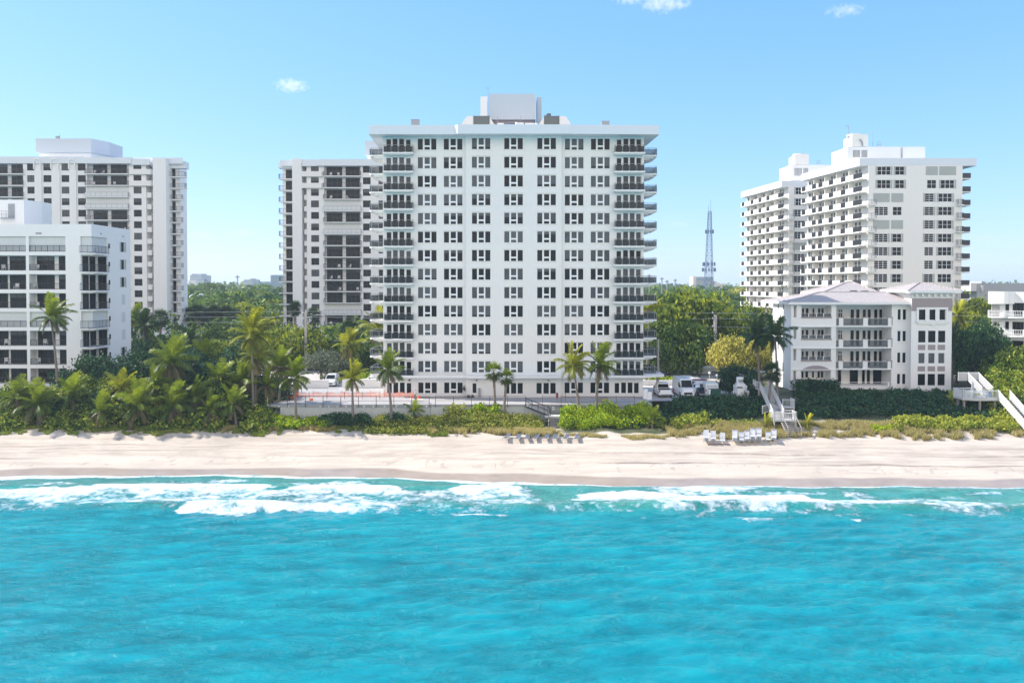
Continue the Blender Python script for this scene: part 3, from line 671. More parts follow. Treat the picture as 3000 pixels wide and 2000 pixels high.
    p = MB(); p.box(X(1437, yb), X(1565, yb), yb + .5, yb + 4.7, 44.5, Z(353, yb) - .002); p.build('penthouse_base', M['pinkwall'], b)
    p = MB(); y2 = 126.5
    p.box(X(1408, y2), X(1429, y2), y2, y2 + 2.6, 44.5, Z(286.5, y2)); p.build('stair_tower', M['stucco'], b)
    p = MB(); p.box(X(1573, yb + 1.5), X(1586.5, yb + 1.5), yb + 1.5, yb + 4.8, 44.5, Z(287, yb + 1.5)); p.build('shaft', M['plant_grey'], b)
    for sgn, xa_, xb_ in ((-1, 1388.5, 1433.4), (1, 1594.6, 1637)):
        y3 = 121.5; zt_, zb_ = Z(342.5, y3), 44.94
        a_, c2 = X(xa_, y3), X(xb_, y3)
        m = MB(); m.box(a_, c2, y3, y3 + 2.2, zb_, zt_); m.box(a_ - .06, a_ + .04, y3 - .06, y3 + 2.26, zb_, zt_ + .06); m.box(c2 - .04, c2 + .06, y3 - .06, y3 + 2.26, zb_, zt_ + .06)
        u = m.build('air_handler', M['darkgrey'], b)
        m = MB()
        outx = a_ if sgn < 0 else c2; inx = c2 if sgn < 0 else a_
        tip = X(1352.5, y3) if sgn < 0 else X(1671, y3); e = X(1369, y3) if sgn < 0 else X(1657, y3)
        hz = zt_ - .02
        for yy in (y3 + .1, y3 + 2.0): pass
        pts = [(outx, hz), (e, hz), (tip, (hz + zb_) / 2 - .1), (tip + sgn * -.75, zb_ + .02), (outx, zb_ + .35)]
        P3 = [[(q[0], yy, q[1]) for q in pts] for yy in (y3 + .1, y3 + 2.0)]
        m.poly(P3[0] if sgn < 0 else P3[0]); m.poly(P3[1][::-1])
        for i in range(5): j = (i + 1) % 5; m.quad(P3[0][i], P3[0][j], P3[1][j], P3[1][i])
        m.build('duct', M['galv'], u)
        m = MB(); tx = X(1451, y3) if sgn < 0 else X(1575, y3)
        pts = [(inx, hz), (tx, zb_ + .55), (tx, zb_ + .02), (inx, zb_ + .02)]
        P3 = [[(q[0], yy, q[1]) for q in pts] for yy in (y3 + .1, y3 + 2.0)]
        m.poly(P3[0]); m.poly(P3[1][::-1])
        for i in range(4): j = (i + 1) % 4; m.quad(P3[0][i], P3[0][j], P3[1][j], P3[1][i])
        m.build('duct', M['galv'], u)
        if sgn > 0:
            m = MB(); m.box(X(1602, y3), X(1614, y3), y3 + .3, y3 + 1, zt_ + .002, Z(334, y3)); m.box(X(1598, y3), X(1601, y3), y3 + .3, y3 + 1, zt_ + .002, Z(338, y3)); m.build('motor', M['darkgrey'], u)
    def unit(px0, px1, py0, y): m = MB(); m.box(X(px0, y), X(px1, y), y, y + 1.1, 44.94, Z(py0, y)); m.box(X(px0, y) - .04, X(px1, y) + .04, y - .04, y + 1.14, Z(py0, y) + .002, Z(py0, y) + .08); m.build('vent_box', M['midgrey'], b)
    unit(1206, 1228, 354, 120.5); unit(1762, 1784, 358.5, 120.5)
    m = MB()
    for a_, c2, t_, mt in ((1458, 1476, 363, 0), (1490, 1506, 363.5, 1), (1511, 1534, 362, 0), (1538, 1563, 363, 0), (1564, 1575, 363, 0)):
        m.box(X(a_, 119.6), X(c2, 119.6), 119.6, 120.4, 44.94, Z(t_, 119.6), mt)
    m.tube([(X(1513, 119.5), 119.5, 45), (X(1513, 119.5), 119.5, Z(361, 119.5))], .18, 8, 0)
    m.build('roof_cabinet', [M['white'], M['bluegrey']], b)
    for px in (1457.5, 1525):
        m = MB(); m.tube([(X(px, 121), 121, 44.9), (X(px, 121), 121, Z(342, 121))], .035, 6); m.build('vent_pipe', M['midgrey'], b)
    m = MB(); yb2 = 123.3; xx = X(1430.5, yb2)
    m.tube([(xx, yb2, 44.9), (xx, yb2, Z(264, yb2))], .03, 6); m.tube([(xx - .25, yb2, Z(262, yb2)), (xx - .12, yb2, Z(264, yb2)), (xx + .12, yb2, Z(264, yb2)), (xx + .25, yb2, Z(262, yb2))], .025, 6)
    for s in (-.27, .24): m.box(xx + s, xx + s + .06, yb2 - .04, yb2 + .04, Z(262, yb2), Z(257, yb2))
    m.build('weather_mast', M['midgrey'], b)
    return b
TOWER = main_tower()

# ================================================================ TWIN TOWERS behind on the left
def cross(w_, h, s): return win('cross', w_, h, grid(2, 2, .04, .05), 'darkframe', 'bronzeglass', s)
def bar_rail(name, w_, h, ret=0.0, n=6, mt='railmetal', fill=None, bars=True, side=0):
    m = MB(); m.box(0, w_, 0, .05, h - .06, h); m.box(0, w_, 0.002, .048, .03, .09)
    for i in range(n + 1): x = i * (w_ - .05) / n; m.box(x, x + .05, .004, .05, .0, h - .062)
    if bars:
        k = int(w_ / .16)
        for i in range(k): x = (i + .5) * w_ / k; m.box(x, x + .022, .014, .036, .09, h - .062)
    if fill: m.quad((0, .03, .1), (w_, .03, .1), (w_, .03, h - .07), (0, .03, h - .07), 1)
    if ret:
        for x in ((0,) if side < 0 else (w_ - .05,) if side > 0 else (0, w_ - .05)):
            m.box(x, x + .05, .052, ret, h - .06, h)
            k = int(ret / .16)
            for i in range(k): m.box(x + .014, x + .036, .06 + i * .16, .082 + i * .16, 0, h - .062)
    return m.mesh(name, [M[mt], M[fill or mt]])
def chair_mesh():
    m = MB(); m.box(0, .55, 0, .5, .36, .42); m.box(0, .55, .5, .56, .42, .95)
    for x in (0, .49):
        m.box(x, x + .06, 0, .05, 0, .358); m.box(x, x + .06, .45, .5, 0, .358); m.box(x, x + .05, 0.02, .5, .6, .64)
    return m.mesh('garden_chair', M['white'])
CHAIR = chair_mesh()
def twin(name, label, d, s, edge, P, rows, z0, pitch, shut, lowfl, far):
    """s=+1: balcony end on the right; P in picture columns"""
    r = random.Random(int(edge)); b = empty(name, (X(P['fin'][0], d), d + 10, 7), label, 'building', 'twin white condominium towers')
    zt = [z0 - pitch * k for k in range(rows)]; zgr = 6.6; ztop = z0 + .45
    zpar = Z(P['par'][1], d); zparb = Z(P['par'][0], d)
    X_ = lambda px, dd=d: X(px, dd)
    mb = MB(); ops = []
    wins = []
    for (a, c) in P['wcols']:
        for k, z in enumerate(zt):
            ops.append((X_(a), X_(c), z - 1.62, z)); wins.append((a, c, z))
    for (a, c) in P['bays']:
        for k, z in enumerate(zt): ops.append((X_(a), X_(c), z - 2.38, z + .06, 1.35))
    w0, w1 = P['wall']
    facade(mb, (0, d), 0, X_(min(w0, w1)), X_(max(w0, w1)), zgr, ztop, ops, .12)
    # recess behind the fin and the far end
    f0, f1 = sorted(P['fin']); wa = X_(w1)
    e0, e1 = sorted(P['end'])
    dr = d + 2.6
    a_, c_ = (X_(w1), X_(f0) + .2) if s > 0 else (X_(f1) - .2, X_(w1))
    mb.quad((a_, dr, zgr), (c_, dr, zgr), (c_, dr, ztop), (a_, dr, ztop))
    mb.quad((X_(w1), d, zgr), (X_(w1), dr, zgr), (X_(w1), dr, ztop), (X_(w1), d, ztop)) if s > 0 else mb.quad((X_(w1), d, zgr), (X_(w1), d, ztop), (X_(w1), dr, ztop), (X_(w1), dr, zgr))
    # fin
    mb.box(X_(f0), X_(f1), d - .4, d + 12, zgr, Z(P['fintop'], d))
    # end wall, set back
    de = d + 3.2; i0, i1 = sorted(P['endwall'])
    eo = []; q0, q1 = sorted(P['enddoor'])
    for k, z in enumerate(zt): eo.append((X(q0, de), X(q1, de), z - 2.3 - .35, z - .35, .15))
    facade(mb, (0, de), 0, X(i0, de), X(i1, de), zgr, ztop - .4, eo, .15)
    xo = X(i1, de) if s > 0 else X(i0, de)
    xb = xo - s * 8.5; q = [(xo, de, zgr), (xb, d + 18, zgr), (xb, d + 18, ztop), (xo, de, ztop)]; mb.poly(q if s > 0 else q[::-1])
    xf = X_(w0); q = [(xf, d + 18, zgr), (xf, d, zgr), (xf, d, ztop), (xf, d + 18, ztop)]; mb.poly(q if s > 0 else q[::-1])
    a2, c2 = sorted((xf, xb)); mb.quad((c2, d + 18, zgr), (a2, d + 18, zgr), (a2, d + 18, ztop), (c2, d + 18, ztop))
    mb.build('wall', M['stucco_b'], b)
    # roof and parapet
    rf = MB()
    for (a, c, yo, pt, pb) in P['fascia']:
        dd = d - yo; rf.box(X(a, dd), X(c, dd), dd, d + (1.2 if yo > 0 else 4.5), Z(pb, dd), Z(pt, dd))
    a3, c3 = sorted((X_(e0 if s < 0 else w0), X_(w0 if s < 0 else e1)))
    e_ = -s * 9.5
    rf.prism([(a3 + .05, d + 1.21), (c3 - .05, d + 1.21), (c3 - .05 + (e_ if s > 0 else 0), d + 18.2), (a3 + .05 + (e_ if s < 0 else 0), d + 18.2)], ztop - .3, zpar - .05)
    rf.build('roof', M['fascia'], b)
    for (a, c, z) in wins: place('window', cross(X_(c) - X_(a), 1.62, R_.choice([0, 0, 0, 1.0, .5])), b, (X_(a), d + .05, z - 1.62))
    # arches over the window columns
    if P.get('arches'):
        for (a, c) in P['arches']:
            m = MB(); xa, xc = X_(a), X_(c); R0 = (xc - xa) / 2; cx = (xa + xc) / 2; zz = Z(P['arch'], d)
            m.box(xa - .25, xa, d - .5, d - .002, zz - 1.6, zz); m.box(xc, xc + .25, d - .5, d - .002, zz - 1.6, zz)
            N = 10
            for i in range(N):
                t0, t1 = pi * i / N, pi * (i + 1) / N
                p0 = (cx + R0 * cos(t0), zz + R0 * sin(t0)); p1 = (cx + R0 * cos(t1), zz + R0 * sin(t1)); tz = zz + R0 + .35
                m.quad((p0[0], d - .5, p0[1]), (p0[0], d - .5, tz), (p1[0], d - .5, tz), (p1[0], d - .5, p1[1]))
                m.quad((p0[0], d - .5, p0[1]), (p1[0], d - .5, p1[1]), (p1[0], d - .002, p1[1]), (p0[0], d - .002, p0[1]))
            m.build('arch', M['stucco_b'], b)
    # pilasters
    pl = MB()
    for (a, c) in P.get('pil', []): pl.box(X_(a), X_(c), d - .35, d - .004, zgr, Z(P['arch'], d) - 1.6 if P.get('arches') else ztop)
    if P.get('pil'): pl.build('pilaster', M['stucco_b'], b)
    # main balconies
    for bi, (a, c) in enumerate(P['bays']):
        wb = X_(c) - X_(a); ex = P['bayext'][bi]
        slab = MB(); slab.box(-ex[0], wb + ex[1], -.75, 1.2, -.20, 0); sm = slab.mesh('balcony', M['stucco_b'])
        rm = bar_rail('railing', wb + ex[0] + ex[1] - .1, 1.08, .7, 8)
        rs = bar_rail('railing', wb + ex[0] + ex[1] - .1, 1.08, .7, 8, 'railgrey', 'shutter', False)
        for k, z in enumerate(zt):
            zf = z - 2.40; o = place('balcony', sm, b, (X_(a), d, zf)); sh = k in shut and bi == P['shutbay']
            place('railing', rs if sh else rm, o, (X_(a) - ex[0] + .05, d - .72, zf + .002))
            if sh:
                m = MB(); m.box(0, wb, -.06, 0, 0, 2.42)
                for i in range(int(wb / .3)): m.box(.06 + i * .3, .12 + i * .3, -.075, -.062, 0.01, 2.41)
                m2 = m.mesh('storm_shutter', M['shutter']); place('storm_shutter', m2, b, (X_(a), d, zf + .01))
            for (p, q) in P['doors'][bi]:
                wd = X_(q) - X_(p)
                place('sliding_door', win('tw', wd, 2.36, grid(3, 1, .02, .025), 'darkframe', 'bronzeglass', R_.choice([0, 0, 0, .25])), b, (X_(p), d + 1.26, zf + .01))
    # small recess balconies and curved ones near the top
    rw = (X_(f0) - wa) if s > 0 else (wa - X_(f1))
    for k, z in enumerate(zt):
        zf = z - 2.4
        m = MB()
        if k < 2:
            o0 = wa - s * 3.7
            xs = sorted((o0, (X_(f0) if s > 0 else X_(f1)))); m.prism([(xs[0], d - .6), (xs[1] - .5 * (s > 0), d - .6), (xs[1], d + (.6 if s > 0 else -.6)), (xs[1], d - .002 if s < 0 else d + 2.5), (xs[0], d - .002)], zf - .15, zf + 1.05)
        else:
            aa, cc = sorted((wa + s * .05, wa + s * (rw * .62))); m.box(aa, cc, d + .2, d + 2.5, zf - .15, zf + 1.05)
        m.build('side_balcony', M['stucco'], b)
    # end balconies
    for k, z in enumerate(zt):
        zf = z - 2.4 - .35; big = k < 2
        ext = P['endext'][0 if big else 1]
        a4, c4 = (X(f1, de - 1.5), X(ext, de - 1.5)) if s > 0 else (X(ext, de - 1.5), X(f0, de - 1.5))
        m = MB(); m.box(0, c4 - a4, 0, 1.5, -.2, 0); o = place('balcony', m.mesh('balcony', M['stucco_b']), b, (a4, de - 1.5, zf))
        place('railing', bar_rail('railing', c4 - a4 - .1, 1.08, 1.4, 3, side=s), o, (a4 + .05, de - 1.47, zf + .002))
        place('sliding_door', win('te', X(q1, de) - X(q0, de), 2.3, grid(2, 1, .02, .03), 'darkframe', 'bronzeglass', 0), b, (X(q0, de), de + .08, zf + .01))
    # penthouse
    p = P['pent']; m = MB(); yp = d + 4
    xa, xc = X(p[0], yp), X(p[1], yp)
    m.prism([(xa, yp), (X(p[2], yp), yp), (xc, yp + 5), (xc, yp + 12), (xa, yp + 12)], Z(p[4], yp), Z(p[3], yp)); m.build('penthouse', M['plant_grey'], b)
    m = MB(); m.prism([(xa + .5, yp + .5), (X(p[2], yp) - .3, yp + .5), (xc - .6, yp + 5.2), (xc - .6, yp + 11.5), (xa + .5, yp + 11.5)], ztop, Z(p[4], yp) - .002); m.build('penthouse_base', M['stucco_b'], b)
    m = MB(); m.tube([(xa + 4.2, yp + 2, Z(p[3], yp)), (xa + 4.2, yp + 2, Z(p[3], yp) + .9)], .5, 10); m.tube([(xa + 4.7, yp + 2, Z(p[3], yp)), (xa + 4.7, yp + 2, Z(p[3], yp) + 1.5)], .05, 6)
    m.build('roof_vent', M['midgrey'], b)
    return b
d_ = 194
PA = dict(wall=(-330, 431), fin=(453, 491), end=(492, 534), endwall=(491, 531), enddoor=(494.5, 517), endext=(545, 534), par=(482, 461), fintop=464.5,
          wcols=[(-82, -58), (84, 107), (131.5, 155), (184.5, 207.5), (232, 255), (394.5, 417.5)], bays=[(-45, 72), (258, 381)], bayext=[(.3, .3), (.2, .1)],
          doors=[[(-24, 17), (29, 71)], [(268.6, 310), (321, 367.5)]], shutbay=1,
          fascia=[(-330, 252, .35, 460.5, 480), (252, 388, 1.0, 463, 480.5), (388, 441, .8, 467, 484.5), (491, 545, -2.0, 474.5, 494)],
          arches=[(108, 124), (158, 175.5), (210, 224.5)], arch=478, pil=[(107.5, 128), (157, 181), (209, 229)], pent=(110, 295, 272, 408, 449))
tA = twin('condominium_tower', 'white condominium tower with dark balconies standing left behind the low white block', d_, 1, 431, PA, 15, Z(480.5, d_) - .05, 2.715, {2, 3, 9}, 2, 0)
PB = dict(wall=(1330, 900), fin=(859, 887), end=(817.5, 859), endwall=(830, 859), enddoor=(839, 858), endext=(817.5, 817.5), par=(487, 468), fintop=467,
          wcols=[(912.7, 935.6), (1064.5, 1087), (1110, 1133), (1160, 1183)], bays=[(951, 1058)], bayext=[(.1, .2)],
          doors=[[(954.8, 1000.7), (1011, 1052)]], shutbay=0,
          fascia=[(932, 1330, .9, 468, 487), (887, 932, .7, 469, 488), (817.5, 859, -2.0, 476.5, 494)], pil=[], pent=(1071, 1190, 1160, 414.5, 455.5))
tB = twin('condominium_tower', 'white condominium tower with dark balconies half hidden behind the middle tower', d_, -1, 900, PB, 15, Z(487, d_) - .05, 2.715, {3, 5, 12}, 2, 0)

# ================================================================ LOW BLOCK at the left edge
def left_block():
    d = 125.0; b = empty('apartment_block', (-70, 131, 5.6), 'low white apartment block with wide dark balconies at the left edge of the view', 'building')
    tops = [Z(693, d) - 2.875 * k for k in range(8)]; hs = 44.3 / FPX * d; zr = Z(657, d); zg = 5
    XL = X(-250, d); xr = X(270, d); mb = MB(); ops = []
    bays = [(-240, -150), (-141, -50), (-38, 77), (86, 193)]
    for (a, c) in bays:
        for z in tops: ops.append((X(a, d), X(c, d), z - hs, z, 1.7))
    cb = (X(237, d), xr); O = (xr, d); a = pi / 2; uu = lambda px: u_on(px, O, a)
    for z in tops: ops.append((cb[0], cb[1], z - hs - .2, z, uu(316), 'b'))
    facade(mb, (0, d), 0, XL, xr, zg, zr, ops)
    # side wall facing right, corner balcony open on this side as well
    O = (xr, d); a = pi / 2; so = []; u1 = 12.6
    uu = lambda px: u_on(px, O, a)
    for z in tops: so.append((0, uu(316), z - hs - .2, z, 2.9, 'all'))
    for z in tops:
        so.append((uu(356), uu(366), z - 2.0, z - .35, .15))
        so.append((uu(318.5), uu(321), z - 1.8, z - .8, .1)) if False else None
    so = [o for o in so if o]
    facade(mb, O, a, 0, u1, zg, zr, so)
    mb.quad((xr, d + u1, zg), (XL, d + u1, zg), (XL, d + u1, zr), (xr, d + u1, zr)); mb.quad((XL, d + u1, zg), (XL, d, zg), (XL, d, zr), (XL, d + u1, zr))
    mb.build('wall', M['stucco_c'], b)
    rf = MB(); rf.box(XL + .1, xr - .3, d + .3, d + u1 - .3, zr - .5, zr - .4); rf.build('roof', M['roofing'], b)
    # corner post and mid column stay as part of wall; slabs + rails
    R = random.Random(8)
    shut = {(0, 2): 1, (0, 3): 1, (4, 2): 1, (4, 3): 1, (0, 1): 1, (2, 0): 1}
    rail = {}
    for bi, (p, q) in enumerate(bays):
        w_ = X(q, d) - X(p, d); rm = bar_rail('railing', w_ - .06, .95, 0, 6)
        for k, z in enumerate(tops):
            zf = z - hs; place('railing', rm, b, (X(p, d) + .03, d + .06, zf + .01))
            if (k, bi) in shut:
                m = MB(); m.box(0, w_ - .04, 0, .05, 0, hs - .02)
                for i in range(int(w_ / .28)): m.box(.05 + i * .28, .12 + i * .28, -.02, -.002, .01, hs - .03)
                place('storm_shutter', m.mesh('storm_shutter', M['shutter']), b, (X(p, d) + .02, d + .35, zf + .01))
            else:
                segs = [(.04, .40, 3), (.50, .97, 3)] if bi % 2 else [(.03, .5, 3), (.56, .92, 2)]
                if bi == 3: segs = [(.05, .53, 3), (.655, .985, 2)]
                if bi == 2: segs = [(.47, .9, 3)] if False else [(.04, .36, 2), (.42, .92, 3)]
                for (f0, f1, n) in segs:
                    place('sliding_door', win('lb%d' % n, w_ * (f1 - f0), hs - .12, grid(n, 1, .02, .02), 'darkframe', 'bronzeglass', R.choice([0, 0, .3])), b, (X(p, d) + w_ * f0, d + 1.62, zf + .02))
    # corner balconies: door glass on both inner faces, slab lip and railing round the corner
    ws = uu(316)
    for k, z in enumerate(tops):
        zf = z - hs - .2
        m = MB(); m.prism([(cb[0] + .02, d - .35), (xr - .5, d - .35), (xr + .35, d + .4), (xr + .35, d + ws - .02), (xr + .002, d + ws - .02), (xr + .002, d - .002), (cb[0] + .02, d - .002)], zf - .2, zf - .002)
        o = m.build('balcony', M['stucco_c'], b)
        r = MB(); pts = [(cb[0] + .05, d - .3), (xr - .5, d - .3), (xr + .3, d + .42), (xr + .3, d + ws - .05)]
        for A_, B_ in zip(pts[:-1], pts[1:]):
            for hz in (.1, 1.1): r.tube([(A_[0], A_[1], zf + hz), (B_[0], B_[1], zf + hz)], .035, 4)
            L = math.hypot(B_[0] - A_[0], B_[1] - A_[1]); n = max(2, int(L / .17))
            for i in range(n + 1):
                t = i / n; x, y = A_[0] + (B_[0] - A_[0]) * t, A_[1] + (B_[1] - A_[1]) * t; r.tube([(x, y, zf), (x, y, zf + 1.1)], .03 if i % 6 == 0 else .012, 4, cap=False)
        r.build('railing', M['railmetal'], o)
        if k in (0, 4):
            m = MB(); m.box(cb[0] + .03, xr - .1, d + .25, d + .3, zf + .01, z - .02); m.box(xr - .3, xr - .25, d + .35, d + ws - .1, zf + .01, z - .02)
            for i in range(5): m.box(cb[0] + .1 + i * .28, cb[0] + .17 + i * .28, d + .235, d + .249, zf + .02, z - .03)
            m.build('storm_shutter', M['shutter'], b)
        else:
            place('sliding_door', win('lc', 1.3, hs + .1, grid(2, 1, .03, .04), 'darkframe', 'bronzeglass', 0), b, (cb[0] + .25, d + ws - .08, zf + .02))
            for u0 in (.5, 2.6): place('sliding_door', win('ld', 1.7, hs + .1, grid(2, 1, .03, .04), 'darkframe', 'bronzeglass', 0), b, (cb[0] + .08, d + u0, zf + .02), pi / 2)
        # tall windows of the side wall, some behind closed shutters
        u0, uq = uu(356), uu(366)
        if k in (3, 4, 5): m = MB(); m.box(0, uq - u0, -.04, 0, 0, 1.65); place('storm_shutter', m.mesh('storm_shutter', M['shutter']), b, (xr, d + u0, z - 2.0), pi / 2)
        else:
            place('window', win('ls', uq - u0, 1.65, [(.08, .92, .04, .96)], 'greyframe', 'glass', 0), b, (xr - .07, d + u0, z - 2.0), pi / 2)
            m = MB(); m.box(0, .43, -.04, -.002, 0, 1.65); sm_ = m.mesh('shutter', M['shutterd'])
            for us_ in (u0 - .45, uq + .02): place('shutter', sm_, b, (xr, d + us_, z - 2.0), pi / 2)
        m = MB(); m.box(0, .5, -.03, -.002, 0, .75); place('small_window', m.mesh('small_window', M['bronzeglass']), b, (xr, d + uu(318.5), z - 1.6), pi / 2)
    # stair house on the roof
    ys = 134.5; m = MB(); x0, x1 = X(-60, ys), X(73.5, ys)
    ops = [(X(27.5, ys), X(46.5, ys), Z(640, ys), Z(598, ys), .1)]
    m.prism([(x0, ys), (x1, ys), (X(125, 138), 138), (X(125, 138), 141), (x0, 141)], zr - .45, Z(586, ys))
    m.build('stair_house', M['stucco_c'], b)
    m = MB(); m.box(X(27.5, ys), X(46.5, ys), ys - .05, ys - .002, Z(639, ys), Z(598, ys)); m.build('roof_door', M['midgrey'], b)
    m = MB(); zl = Z(640, ys)
    for yy in (ys - 1.2,):
        for hz in (.55, 1.1):
            m.tube([(X(8, ys), yy, zl + hz), (X(47, ys), yy, zl + hz)], .03, 5); m.tube([(X(8, ys), yy, zl + hz), (X(-4, ys), yy, zl + hz - 1.3)], .03, 5)
        for px in (8, 21, 34, 47): m.tube([(X(px, ys), yy, zl), (X(px, ys), yy, zl + 1.1)], .03, 5)
    m.box(X(8, ys), X(47, ys), ys - 1.25, ys - .06, zl - .08, zl); m.build('access_stair', M['railgrey'], b)
    m = MB(); m.box(X(108, d), X(124, d), d - .12, d - .002, Z(686, d), Z(681.5, d)); m.build('wall_vent', M['midgrey'], b)
    for px in (294.5, 360):
        u0 = uu(px); m = MB(); m.box(0, .3, -.18, -.002, 0, .15); place('wall_lamp', m.mesh('wall_lamp', M['midgrey']), b, (xr, d + u0, Z(691, 132)), pi / 2)
left_block()
# ================================================================ TWO TOWERS on the right, seen at an angle
def box_tower(name, label, near, far, xr_px, d, ztop_row, pitch, nrow, front, panels, frontcols, P):
    O = far; L = math.hypot(near[0] - far[0], near[1] - far[1]); a = atan2(near[1] - far[1], near[0] - far[0])
    b = empty(name, (near[0] + 8, near[1] + 8, 7), label, 'building', 'white condominium towers with a banded long side'); R = random.Random(int(d))
    zr = P['zr']; zf0 = P['zfas']; zg = 6.5; xr = X(xr_px, d); ov = P['ov']; off = 1.7
    yf = d + .5
    zs = [ztop_row - pitch * k for k in range(nrow)]
    # side wall, recessed behind the slabs. u along far -> near
    mb = MB(); ops = []; W = []
    uend = L - .1
    pan = [u_on(p, O, a) for p in panels]       # panel starts (in the slab plane)
    bays = []
    for i, p in enumerate(pan): bays.append(p)
    step = L / P['nb']
    for k, z in enumerate(zs):
        for i in range(P['nb']):
            u0 = step * i + .45
            for j, (du, ww) in enumerate(((0, 1.0), (1.35, 1.0), (2.9, 1.15))):
                if u0 + du + ww < uend - 1.6: W.append((u0 + du, ww, z, j == 2))
    for (u, ww, z, dr) in W: ops.append((u, u + ww, z - (2.25 if dr else 1.6), z))
    cr = (xr, near[1] + (0))
    Oi = at(O, a, 0, off)
    facade(mb, Oi, a, 0, L, zg, zf0, ops, .18)
    # front wall
    xw = at(Oi, a, L)[0]; fo = []; 
    for k, z in enumerate(zs):
        for (p, q, n) in frontcols[0 if k < 2 else 1]: fo.append((X(p, d), X(q, d), z - 1.68, z))
        if k >= 2 or True: pass
    facade(mb, (0, yf), 0, xw, xr, zg, zf0, fo, .12)
    yb = far[1]
    mb.quad((xr, yf, zg), (xr, yb, zg), (xr, yb, zf0), (xr, yf, zf0)); mb.quad((xr, yb, zg), (Oi[0], yb, zg), (Oi[0], yb, zf0), (xr, yb, zf0))
    q0 = at(Oi, a, L); 
    if abs(q0[1] - yf) > .01: mb.quad((q0[0], q0[1], zg), (q0[0], q0[1], zf0), (q0[0], yf, zf0), (q0[0], yf, zg)) if q0[1] > yf else mb.quad((q0[0], yf, zg), (q0[0], yf, zf0), (q0[0], q0[1], zf0), (q0[0], q0[1], zg))
    mb.build('wall', M['stucco_d'], b)
    for i, (u, ww, z, dr) in enumerate(W):
        c = at(Oi, a, u, .07)
        if dr: place('balcony_door', win('bd', ww, 2.25, [(.06, .94, .02, .97)], 'darkframe', 'bronzeglass', R.choice([0, 0, .97])), b, (*c, z - 2.25), a)
        elif i < 330: place('window', win('sd', ww, 1.6, grid(2, 2, .04, .06), 'white', 'bronzeglass', R.choice([0, 0, 0, 1.0])), b, (*c, z - 1.6), a)
    for k, z in enumerate(zs):
        for (p, q, n) in frontcols[0 if k < 2 else 1]:
            w_ = X(q, d) - X(p, d)
            if (k, p) in P['closed']:
                m = MB(); m.box(-.3, w_ + .3, -.06, -.004, -.05, 1.72)
                for i in range(int((w_ + .5) / .22)): m.box(-.26 + i * .22, -.2 + i * .22, -.075, -.062, -.04, 1.71)
                place('storm_shutter', m.mesh('storm_shutter', M['shutterd']), b, (X(p, d), yf, z - 1.68)); continue
            place('window', win('fg%d' % n, w_, 1.68, grid(n, R.choice([2, 2, 4]), .02, .032), 'white', 'glass', 0), b, (X(p, d), yf + .05, z - 1.68))
            if R.random() < .75:
                m = MB(); m.box(0, .34, -.05, -.004, -.05, 1.72); sm = m.mesh('shutter', M['shutterd'])
                for xx in (X(p, d) - .36, X(q, d) + .02): place('shutter', sm, b, (xx, yf, z - 1.68))
    # roof with fascia
    rf = MB(); c0, c1 = at(O, a, 0), at(O, a, L)
    rf.prism([c0, c1, (xr + ov, c1[1]), (xr + ov, yb), ], zf0, zr)
    rf.build('roof', M['fascia'], b)
    # slab bands and side balconies
    for k, z in enumerate(zs):
        zf = z - 2.3
        m = MB()
        m.obox(O, a, 0, L, .02, off - .003, zf - .22, zf)
        us = 0.0
        for i, p in enumerate(pan):
            wp = P['pw'] if i < len(pan) - 1 else P['pwl']
            if k < 2 and i == 0: pass
            if p > us + .05: m.obox(O, a, us, p, .02, .16, zf + .002, zf + 1.02)
            us = p + wp
        if us < L - .3: m.obox(O, a, us, L - .02, .02, .16, zf + .002, zf + 1.02)
        o = m.build('balcony_band', M['stucco'], b)
        for i, p in enumerate(pan):
            wp = P['pw'] if i < len(pan) - 1 else P['pwl']
            c = at(O, a, p + .02, .05); o2 = place('railing', _rail(wp - .04), o, (*c, zf + .002), a)
            # dividing fins between bays
    # fins
        if k == 0 or k == 1: pass
    for i in range(1, P['nb']):
        m = MB(); m.obox(Oi, a, step * i - .08, step * i + .08, -1.2, -.004, zg, zf0 - .01); m.build('bay_fin', M['stucco_d'], b)
    # front balconies at both corners
    for k, z in enumerate(zs):
        zf = z - 2.3
        for (p, q, k0, k1) in P['fbal']:
            if not (k0 <= k < k1): continue
            w_ = X(q, d) - X(p, d); m = MB(); m.box(0, w_, -.9, 0 - .003, -.2, 0)
            o = place('balcony', m.mesh('balcony', M['stucco_d']), b, (X(p, d), yf, zf)); place('railing', bar_rail('railing', w_ - .04, 1.05, .85, 2, 'railgrey' if q < 2600 else 'railmetal', None), o, (X(p, d) + .02, yf - .88, zf + .002))
        w_ = 1.9; m = MB(); m.prism([(0, 0.3), (w_, .3), (w_, 4.2), (0, 4.2)], -.2, 0); o = place('balcony', m.mesh('balcony', M['stucco_d']), b, (xr + .004, yf, zf))
        m = MB(); m.box(w_ - .08, w_ - .03, .35, 4.1, .05, 1.05); m.box(.02, w_ - .085, .35, .39, .05, 1.05); place('railing', m.mesh('railing', M['railmetal']), o, (xr + .004, yf, zf + .003))
    # rooftop blocks
    for nm, pts, z0, z1, mt in P['blocks']:
        m = MB(); m.prism(pts, z0, z1); m.build(nm, M[mt], b)
    for (x, y, z) in P['drum']:
        m = MB(); m.tube([(x, y, z), (x, y, z + .42)], 1.45, 20); m.build('roof_drum', M['concrete_l'], b)
    # breeze-block screen
    x0, x1, y, z0, z1, nx, nz = P['breeze']; m = MB()
    for i in range(nx):
        for j in range(nz):
            if i == nx * 6 // 11: continue
            xx = x0 + (x1 - x0) * i / nx; zz = z0 + (z1 - z0) * j / nz; m.box(xx, xx + (x1 - x0) / nx * .62, y - .04, y - .004, zz, zz + (z1 - z0) / nz * .62)
    m.build('breeze_block_screen', M['darkframe'], b)
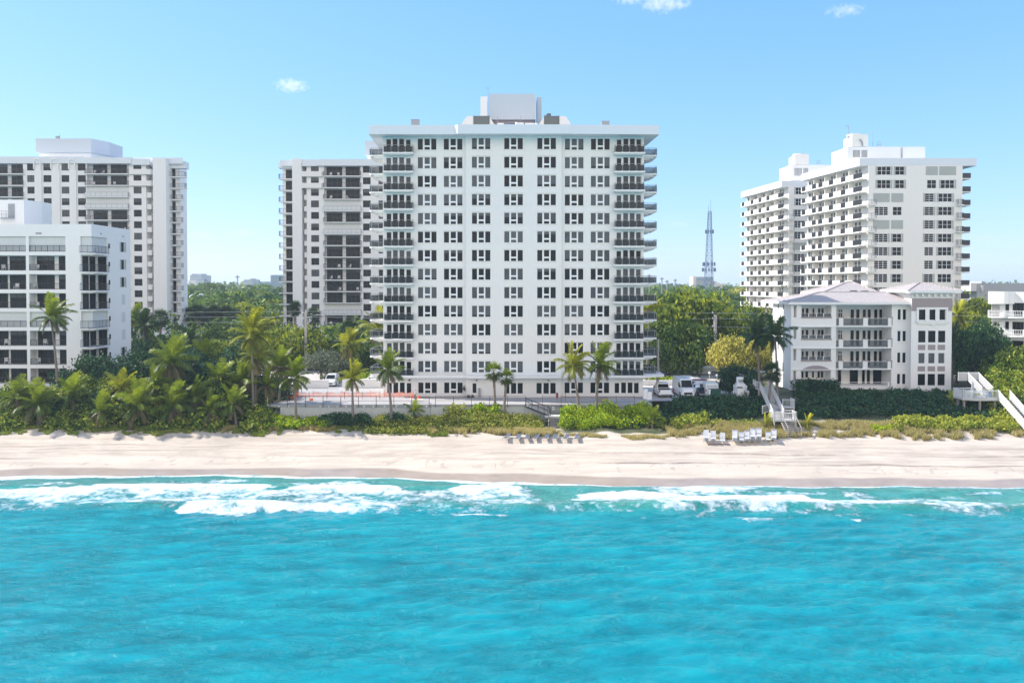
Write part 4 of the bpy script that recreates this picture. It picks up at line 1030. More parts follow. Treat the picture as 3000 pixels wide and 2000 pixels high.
    for pts, r in P['tubes']:
        m = MB(); m.tube(pts, r, 6); m.build('mast', M['midgrey'], b)
    lad = P['ladder']; m = MB()
    for dx in (0, .75): m.tube([(lad[0] + dx, lad[1], lad[2] - .1), (lad[0] + dx, lad[1], lad[2] + 1.05)], .05, 5)
    for dz in (.5, 1.05): m.tube([(lad[0], lad[1], lad[2] + dz), (lad[0] + .75, lad[1], lad[2] + dz)], .05, 5)
    m.build('roof_ladder', M['midgrey'], b)
    return b
_rc = {}
def _rail(w_):
    k = round(w_, 2)
    if k not in _rc:
        m = MB(); m.box(0, w_, 0, .04, .05, 1.05)
        for i in range(int(w_ / .3)): m.box(.1 + i * .3, .14 + i * .3, -.03, -.002, .05, 1.05)
        _rc[k] = m.mesh('railing', M['railmetal'])
    return _rc[k]
dD = 166.0
nearD, farD = (X(2514, 167), 167.0), (X(2344, 191.5), 191.5)
ypD = 172
blkD = [('penthouse', [(X(2479, ypD), ypD), (X(2706, ypD), ypD), (X(2706, ypD), ypD + 8), (X(2457, ypD + 4) - .2, ypD + 8), (X(2457, ypD + 4), ypD + 4)], 47.5, Z(432, ypD), 'stucco_b'),
        ('lift_tower', [(X(2491.6, ypD), ypD - .1), (X(2538.5, ypD), ypD - .1), (X(2538.5, ypD), ypD + 6), (X(2479, ypD + 4), ypD + 6), (X(2479, ypD + 4), ypD + 4)], Z(431.5, ypD), Z(396, ypD), 'stucco_d')]
box_tower('condominium_tower', 'nearer of two white towers with banded long side and dark railing panels, wide plain front', nearD, farD, 2820, dD, Z(488.4, 166), 2.718, 15, None,
          [2346, 2376, 2394.5, 2425, 2460, 2496], [[(2570, 2609, 3), (2623, 2649, 2), (2716.5, 2743, 2), (2756, 2796, 3)], [(2563, 2602.5, 3), (2616.5, 2642.5, 2), (2710.5, 2736, 2), (2750, 2790, 3)]],
          dict(zr=Z(465, 167), zfas=Z(487.5, 167), ov=X(2857, 167) - X(2820, dD), nb=5, pw=1.9, pwl=3.3, closed={(0, 2716.5), (0, 2756), (2, 2563), (2, 2616.5), (4, 2563), (4, 2616.5)},
               fbal=[(2534.5, 2564.5, 2, 15), (2801, 2819, 2, 15)], blocks=blkD, drum=[(X(2512, ypD), ypD + 2.6, Z(396, ypD))],
               breeze=(X(2495.5, ypD), X(2538, ypD), ypD - .0, Z(462, ypD), Z(441, ypD), 12, 7),
               tubes=[([(X(2487, ypD), ypD + 1, Z(396, ypD)), (X(2487, ypD), ypD + 1, Z(369, ypD))], .06), ([(X(2478, ypD), ypD + 1, Z(369, ypD)), (X(2487.5, ypD), ypD + 1, Z(370, ypD))], .06),
                      ([(X(2559, ypD), ypD + 1, Z(432, ypD)), (X(2559, ypD), ypD + 1, Z(383, ypD))], .04), ([(X(2637, ypD), ypD - .15, Z(464, ypD)), (X(2637, ypD), ypD - .15, Z(434, ypD))], .12),
                      ([(X(2512, ypD), ypD - .3, Z(412, ypD)), (X(2517, ypD), ypD - .3, Z(414, ypD)), (X(2521, ypD), ypD - .3, Z(422, ypD)), (X(2521, ypD), ypD - .3, Z(431, ypD))], .14)],
               ladder=(X(2569, ypD), ypD + .5, Z(432, ypD))))
dE = 200.0
nearE, farE = (X(2287, 201), 201.0), (X(2169, 226), 226.0)
ypE = 207
blkE = [('penthouse', [(X(2315, ypE), ypE), (X(2430, ypE), ypE), (X(2430, ypE), ypE + 8), (X(2298, ypE + 4) - .2, ypE + 8), (X(2298, ypE + 4), ypE + 4)], 46.9, Z(484.5, ypE), 'stucco_b'),
        ('lift_tower', [(X(2325, ypE), ypE - .1), (X(2366, ypE), ypE - .1), (X(2366, ypE), ypE + 6), (X(2316, ypE + 4), ypE + 6), (X(2316, ypE + 4), ypE + 4)], Z(484, ypE), Z(454, ypE), 'stucco_d')]
box_tower('condominium_tower', 'farther of two white towers with banded long side, partly hidden by the wide-fronted one', nearE, farE, 2480, dE, Z(550.9, 201), 2.70, 14, None,
          [2171, 2197, 2220, 2243, 2277], [[(2331, 2357, 3), (2390, 2420, 3)], [(2327, 2358, 3), (2390, 2420, 3)]],
          dict(zr=Z(530, 201), zfas=Z(551.5, 201) + .2, ov=2.2, nb=5, pw=1.9, pwl=3.1, closed={(5, 2327)},
               fbal=[(2303.5, 2326, 2, 14)], blocks=blkE, drum=[(X(2347, ypE), ypE + 2.6, Z(454, ypE))],
               breeze=(X(2325, ypE), X(2366, ypE), ypE, Z(516, ypE), Z(493, ypE), 11, 7),
               tubes=[([(X(2354, ypE), ypE + 1, Z(454, ypE)), (X(2354, ypE), ypE + 1, Z(441, ypE))], .05)], ladder=(X(2393, ypE), ypE + .5, Z(484, ypE))))

# ================================================================ VILLA on the dune (right)
def villa():
    d = 122.0; V = lambda zx: 2200 + zx / 3.485; Yp = lambda zy: 800 + zy / 3.485
    XV = lambda zx, dd=d: X(V(zx), dd); ZV = lambda zy, dd=d: Z(Yp(zy), dd)
    b = empty('villa_block', (XV(1200), d + 5, 6.6), 'four storey white villa block with pale tiled hip roofs on the dune', 'building')
    zg = 6.2; mb = MB(); ze = ZV(320)
    x0, x1, x2, x3, x4 = XV(412), XV(872), XV(1450), XV(1640), XV(2055)
    lv = [(330, 447), (553, 668), (775, 888), (998, 1100)]
    ops = []
    for i, (t, bt) in enumerate(lv): ops.append((XV(517), XV(823), ZV(bt if i < 3 else 1100), ZV(t), 2.2)); ops.append((XV(438), XV(468), ZV(bt + 5 if i < 3 else 1100), ZV(t + 2), 1.0))
    facade(mb, (0, d), 0, x0, x1, zg, ze, ops)
    ops = []; slabs = [ZV(536), ZV(756), ZV(975), ZV(1160)]; tops = [ZV(330), ZV(553), ZV(772), ZV(993)]
    dr = d + 1.0
    for zb, zt in zip(slabs, tops): ops.append((x1 + .02, x2, zb, zt, 2.6))
    facade(mb, (0, dr), 0, x1, x2 + .0, zg, ze, ops)
    ops = []
    ww = [(368, 480), (590, 700), (812, 920), (1030, 1140)]
    for t, bt in ww:
        for a_, c_ in ((1510, 1545), (1562, 1600)): ops.append((XV(a_), XV(c_), ZV(bt), ZV(t)))
    facade(mb, (0, d + .3), 0, x2, x3, zg, ze, ops, .12)
    for xx, y0, y1 in ((x1, d, dr), (x2, dr, d + .3), (x3, d + .3, d - .9)):
        z1 = ze
        if y1 > y0: mb.quad((xx, y0, zg), (xx, y1, zg), (xx, y1, z1), (xx, y0, z1))
        else: mb.quad((xx, y1, zg), (xx, y1, z1), (xx, y0, z1), (xx, y0, zg)) if False else mb.quad((xx, y0, zg), (xx, y1, zg), (xx, y1, z1), (xx, y0, z1))
    # tower bay
    dt = d - .9; s_ = dt / d; XT = lambda zx: X(V(zx), dt); ZT = lambda zy: Z(Yp(zy), dt)
    ops = []; tw = [(373, 478), (588, 708), (815, 925), (1030, 1148)]
    for k, (t, bt) in enumerate(tw):
        for a_, c_ in ((1717, 1783), (1818, 1885), (1920, 1985)):
            e = 4 if k in (1, 3) else 0; ops.append((XT(a_ - e), XT(c_ + e), ZT(bt), ZT(t)))
    facade(mb, (0, dt), 0, XT(1640), XT(2055), zg, ZT(205), ops, .12)
    xr = XT(2055); mb.quad((xr, dt, zg), (xr, d + 14, zg), (xr, d + 14, ZT(205)), (xr, dt, ZT(205)))
    mb.quad((XT(1640), dt + 7, ze - .2), (XT(1640), dt, ze - .2), (XT(1640), dt, ZT(205)), (XT(1640), dt + 7, ZT(205)))
    # left side wall (sunlit)
    so = [(2.2, 2.9, 8.6 + 3.2 * k, 10.2 + 3.2 * k) for k in range(4)] + [(4.6, 5.3, 8.6 + 3.2 * k, 10.2 + 3.2 * k) for k in range(4)]
    facade(mb, (x0, d + 8.5), -pi / 2, 0, 8.5, zg, ze, so, .1)
    mb.quad((x4, d + 14, zg), (x0 + 8, d + 14, zg), (x0 + 8, d + 14, ze), (x4, d + 14, ze)); mb.quad((x0 + 8, d + 14, zg), (x0, d + 8.5, zg), (x0, d + 8.5, ze), (x0 + 8, d + 14, ze))
    mb.build('wall', M['stucco_f'], b)
    for (ua, ub, za, zb_) in so:
        c = at((x0, d + 8.5), -pi / 2, ua, .04); place('window', win('vs', ub - ua, zb_ - za, [(.1, .9, .05, .95)], 'white', 'glass', 1.0), b, (*c, za), -pi / 2)
    # windows
    for t, bt in ww:
        for a_, c_ in ((1510, 1545), (1562, 1600)): place('window', win('v2', XV(c_) - XV(a_), ZV(t) - ZV(bt), [(.08, .92, .03, .97)], 'white', 'glass', 0), b, (XV(a_), d + .36, ZV(bt)))
        s = MB(); s.box(XV(1500), XV(1610), d + .2, d + .297, ZV(bt) - .14, ZV(bt) - .004); s.build('window_sill', M['stucco_f'], b)
    for k, (t, bt) in enumerate(tw):
        e = 4 if k in (1, 3) else 0
        for a_, c_ in ((1717, 1783), (1818, 1885), (1920, 1985)):
            place('window', win('v3', XT(c_ + e) - XT(a_ - e), ZT(t) - ZT(bt), [(.04, .96, .03, .97)], 'darkframe' if k != 2 else 'white', 'glass', 1.0 if k == 2 else 0), b, (XT(a_ - e), dt + .05, ZT(bt)))
    for (t, bt) in ((732, 785), (952, 1003)):
        for a_, c_ in ((1710, 1785), (1812, 1888), (1912, 1988)):
            m = MB(); m.box(XT(a_), XT(c_), dt - .03, dt - .004, ZT(bt), ZT(t)); m.build('spandrel_panel', M['pinkwall'], b)
    m = MB(); fr = (1690, 2010)
    m.box(XT(1690), XT(2010), dt - .16, dt - .1, ZT(370), ZT(350)); m.box(XT(1690), XT(1712), dt - .16, dt - .1, ZT(488), ZT(370) - .002); m.box(XT(1990), XT(2010), dt - .16, dt - .1, ZT(488), ZT(370) - .002)
    for c in (1800, 1902): m.box(XT(c) - .3, XT(c) + .3, dt - .15, dt - .1, ZT(488), ZT(370) - .002)
    m.box(XT(1682), XT(2018), dt - .3, dt - .004, ZT(500), ZT(489)); m.box(XT(1700), XT(2000), dt - .22, dt - .004, ZT(520), ZT(500) - .002); m.box(XT(1838), XT(1866), dt - .3, dt - .224, ZT(530), ZT(510))
    m.build('window_surround', M['stucco_f'], b)
    m = MB(); m.box(XT(1642), XT(2053), dt - .09, dt - .004, ZT(348), ZT(258)); m.box(XT(1642), XT(1688), dt - .09, dt - .004, ZT(385), ZT(348) - .002); m.box(XT(2012), XT(2053), dt - .09, dt - .004, ZT(385), ZT(348) - .002)
    m.build('mauve_band', M['pinkwall'], b)
    m = MB()
    m.box(XT(1630), XT(2066), dt - .5, dt - .004, ZT(212), ZT(200))
    for c in range(1672, 2045, 62): m.box(XT(c), XT(c + 20), dt - .42, dt - .006, ZT(240), ZT(212) - .002)
    m.build('bracket_cornice', M['stucco_f'], b)
    # left porch: sills, glass rails, inner doors
    for i, (t, bt) in enumerate(lv):
        yb_ = d + 2.12; zb = ZV(bt) - (1.2 if i < 3 else 1.6)
        if i < 3:
            m = MB(); m.box(XV(514), XV(826), d - .10, d + .12, ZV(bt + 14), ZV(bt)); m.build('porch_sill', M['pinkwall'], b)
            m = MB(); m.box(XV(520), XV(822), d + .2, d + .22, ZV(bt) + .002, ZV(bt - 34))
            m.build('glass_rail', M['clearglass'], b)
            m = MB()
            for c in (592, 672, 745): m.box(XV(c), XV(c + 7), d + .14, d + .19, ZV(bt), ZV(bt - 34)); m2 = None
            m.box(XV(520), XV(822), d + .14, d + .19, ZV(bt - 34), ZV(bt - 36)); m.build('rail_post', M['white'], b)
        for a_, c_ in ((520, 545), (560, 592), (628, 652), (684, 712), (718, 746), (788, 822)):
            h = ZV(t + 32) - ZV(bt) if i < 3 else ZV(1018) - ZV(1085)
            place('porch_door', win('vp', X(V(c_), yb_) - X(V(a_), yb_), h, [(.08, .92, 0, .96)], 'white', 'glass', 0), b, (X(V(a_), yb_), yb_ - .02, ZV(bt) + .01 if i < 3 else ZV(1085)))
    # arch on the ground floor porch
    m = MB(); xa, xc = XV(517), XV(823); N = 14; zt = ZV(960) + .25; zs_ = ZV(998); y_ = d - .08
    for i in range(N):
        f0, f1 = i / N, (i + 1) / N; h = lambda f: zs_ + (zt - zs_) * sin(pi * f) ** .7
        m.quad((xa + (xc - xa) * f0, y_, zs_), (xa + (xc - xa) * f1, y_, zs_), (xa + (xc - xa) * f1, y_, h(f1)), (xa + (xc - xa) * f0, y_, h(f0)))
    m.build('arch_infill', M['pinkwall'], b)
    # central balconies
    for i in range(4):
        zb, zt = slabs[i], tops[i]; yb_ = dr + 2.52
        XB = lambda zx: X(V(zx), yb_)
        if i < 3:
            for a_, c_ in ((895, 912), (918, 935)): place('balcony_door', win('vd', XB(c_) - XB(a_), 2.3, [(.1, .9, 0, .75), (.1, .9, .82, .97)], 'white', 'glass', 0), b, (XB(a_), yb_ - .02, zb + .02))
            for a_, c_ in ((1018, 1056), (1074, 1112), (1142, 1177), (1192, 1227), (1258, 1295), (1310, 1348)): place('balcony_door', win('ve', XB(c_) - XB(a_), 2.35, [(.06, .94, 0, .97)], 'white', 'glass', 0), b, (XB(a_), yb_ - .02, zb + .02))
        else:
            for a_, c_ in ((893, 930), (1012, 1105), (1140, 1172), (1190, 1225), (1250, 1345)): place('balcony_door', win('vf', XB(c_) - XB(a_), 2.35, [(.04, .96, 0, .97)], 'white', 'glass', 0), b, (XB(a_), yb_ - .02, zb + .02))
        if i < 3:
            m = MB(); m.box(x1 + .05, XV(1452), dr - .75, dr - .004, zb - .22, zb - .02); o = m.build('balcony', M['stucco_f'], b)
            yr = dr - .7; zt_ = Z(Yp(460 + 221 * i), yr); zb2 = zb - .018
            for a_, c_ in ((902, 946), (1150, 1198), (1404, 1448)):
                m = MB(); m.box(X(V(a_), yr), X(V(c_), yr), yr, yr + .4, zb2, zt_ + .05); m.box(X(V(a_), yr) - .06, X(V(c_), yr) + .06, yr - .05, yr + .45, zt_ + .052, zt_ + .18, 1); m.build('balcony_pier', [M['stucco_f'], M['pinkwall']], o)
            m = MB()
            for a_, c_ in ((878, 900), (948, 1148), (1200, 1402)): m.box(X(V(a_), yr), X(V(c_), yr), yr + .1, yr + .12, zb2 + .05, zt_ - .05)
            m.build('glass_rail', M['clearglass'], o)
            m = MB()
            for a_, c_ in ((878, 900), (948, 1148), (1200, 1402)): m.box(X(V(a_), yr), X(V(c_), yr), yr + .09, yr + .13, zt_ - .048, zt_)
            m.build('top_rail', M['white'], o)
    for i, zb in enumerate(slabs):
        m = MB()
        m.box(x0 - .12, x1 + .004, d - .12, d - .004, zb - .30 + .08, zb - .12)
        if i < 3: m.build('string_course', M['stucco_f'], b)
    m = MB(); m.box(x1, XV(1440), d - 1.2, d - 1.16, ZV(1108), ZV(1104)); m.tube([(XV(1375), d - 1.2, ZV(1160)), (XV(1375), d - 1.2, ZV(1104))], .12, 6); m.build('terrace_rail', M['white'], b)
    # roofs
    def hip(name, x0, x1, y0, y1, ze_, zr_, rx0, rx1, ry, ov=.7):
        m = MB(); A, B, Cc, D = (x0 - ov, y0 - ov, ze_), (x1 + ov, y0 - ov, ze_), (x1 + ov, y1 + ov, ze_), (x0 - ov, y1 + ov, ze_); E, F = (rx0, ry, zr_), (rx1, ry, zr_)
        m.quad(A, B, F, E); m.quad(Cc, D, E, F); m.poly([D, A, E]); m.poly([B, Cc, F])
        o = m.build(name, M['tiles'], b)
        m = MB(); m.box(x0 - ov, x1 + ov, y0 - ov, y1 + ov, ze_ - .34, ze_ - .004); m.build('eaves', M['stucco_f'], b)
        m = MB()
        for p, q in ((A, E), (B, F), (E, F), (D, E), (Cc, F)): m.tube([p, q], .14, 6)
        m.build('ridge_tiles', M['tiles'], o); return o
    zE = ZV(300) ; hip('roof', x0, x3 + .4, d, d + 12, ze + .35, Z(Yp(196), d + 5.2), XV(700, d + 5), XV(1560, d + 5), d + 5.2)
    hip('roof', XT(1640), XT(2055), dt, dt + 7.5, ZT(199) + .32, Z(Yp(100), dt + 4), XT(1845), XT(1865), dt + 3.7, .95)
    yh = d + 11; hip('roof', X(V(765), yh), X(V(1235), yh), yh, yh + 9, Z(Yp(195), yh), Z(Yp(92), yh + 4.5), X(V(985), yh + 4.5), X(V(1035), yh + 4.5), yh + 4.5)
    m = MB(); m.box(X(V(755), yh) + .6, X(V(1225), yh), yh, yh + 8.8, ze - .5, Z(Yp(195), yh) - .36); m.build('upper_wall', M['stucco_f'], b)
    for zx, zy, yy in ((1050, 188, d + 6.5), (1160, 190, d + 6.5), (1120, 135, yh + 3)):
        m = MB(); xx = X(V(zx), yy); m.box(xx - .45, xx + .45, yy - .3, yy + .5, Z(Yp(zy), yy) - .4, Z(Yp(zy), yy) + .15); m.build('roof_vent', M['darkframe'], b)
    return b
villa()

# ================================================================ WHITE BLOCK at the right edge
def right_block():
    b = empty('apartment_block', (82, 133, 6), 'sunlit white low-rise block with curved balconies at the right edge of the view', 'building')
    # facade turned to the sun: runs from far-left to near-right
    O = (X(2905, 137), 137.0); a = radians(-38); zr = Z(857, 133); zg = 6; L = 26
    mb = MB(); ops = []; zt = [Z(888, 133) - 3.1 * k for k in range(4)]
    dn = [(2950 - 4, 2957), (2967, 3001), (3030, 3065), (3100, 3135)]
    US = [(u_on(p, O, a), u_on(q, O, a)) for p, q in dn]
    for z in zt:
        for (ua, ub) in US: ops.append((ua, ub, z - (1.5 if ub - ua < 1.5 else 2.2), z, .2))
        ops.append((.05, u_on(2929, O, a), z - 2.3, z, 1.5))
    facade(mb, O, a, 0, L, zg, zr, ops)
    q = at(O, a, 0, 9); w2 = at(O, a, L, 9); e = at(O, a, L)
    mb.quad((*q, zg), (*O, zg), (*O, zr), (*q, zr)); mb.quad((*e, zg), (*w2, zg), (*w2, zr), (*e, zr)); mb.quad((*w2, zg), (*q, zg), (*q, zr), (*w2, zr))
    mb.quad((*O, zr), (*e, zr), (*w2, zr), (*q, zr))
    mb.build('wall', M['stucco_c'], b)
    for z in zt:
        for i, (ua, ub) in enumerate(US):
            h = 1.5 if ub - ua < 1.5 else 2.2
            place('window' if h < 2 else 'sliding_door', win('rb', ub - ua, h, grid(1 if h < 2 else 3, 1, .03, .02), 'darkframe', 'bronzeglass', 0), b, (*at(O, a, ua, .1), z - h), a)
    for k, z in enumerate(zt):
        for (c, r_, y0) in ((1.4, 1.9, 0), ((US[1][0] + US[1][1]) / 2, 2.3, 0), ((US[2][0] + US[2][1]) / 2, 2.3, 0)):
            m = MB(); N = 10; pts = [at(O, a, c + r_ * cos(pi + pi * i / N), 1.25 * sin(pi + pi * i / N) - .01) for i in range(N + 1)]
            m.prism(pts, z - 2.5, z - 2.3)
            if k == 0 and c < 2: m2 = MB(); m2.prism(pts, zr - 1.9, zr + .15); m2.build('curved_parapet', M['stucco_c'], b)
            o = m.build('balcony', M['stucco_c'], b); r = MB()
            for p, q2 in zip(pts[:-1], pts[1:]):
                for hz in (.35, 1.0): r.tube([(*p, z - 2.3 + hz), (*q2, z - 2.3 + hz)], .04, 5)
                for t in (0, .33, .66): x, y = p[0] + (q2[0] - p[0]) * t, p[1] + (q2[1] - p[1]) * t; r.tube([(x, y, z - 2.3), (x, y, z - 1.3)], .03, 4)
            r.build('railing', M['white'], o)
right_block()

# ================================================================ far buildings, mast, poles
def far_building(label, px0, px1, py, d, dep, mt, name='office_building', extra=None, wins=None):
    b = empty(name, (X((px0 + px1) / 2, d), d, 7), label, 'building'); m = MB(); m.box(X(px0, d), X(px1, d), d, d + dep, 5, Z(py, d)); m.build('wall', M[mt], b)
    if wins:
        nx, nz = wins; w = X(px1, d) - X(px0, d); h = Z(py, d) - 8
        for j in range(nz):
            m = MB(); m.box(X(px0, d) + w * .04, X(px1, d) - w * .04, d - .4, d - .05, 8 + h * (j + .35) / nz, 8 + h * (j + .75) / nz); m.build('window_band', M['farblue'], b)
    for (a, c, p, q, mt2, nm) in extra or []:
        m = MB(); m.box(X(a, d - 1), X(c, d - 1), d - 1 + .5, d + dep * .6, Z(q, d), Z(p, d)); m.build(nm, M[mt2], b)
    return b
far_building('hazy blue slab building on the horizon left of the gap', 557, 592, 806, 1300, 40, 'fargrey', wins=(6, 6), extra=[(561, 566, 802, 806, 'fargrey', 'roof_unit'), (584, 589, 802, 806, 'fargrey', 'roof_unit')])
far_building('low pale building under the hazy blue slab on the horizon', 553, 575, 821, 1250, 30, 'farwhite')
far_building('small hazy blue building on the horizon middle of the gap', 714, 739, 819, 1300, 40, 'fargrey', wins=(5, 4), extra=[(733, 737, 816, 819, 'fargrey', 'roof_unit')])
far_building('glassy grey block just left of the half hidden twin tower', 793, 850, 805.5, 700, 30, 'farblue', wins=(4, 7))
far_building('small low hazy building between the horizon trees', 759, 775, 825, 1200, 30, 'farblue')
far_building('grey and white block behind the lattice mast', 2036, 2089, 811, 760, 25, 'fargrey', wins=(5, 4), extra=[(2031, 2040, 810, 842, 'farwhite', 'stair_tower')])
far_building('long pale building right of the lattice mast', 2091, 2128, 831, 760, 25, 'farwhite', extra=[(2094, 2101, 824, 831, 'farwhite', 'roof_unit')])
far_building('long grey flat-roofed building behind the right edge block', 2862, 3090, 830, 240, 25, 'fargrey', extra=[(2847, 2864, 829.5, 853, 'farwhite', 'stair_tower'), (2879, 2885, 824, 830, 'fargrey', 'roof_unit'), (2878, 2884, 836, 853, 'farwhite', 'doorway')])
def dome(label, px, py, rx, d, h, mt):
    m = MB(); cx = X(px, d); r = rx / FPX * d; N = 24
    prof = [(1, 0), (.97, .25), (.85, .6), (.6, .85), (.3, .97), (.02, 1.0)]; zc = Z(py, d)
    for (r0, h0), (r1, h1) in zip(prof[:-1], prof[1:]):
        for i in range(N):
            t0, t1 = 2 * pi * i / N, 2 * pi * (i + 1) / N
            m.quad((cx + r * r0 * cos(t0), d + r * r0 * sin(t0), zc + h * h0), (cx + r * r0 * cos(t1), d + r * r0 * sin(t1), zc + h * h0), (cx + r * r1 * cos(t1), d + r * r1 * sin(t1), zc + h * h1), (cx + r * r1 * cos(t0), d + r * r1 * sin(t0), zc + h * h1))
    m.prism([(cx + r * cos(2 * pi * i / N), d + r * sin(2 * pi * i / N)) for i in range(N)], 6, zc); o = m.build('domed_roof_hall', M[mt]); tag(o, label, 'building')
dome('shallow grey domed roof rising from the trees', 581, 877, 29, 330, 2.4, 'fargrey')
def lattice_mast():
    d = 560.0; b = empty('lattice_mast', (X(2076, d), d, 7), 'tall steel lattice mast with antenna clusters above the trees', 'mast')
    z0, z1 = 8, Z(620, d); wb, wt = X(2088, d) - X(2062, d), X(2082, d) - X(2074, d); cx = X(2075.5, d); N = 17
    def c(f, k):
        w_ = (wb + (wt - wb) * f) / 2; q = [(-1, -1), (1, -1), (1, 1), (-1, 1)][k]; return np.array([cx + (f * .6) + q[0] * w_, d + q[1] * w_, z0 + (z1 - z0) * f])
    m = MB()
    for k in range(4): m.tube([c(0, k), c(1, k)], .15, 4)
    m.build('mast_leg', M['bluegrey'], b); m = MB()
    for i in range(N):
        f0, f1 = i / N, (i + 1) / N
        for k in range(4): m.tube([c(f0, k), c(f1, (k + 1) % 4)], .085, 4); m.tube([c(f0, (k + 1) % 4), c(f1, k)], .085, 4); m.tube([c(f1, k), c(f1, (k + 1) % 4)], .085, 4)
    m.build('bracing', M['bluegrey'], b)
    for f, n, r in ((.785, 6, 1.2), (.44, 9, 2.6), (.38, 7, 3.0)):
        m = MB(); p = c(f, 0) + (c(f, 2) - c(f, 0)) / 2
        for i in range(n):
            t = 2 * pi * i / n; x, y = p[0] + (r + 1.4) * cos(t), p[1] + (r + 1.4) * sin(t); m.box(x - .35, x + .35, y - .3, y + .3, p[2] - 1.3, p[2] + 1.3); m.tube([tuple(p), (x, y, p[2])], .1, 4)
        m.build('antenna_cluster', M['bluegrey'], b)
    m = MB(); t = c(1, 0); m.tube([tuple(t), (t[0], t[1], t[2] + 4)], .12, 4); m.tube([(t[0] + 1.4, t[1], t[2]), (t[0] + 1.4, t[1], t[2] + 8)], .1, 4); m.build('whip_antenna', M['bluegrey'], b)
lattice_mast()
def small_mast(px, py, d, label, w_=.5, z0=7):
    m = MB(); m.tube([(X(px, d), d, z0), (X(px, d), d, Z(py, d))], w_, 6); m.box(X(px, d) - w_ * 3, X(px, d) + w_ * 3, d - w_, d + w_, Z(py, d) - w_ * 4, Z(py, d) - w_ * 2)
    o = m.build('distant_pole', M['midgrey']); tag(o, label, 'pole'); return o
small_mast(696, 806, 900, 'thin reddish mast on the horizon between the twin towers', .7)
for px, py, i in ((1902, 803, 0), (1939, 812, 1), (1954, 820, 2), (1978, 817, 3)):
    small_mast(px, py, 420, ['distant pole just beside the balconies of the middle tower', 'tallest distant pole right of the middle tower', 'short distant pole between two taller ones', 'pale distant pole beside a small white house'][i], .28)

def power_pole(px, pytop, pybot, d, label, w_, arms):
    b = empty('utility_pole', (X(px, d), d, 5.5), label, 'utility pole', 'utility poles along the coast road'); zt, zb = Z(pytop, d), 5.4
    m = MB(); x = X(px, d); m.prism([(x - w_, d - w_), (x + w_, d - w_), (x + w_, d + w_), (x - w_, d + w_)], zb, (zb + zt) * .5)
    m.prism([(x - w_ * .78, d - w_ * .78), (x + w_ * .78, d - w_ * .78), (x + w_ * .78, d + w_ * .78), (x - w_ * .78, d + w_ * .78)], (zb + zt) * .5 + .002, zt); m.build('pole', M['pole'], b)
    for z in arms:
        m = MB(); m.box(x - .55, x - w_ * .8, d - .06, d + .06, z - .05, z + .05); m.tube([(x - .5, d, z + .05), (x - .5, d, z + .3)], .07, 6); m.build('insulator', M['farwhite'], b)
    return b
dw = 150.0
wz = [Z(p, dw) for p in (917, 934, 957, 1008)]
power_pole(2096, 922, 1150, dw, 'square concrete power pole standing by the parked cars', .30, wz[:3])
power_pole(895.5, 915, 1110, dw, 'square concrete power pole in front of the half hidden twin tower', .26, wz[:3])
for i, (py0, py1, nm) in enumerate(((912, 916.5, 'topmost'), (927, 933, 'second from top'), (944, 957, 'third from top'), (996, 1007.5, 'lowest'))):
    z0, z1 = Z(py0, dw), Z(py1, dw); m = MB(); xs = [-130, X(895.5, dw), X(2096, dw), 130]
    for xa, xb in zip(xs[:-1], xs[1:]):
        n = 14; P_ = []
        for k in range(n + 1):
            t = k / n; x = xa + (xb - xa) * t; zz = z0 + (z1 - z0) * (x + 38) / 76; P_.append((x, dw - .3, zz - (.35 if xb - xa > 60 else .25) * 4 * t * (1 - t)))
        m.tube(P_, .022, 4)
    o = m.build('power_cable', M['wire']); tag(o, nm + ' of the thin power cables strung between the concrete poles', 'cable', 'power cables')
# ================================================================ VEGETATION
def leaves(name, c, n, size, tint, m, parent=None, aspect=.62, off=(0, 0, 0)):
    N = len(c); c = c - np.array(off); r = np.random.default_rng(N)
    n = n * .7 + r.normal(0, .6, (N, 3)); n /= np.linalg.norm(n, axis=1)[:, None] + 1e-9
    u = np.cross(n, r.normal(0, 1, (N, 3))); u /= np.linalg.norm(u, axis=1)[:, None] + 1e-9; v = np.cross(n, u)
    s = np.asarray(size) * np.ones(N); s = s[:, None]
    P = np.stack([c - u * s, c + v * s * aspect, c + u * s, c - v * s * aspect], 1).reshape(-1, 3)
    return quads(name, P, tint, m, parent)
def quads(name, P, tint, m, parent=None):
    N = len(P) // 4; me = bpy.data.meshes.new(name); me.vertices.add(N * 4); me.vertices.foreach_set('co', P.reshape(-1).astype(np.float32))
    me.loops.add(N * 4); me.loops.foreach_set('vertex_index', np.arange(N * 4, dtype=np.int32)); me.polygons.add(N)
    me.polygons.foreach_set('loop_start', (np.arange(N) * 4).astype(np.int32)); me.update(calc_edges=True)
    a = me.attributes.new('tint', 'FLOAT', 'POINT'); a.data.foreach_set('value', np.repeat(np.clip(tint, 0, 1), 4).astype(np.float32))
    me.materials.append(m); o = bpy.data.objects.new(name, me); C.objects.link(o)
    if parent: o.parent = parent
    return o
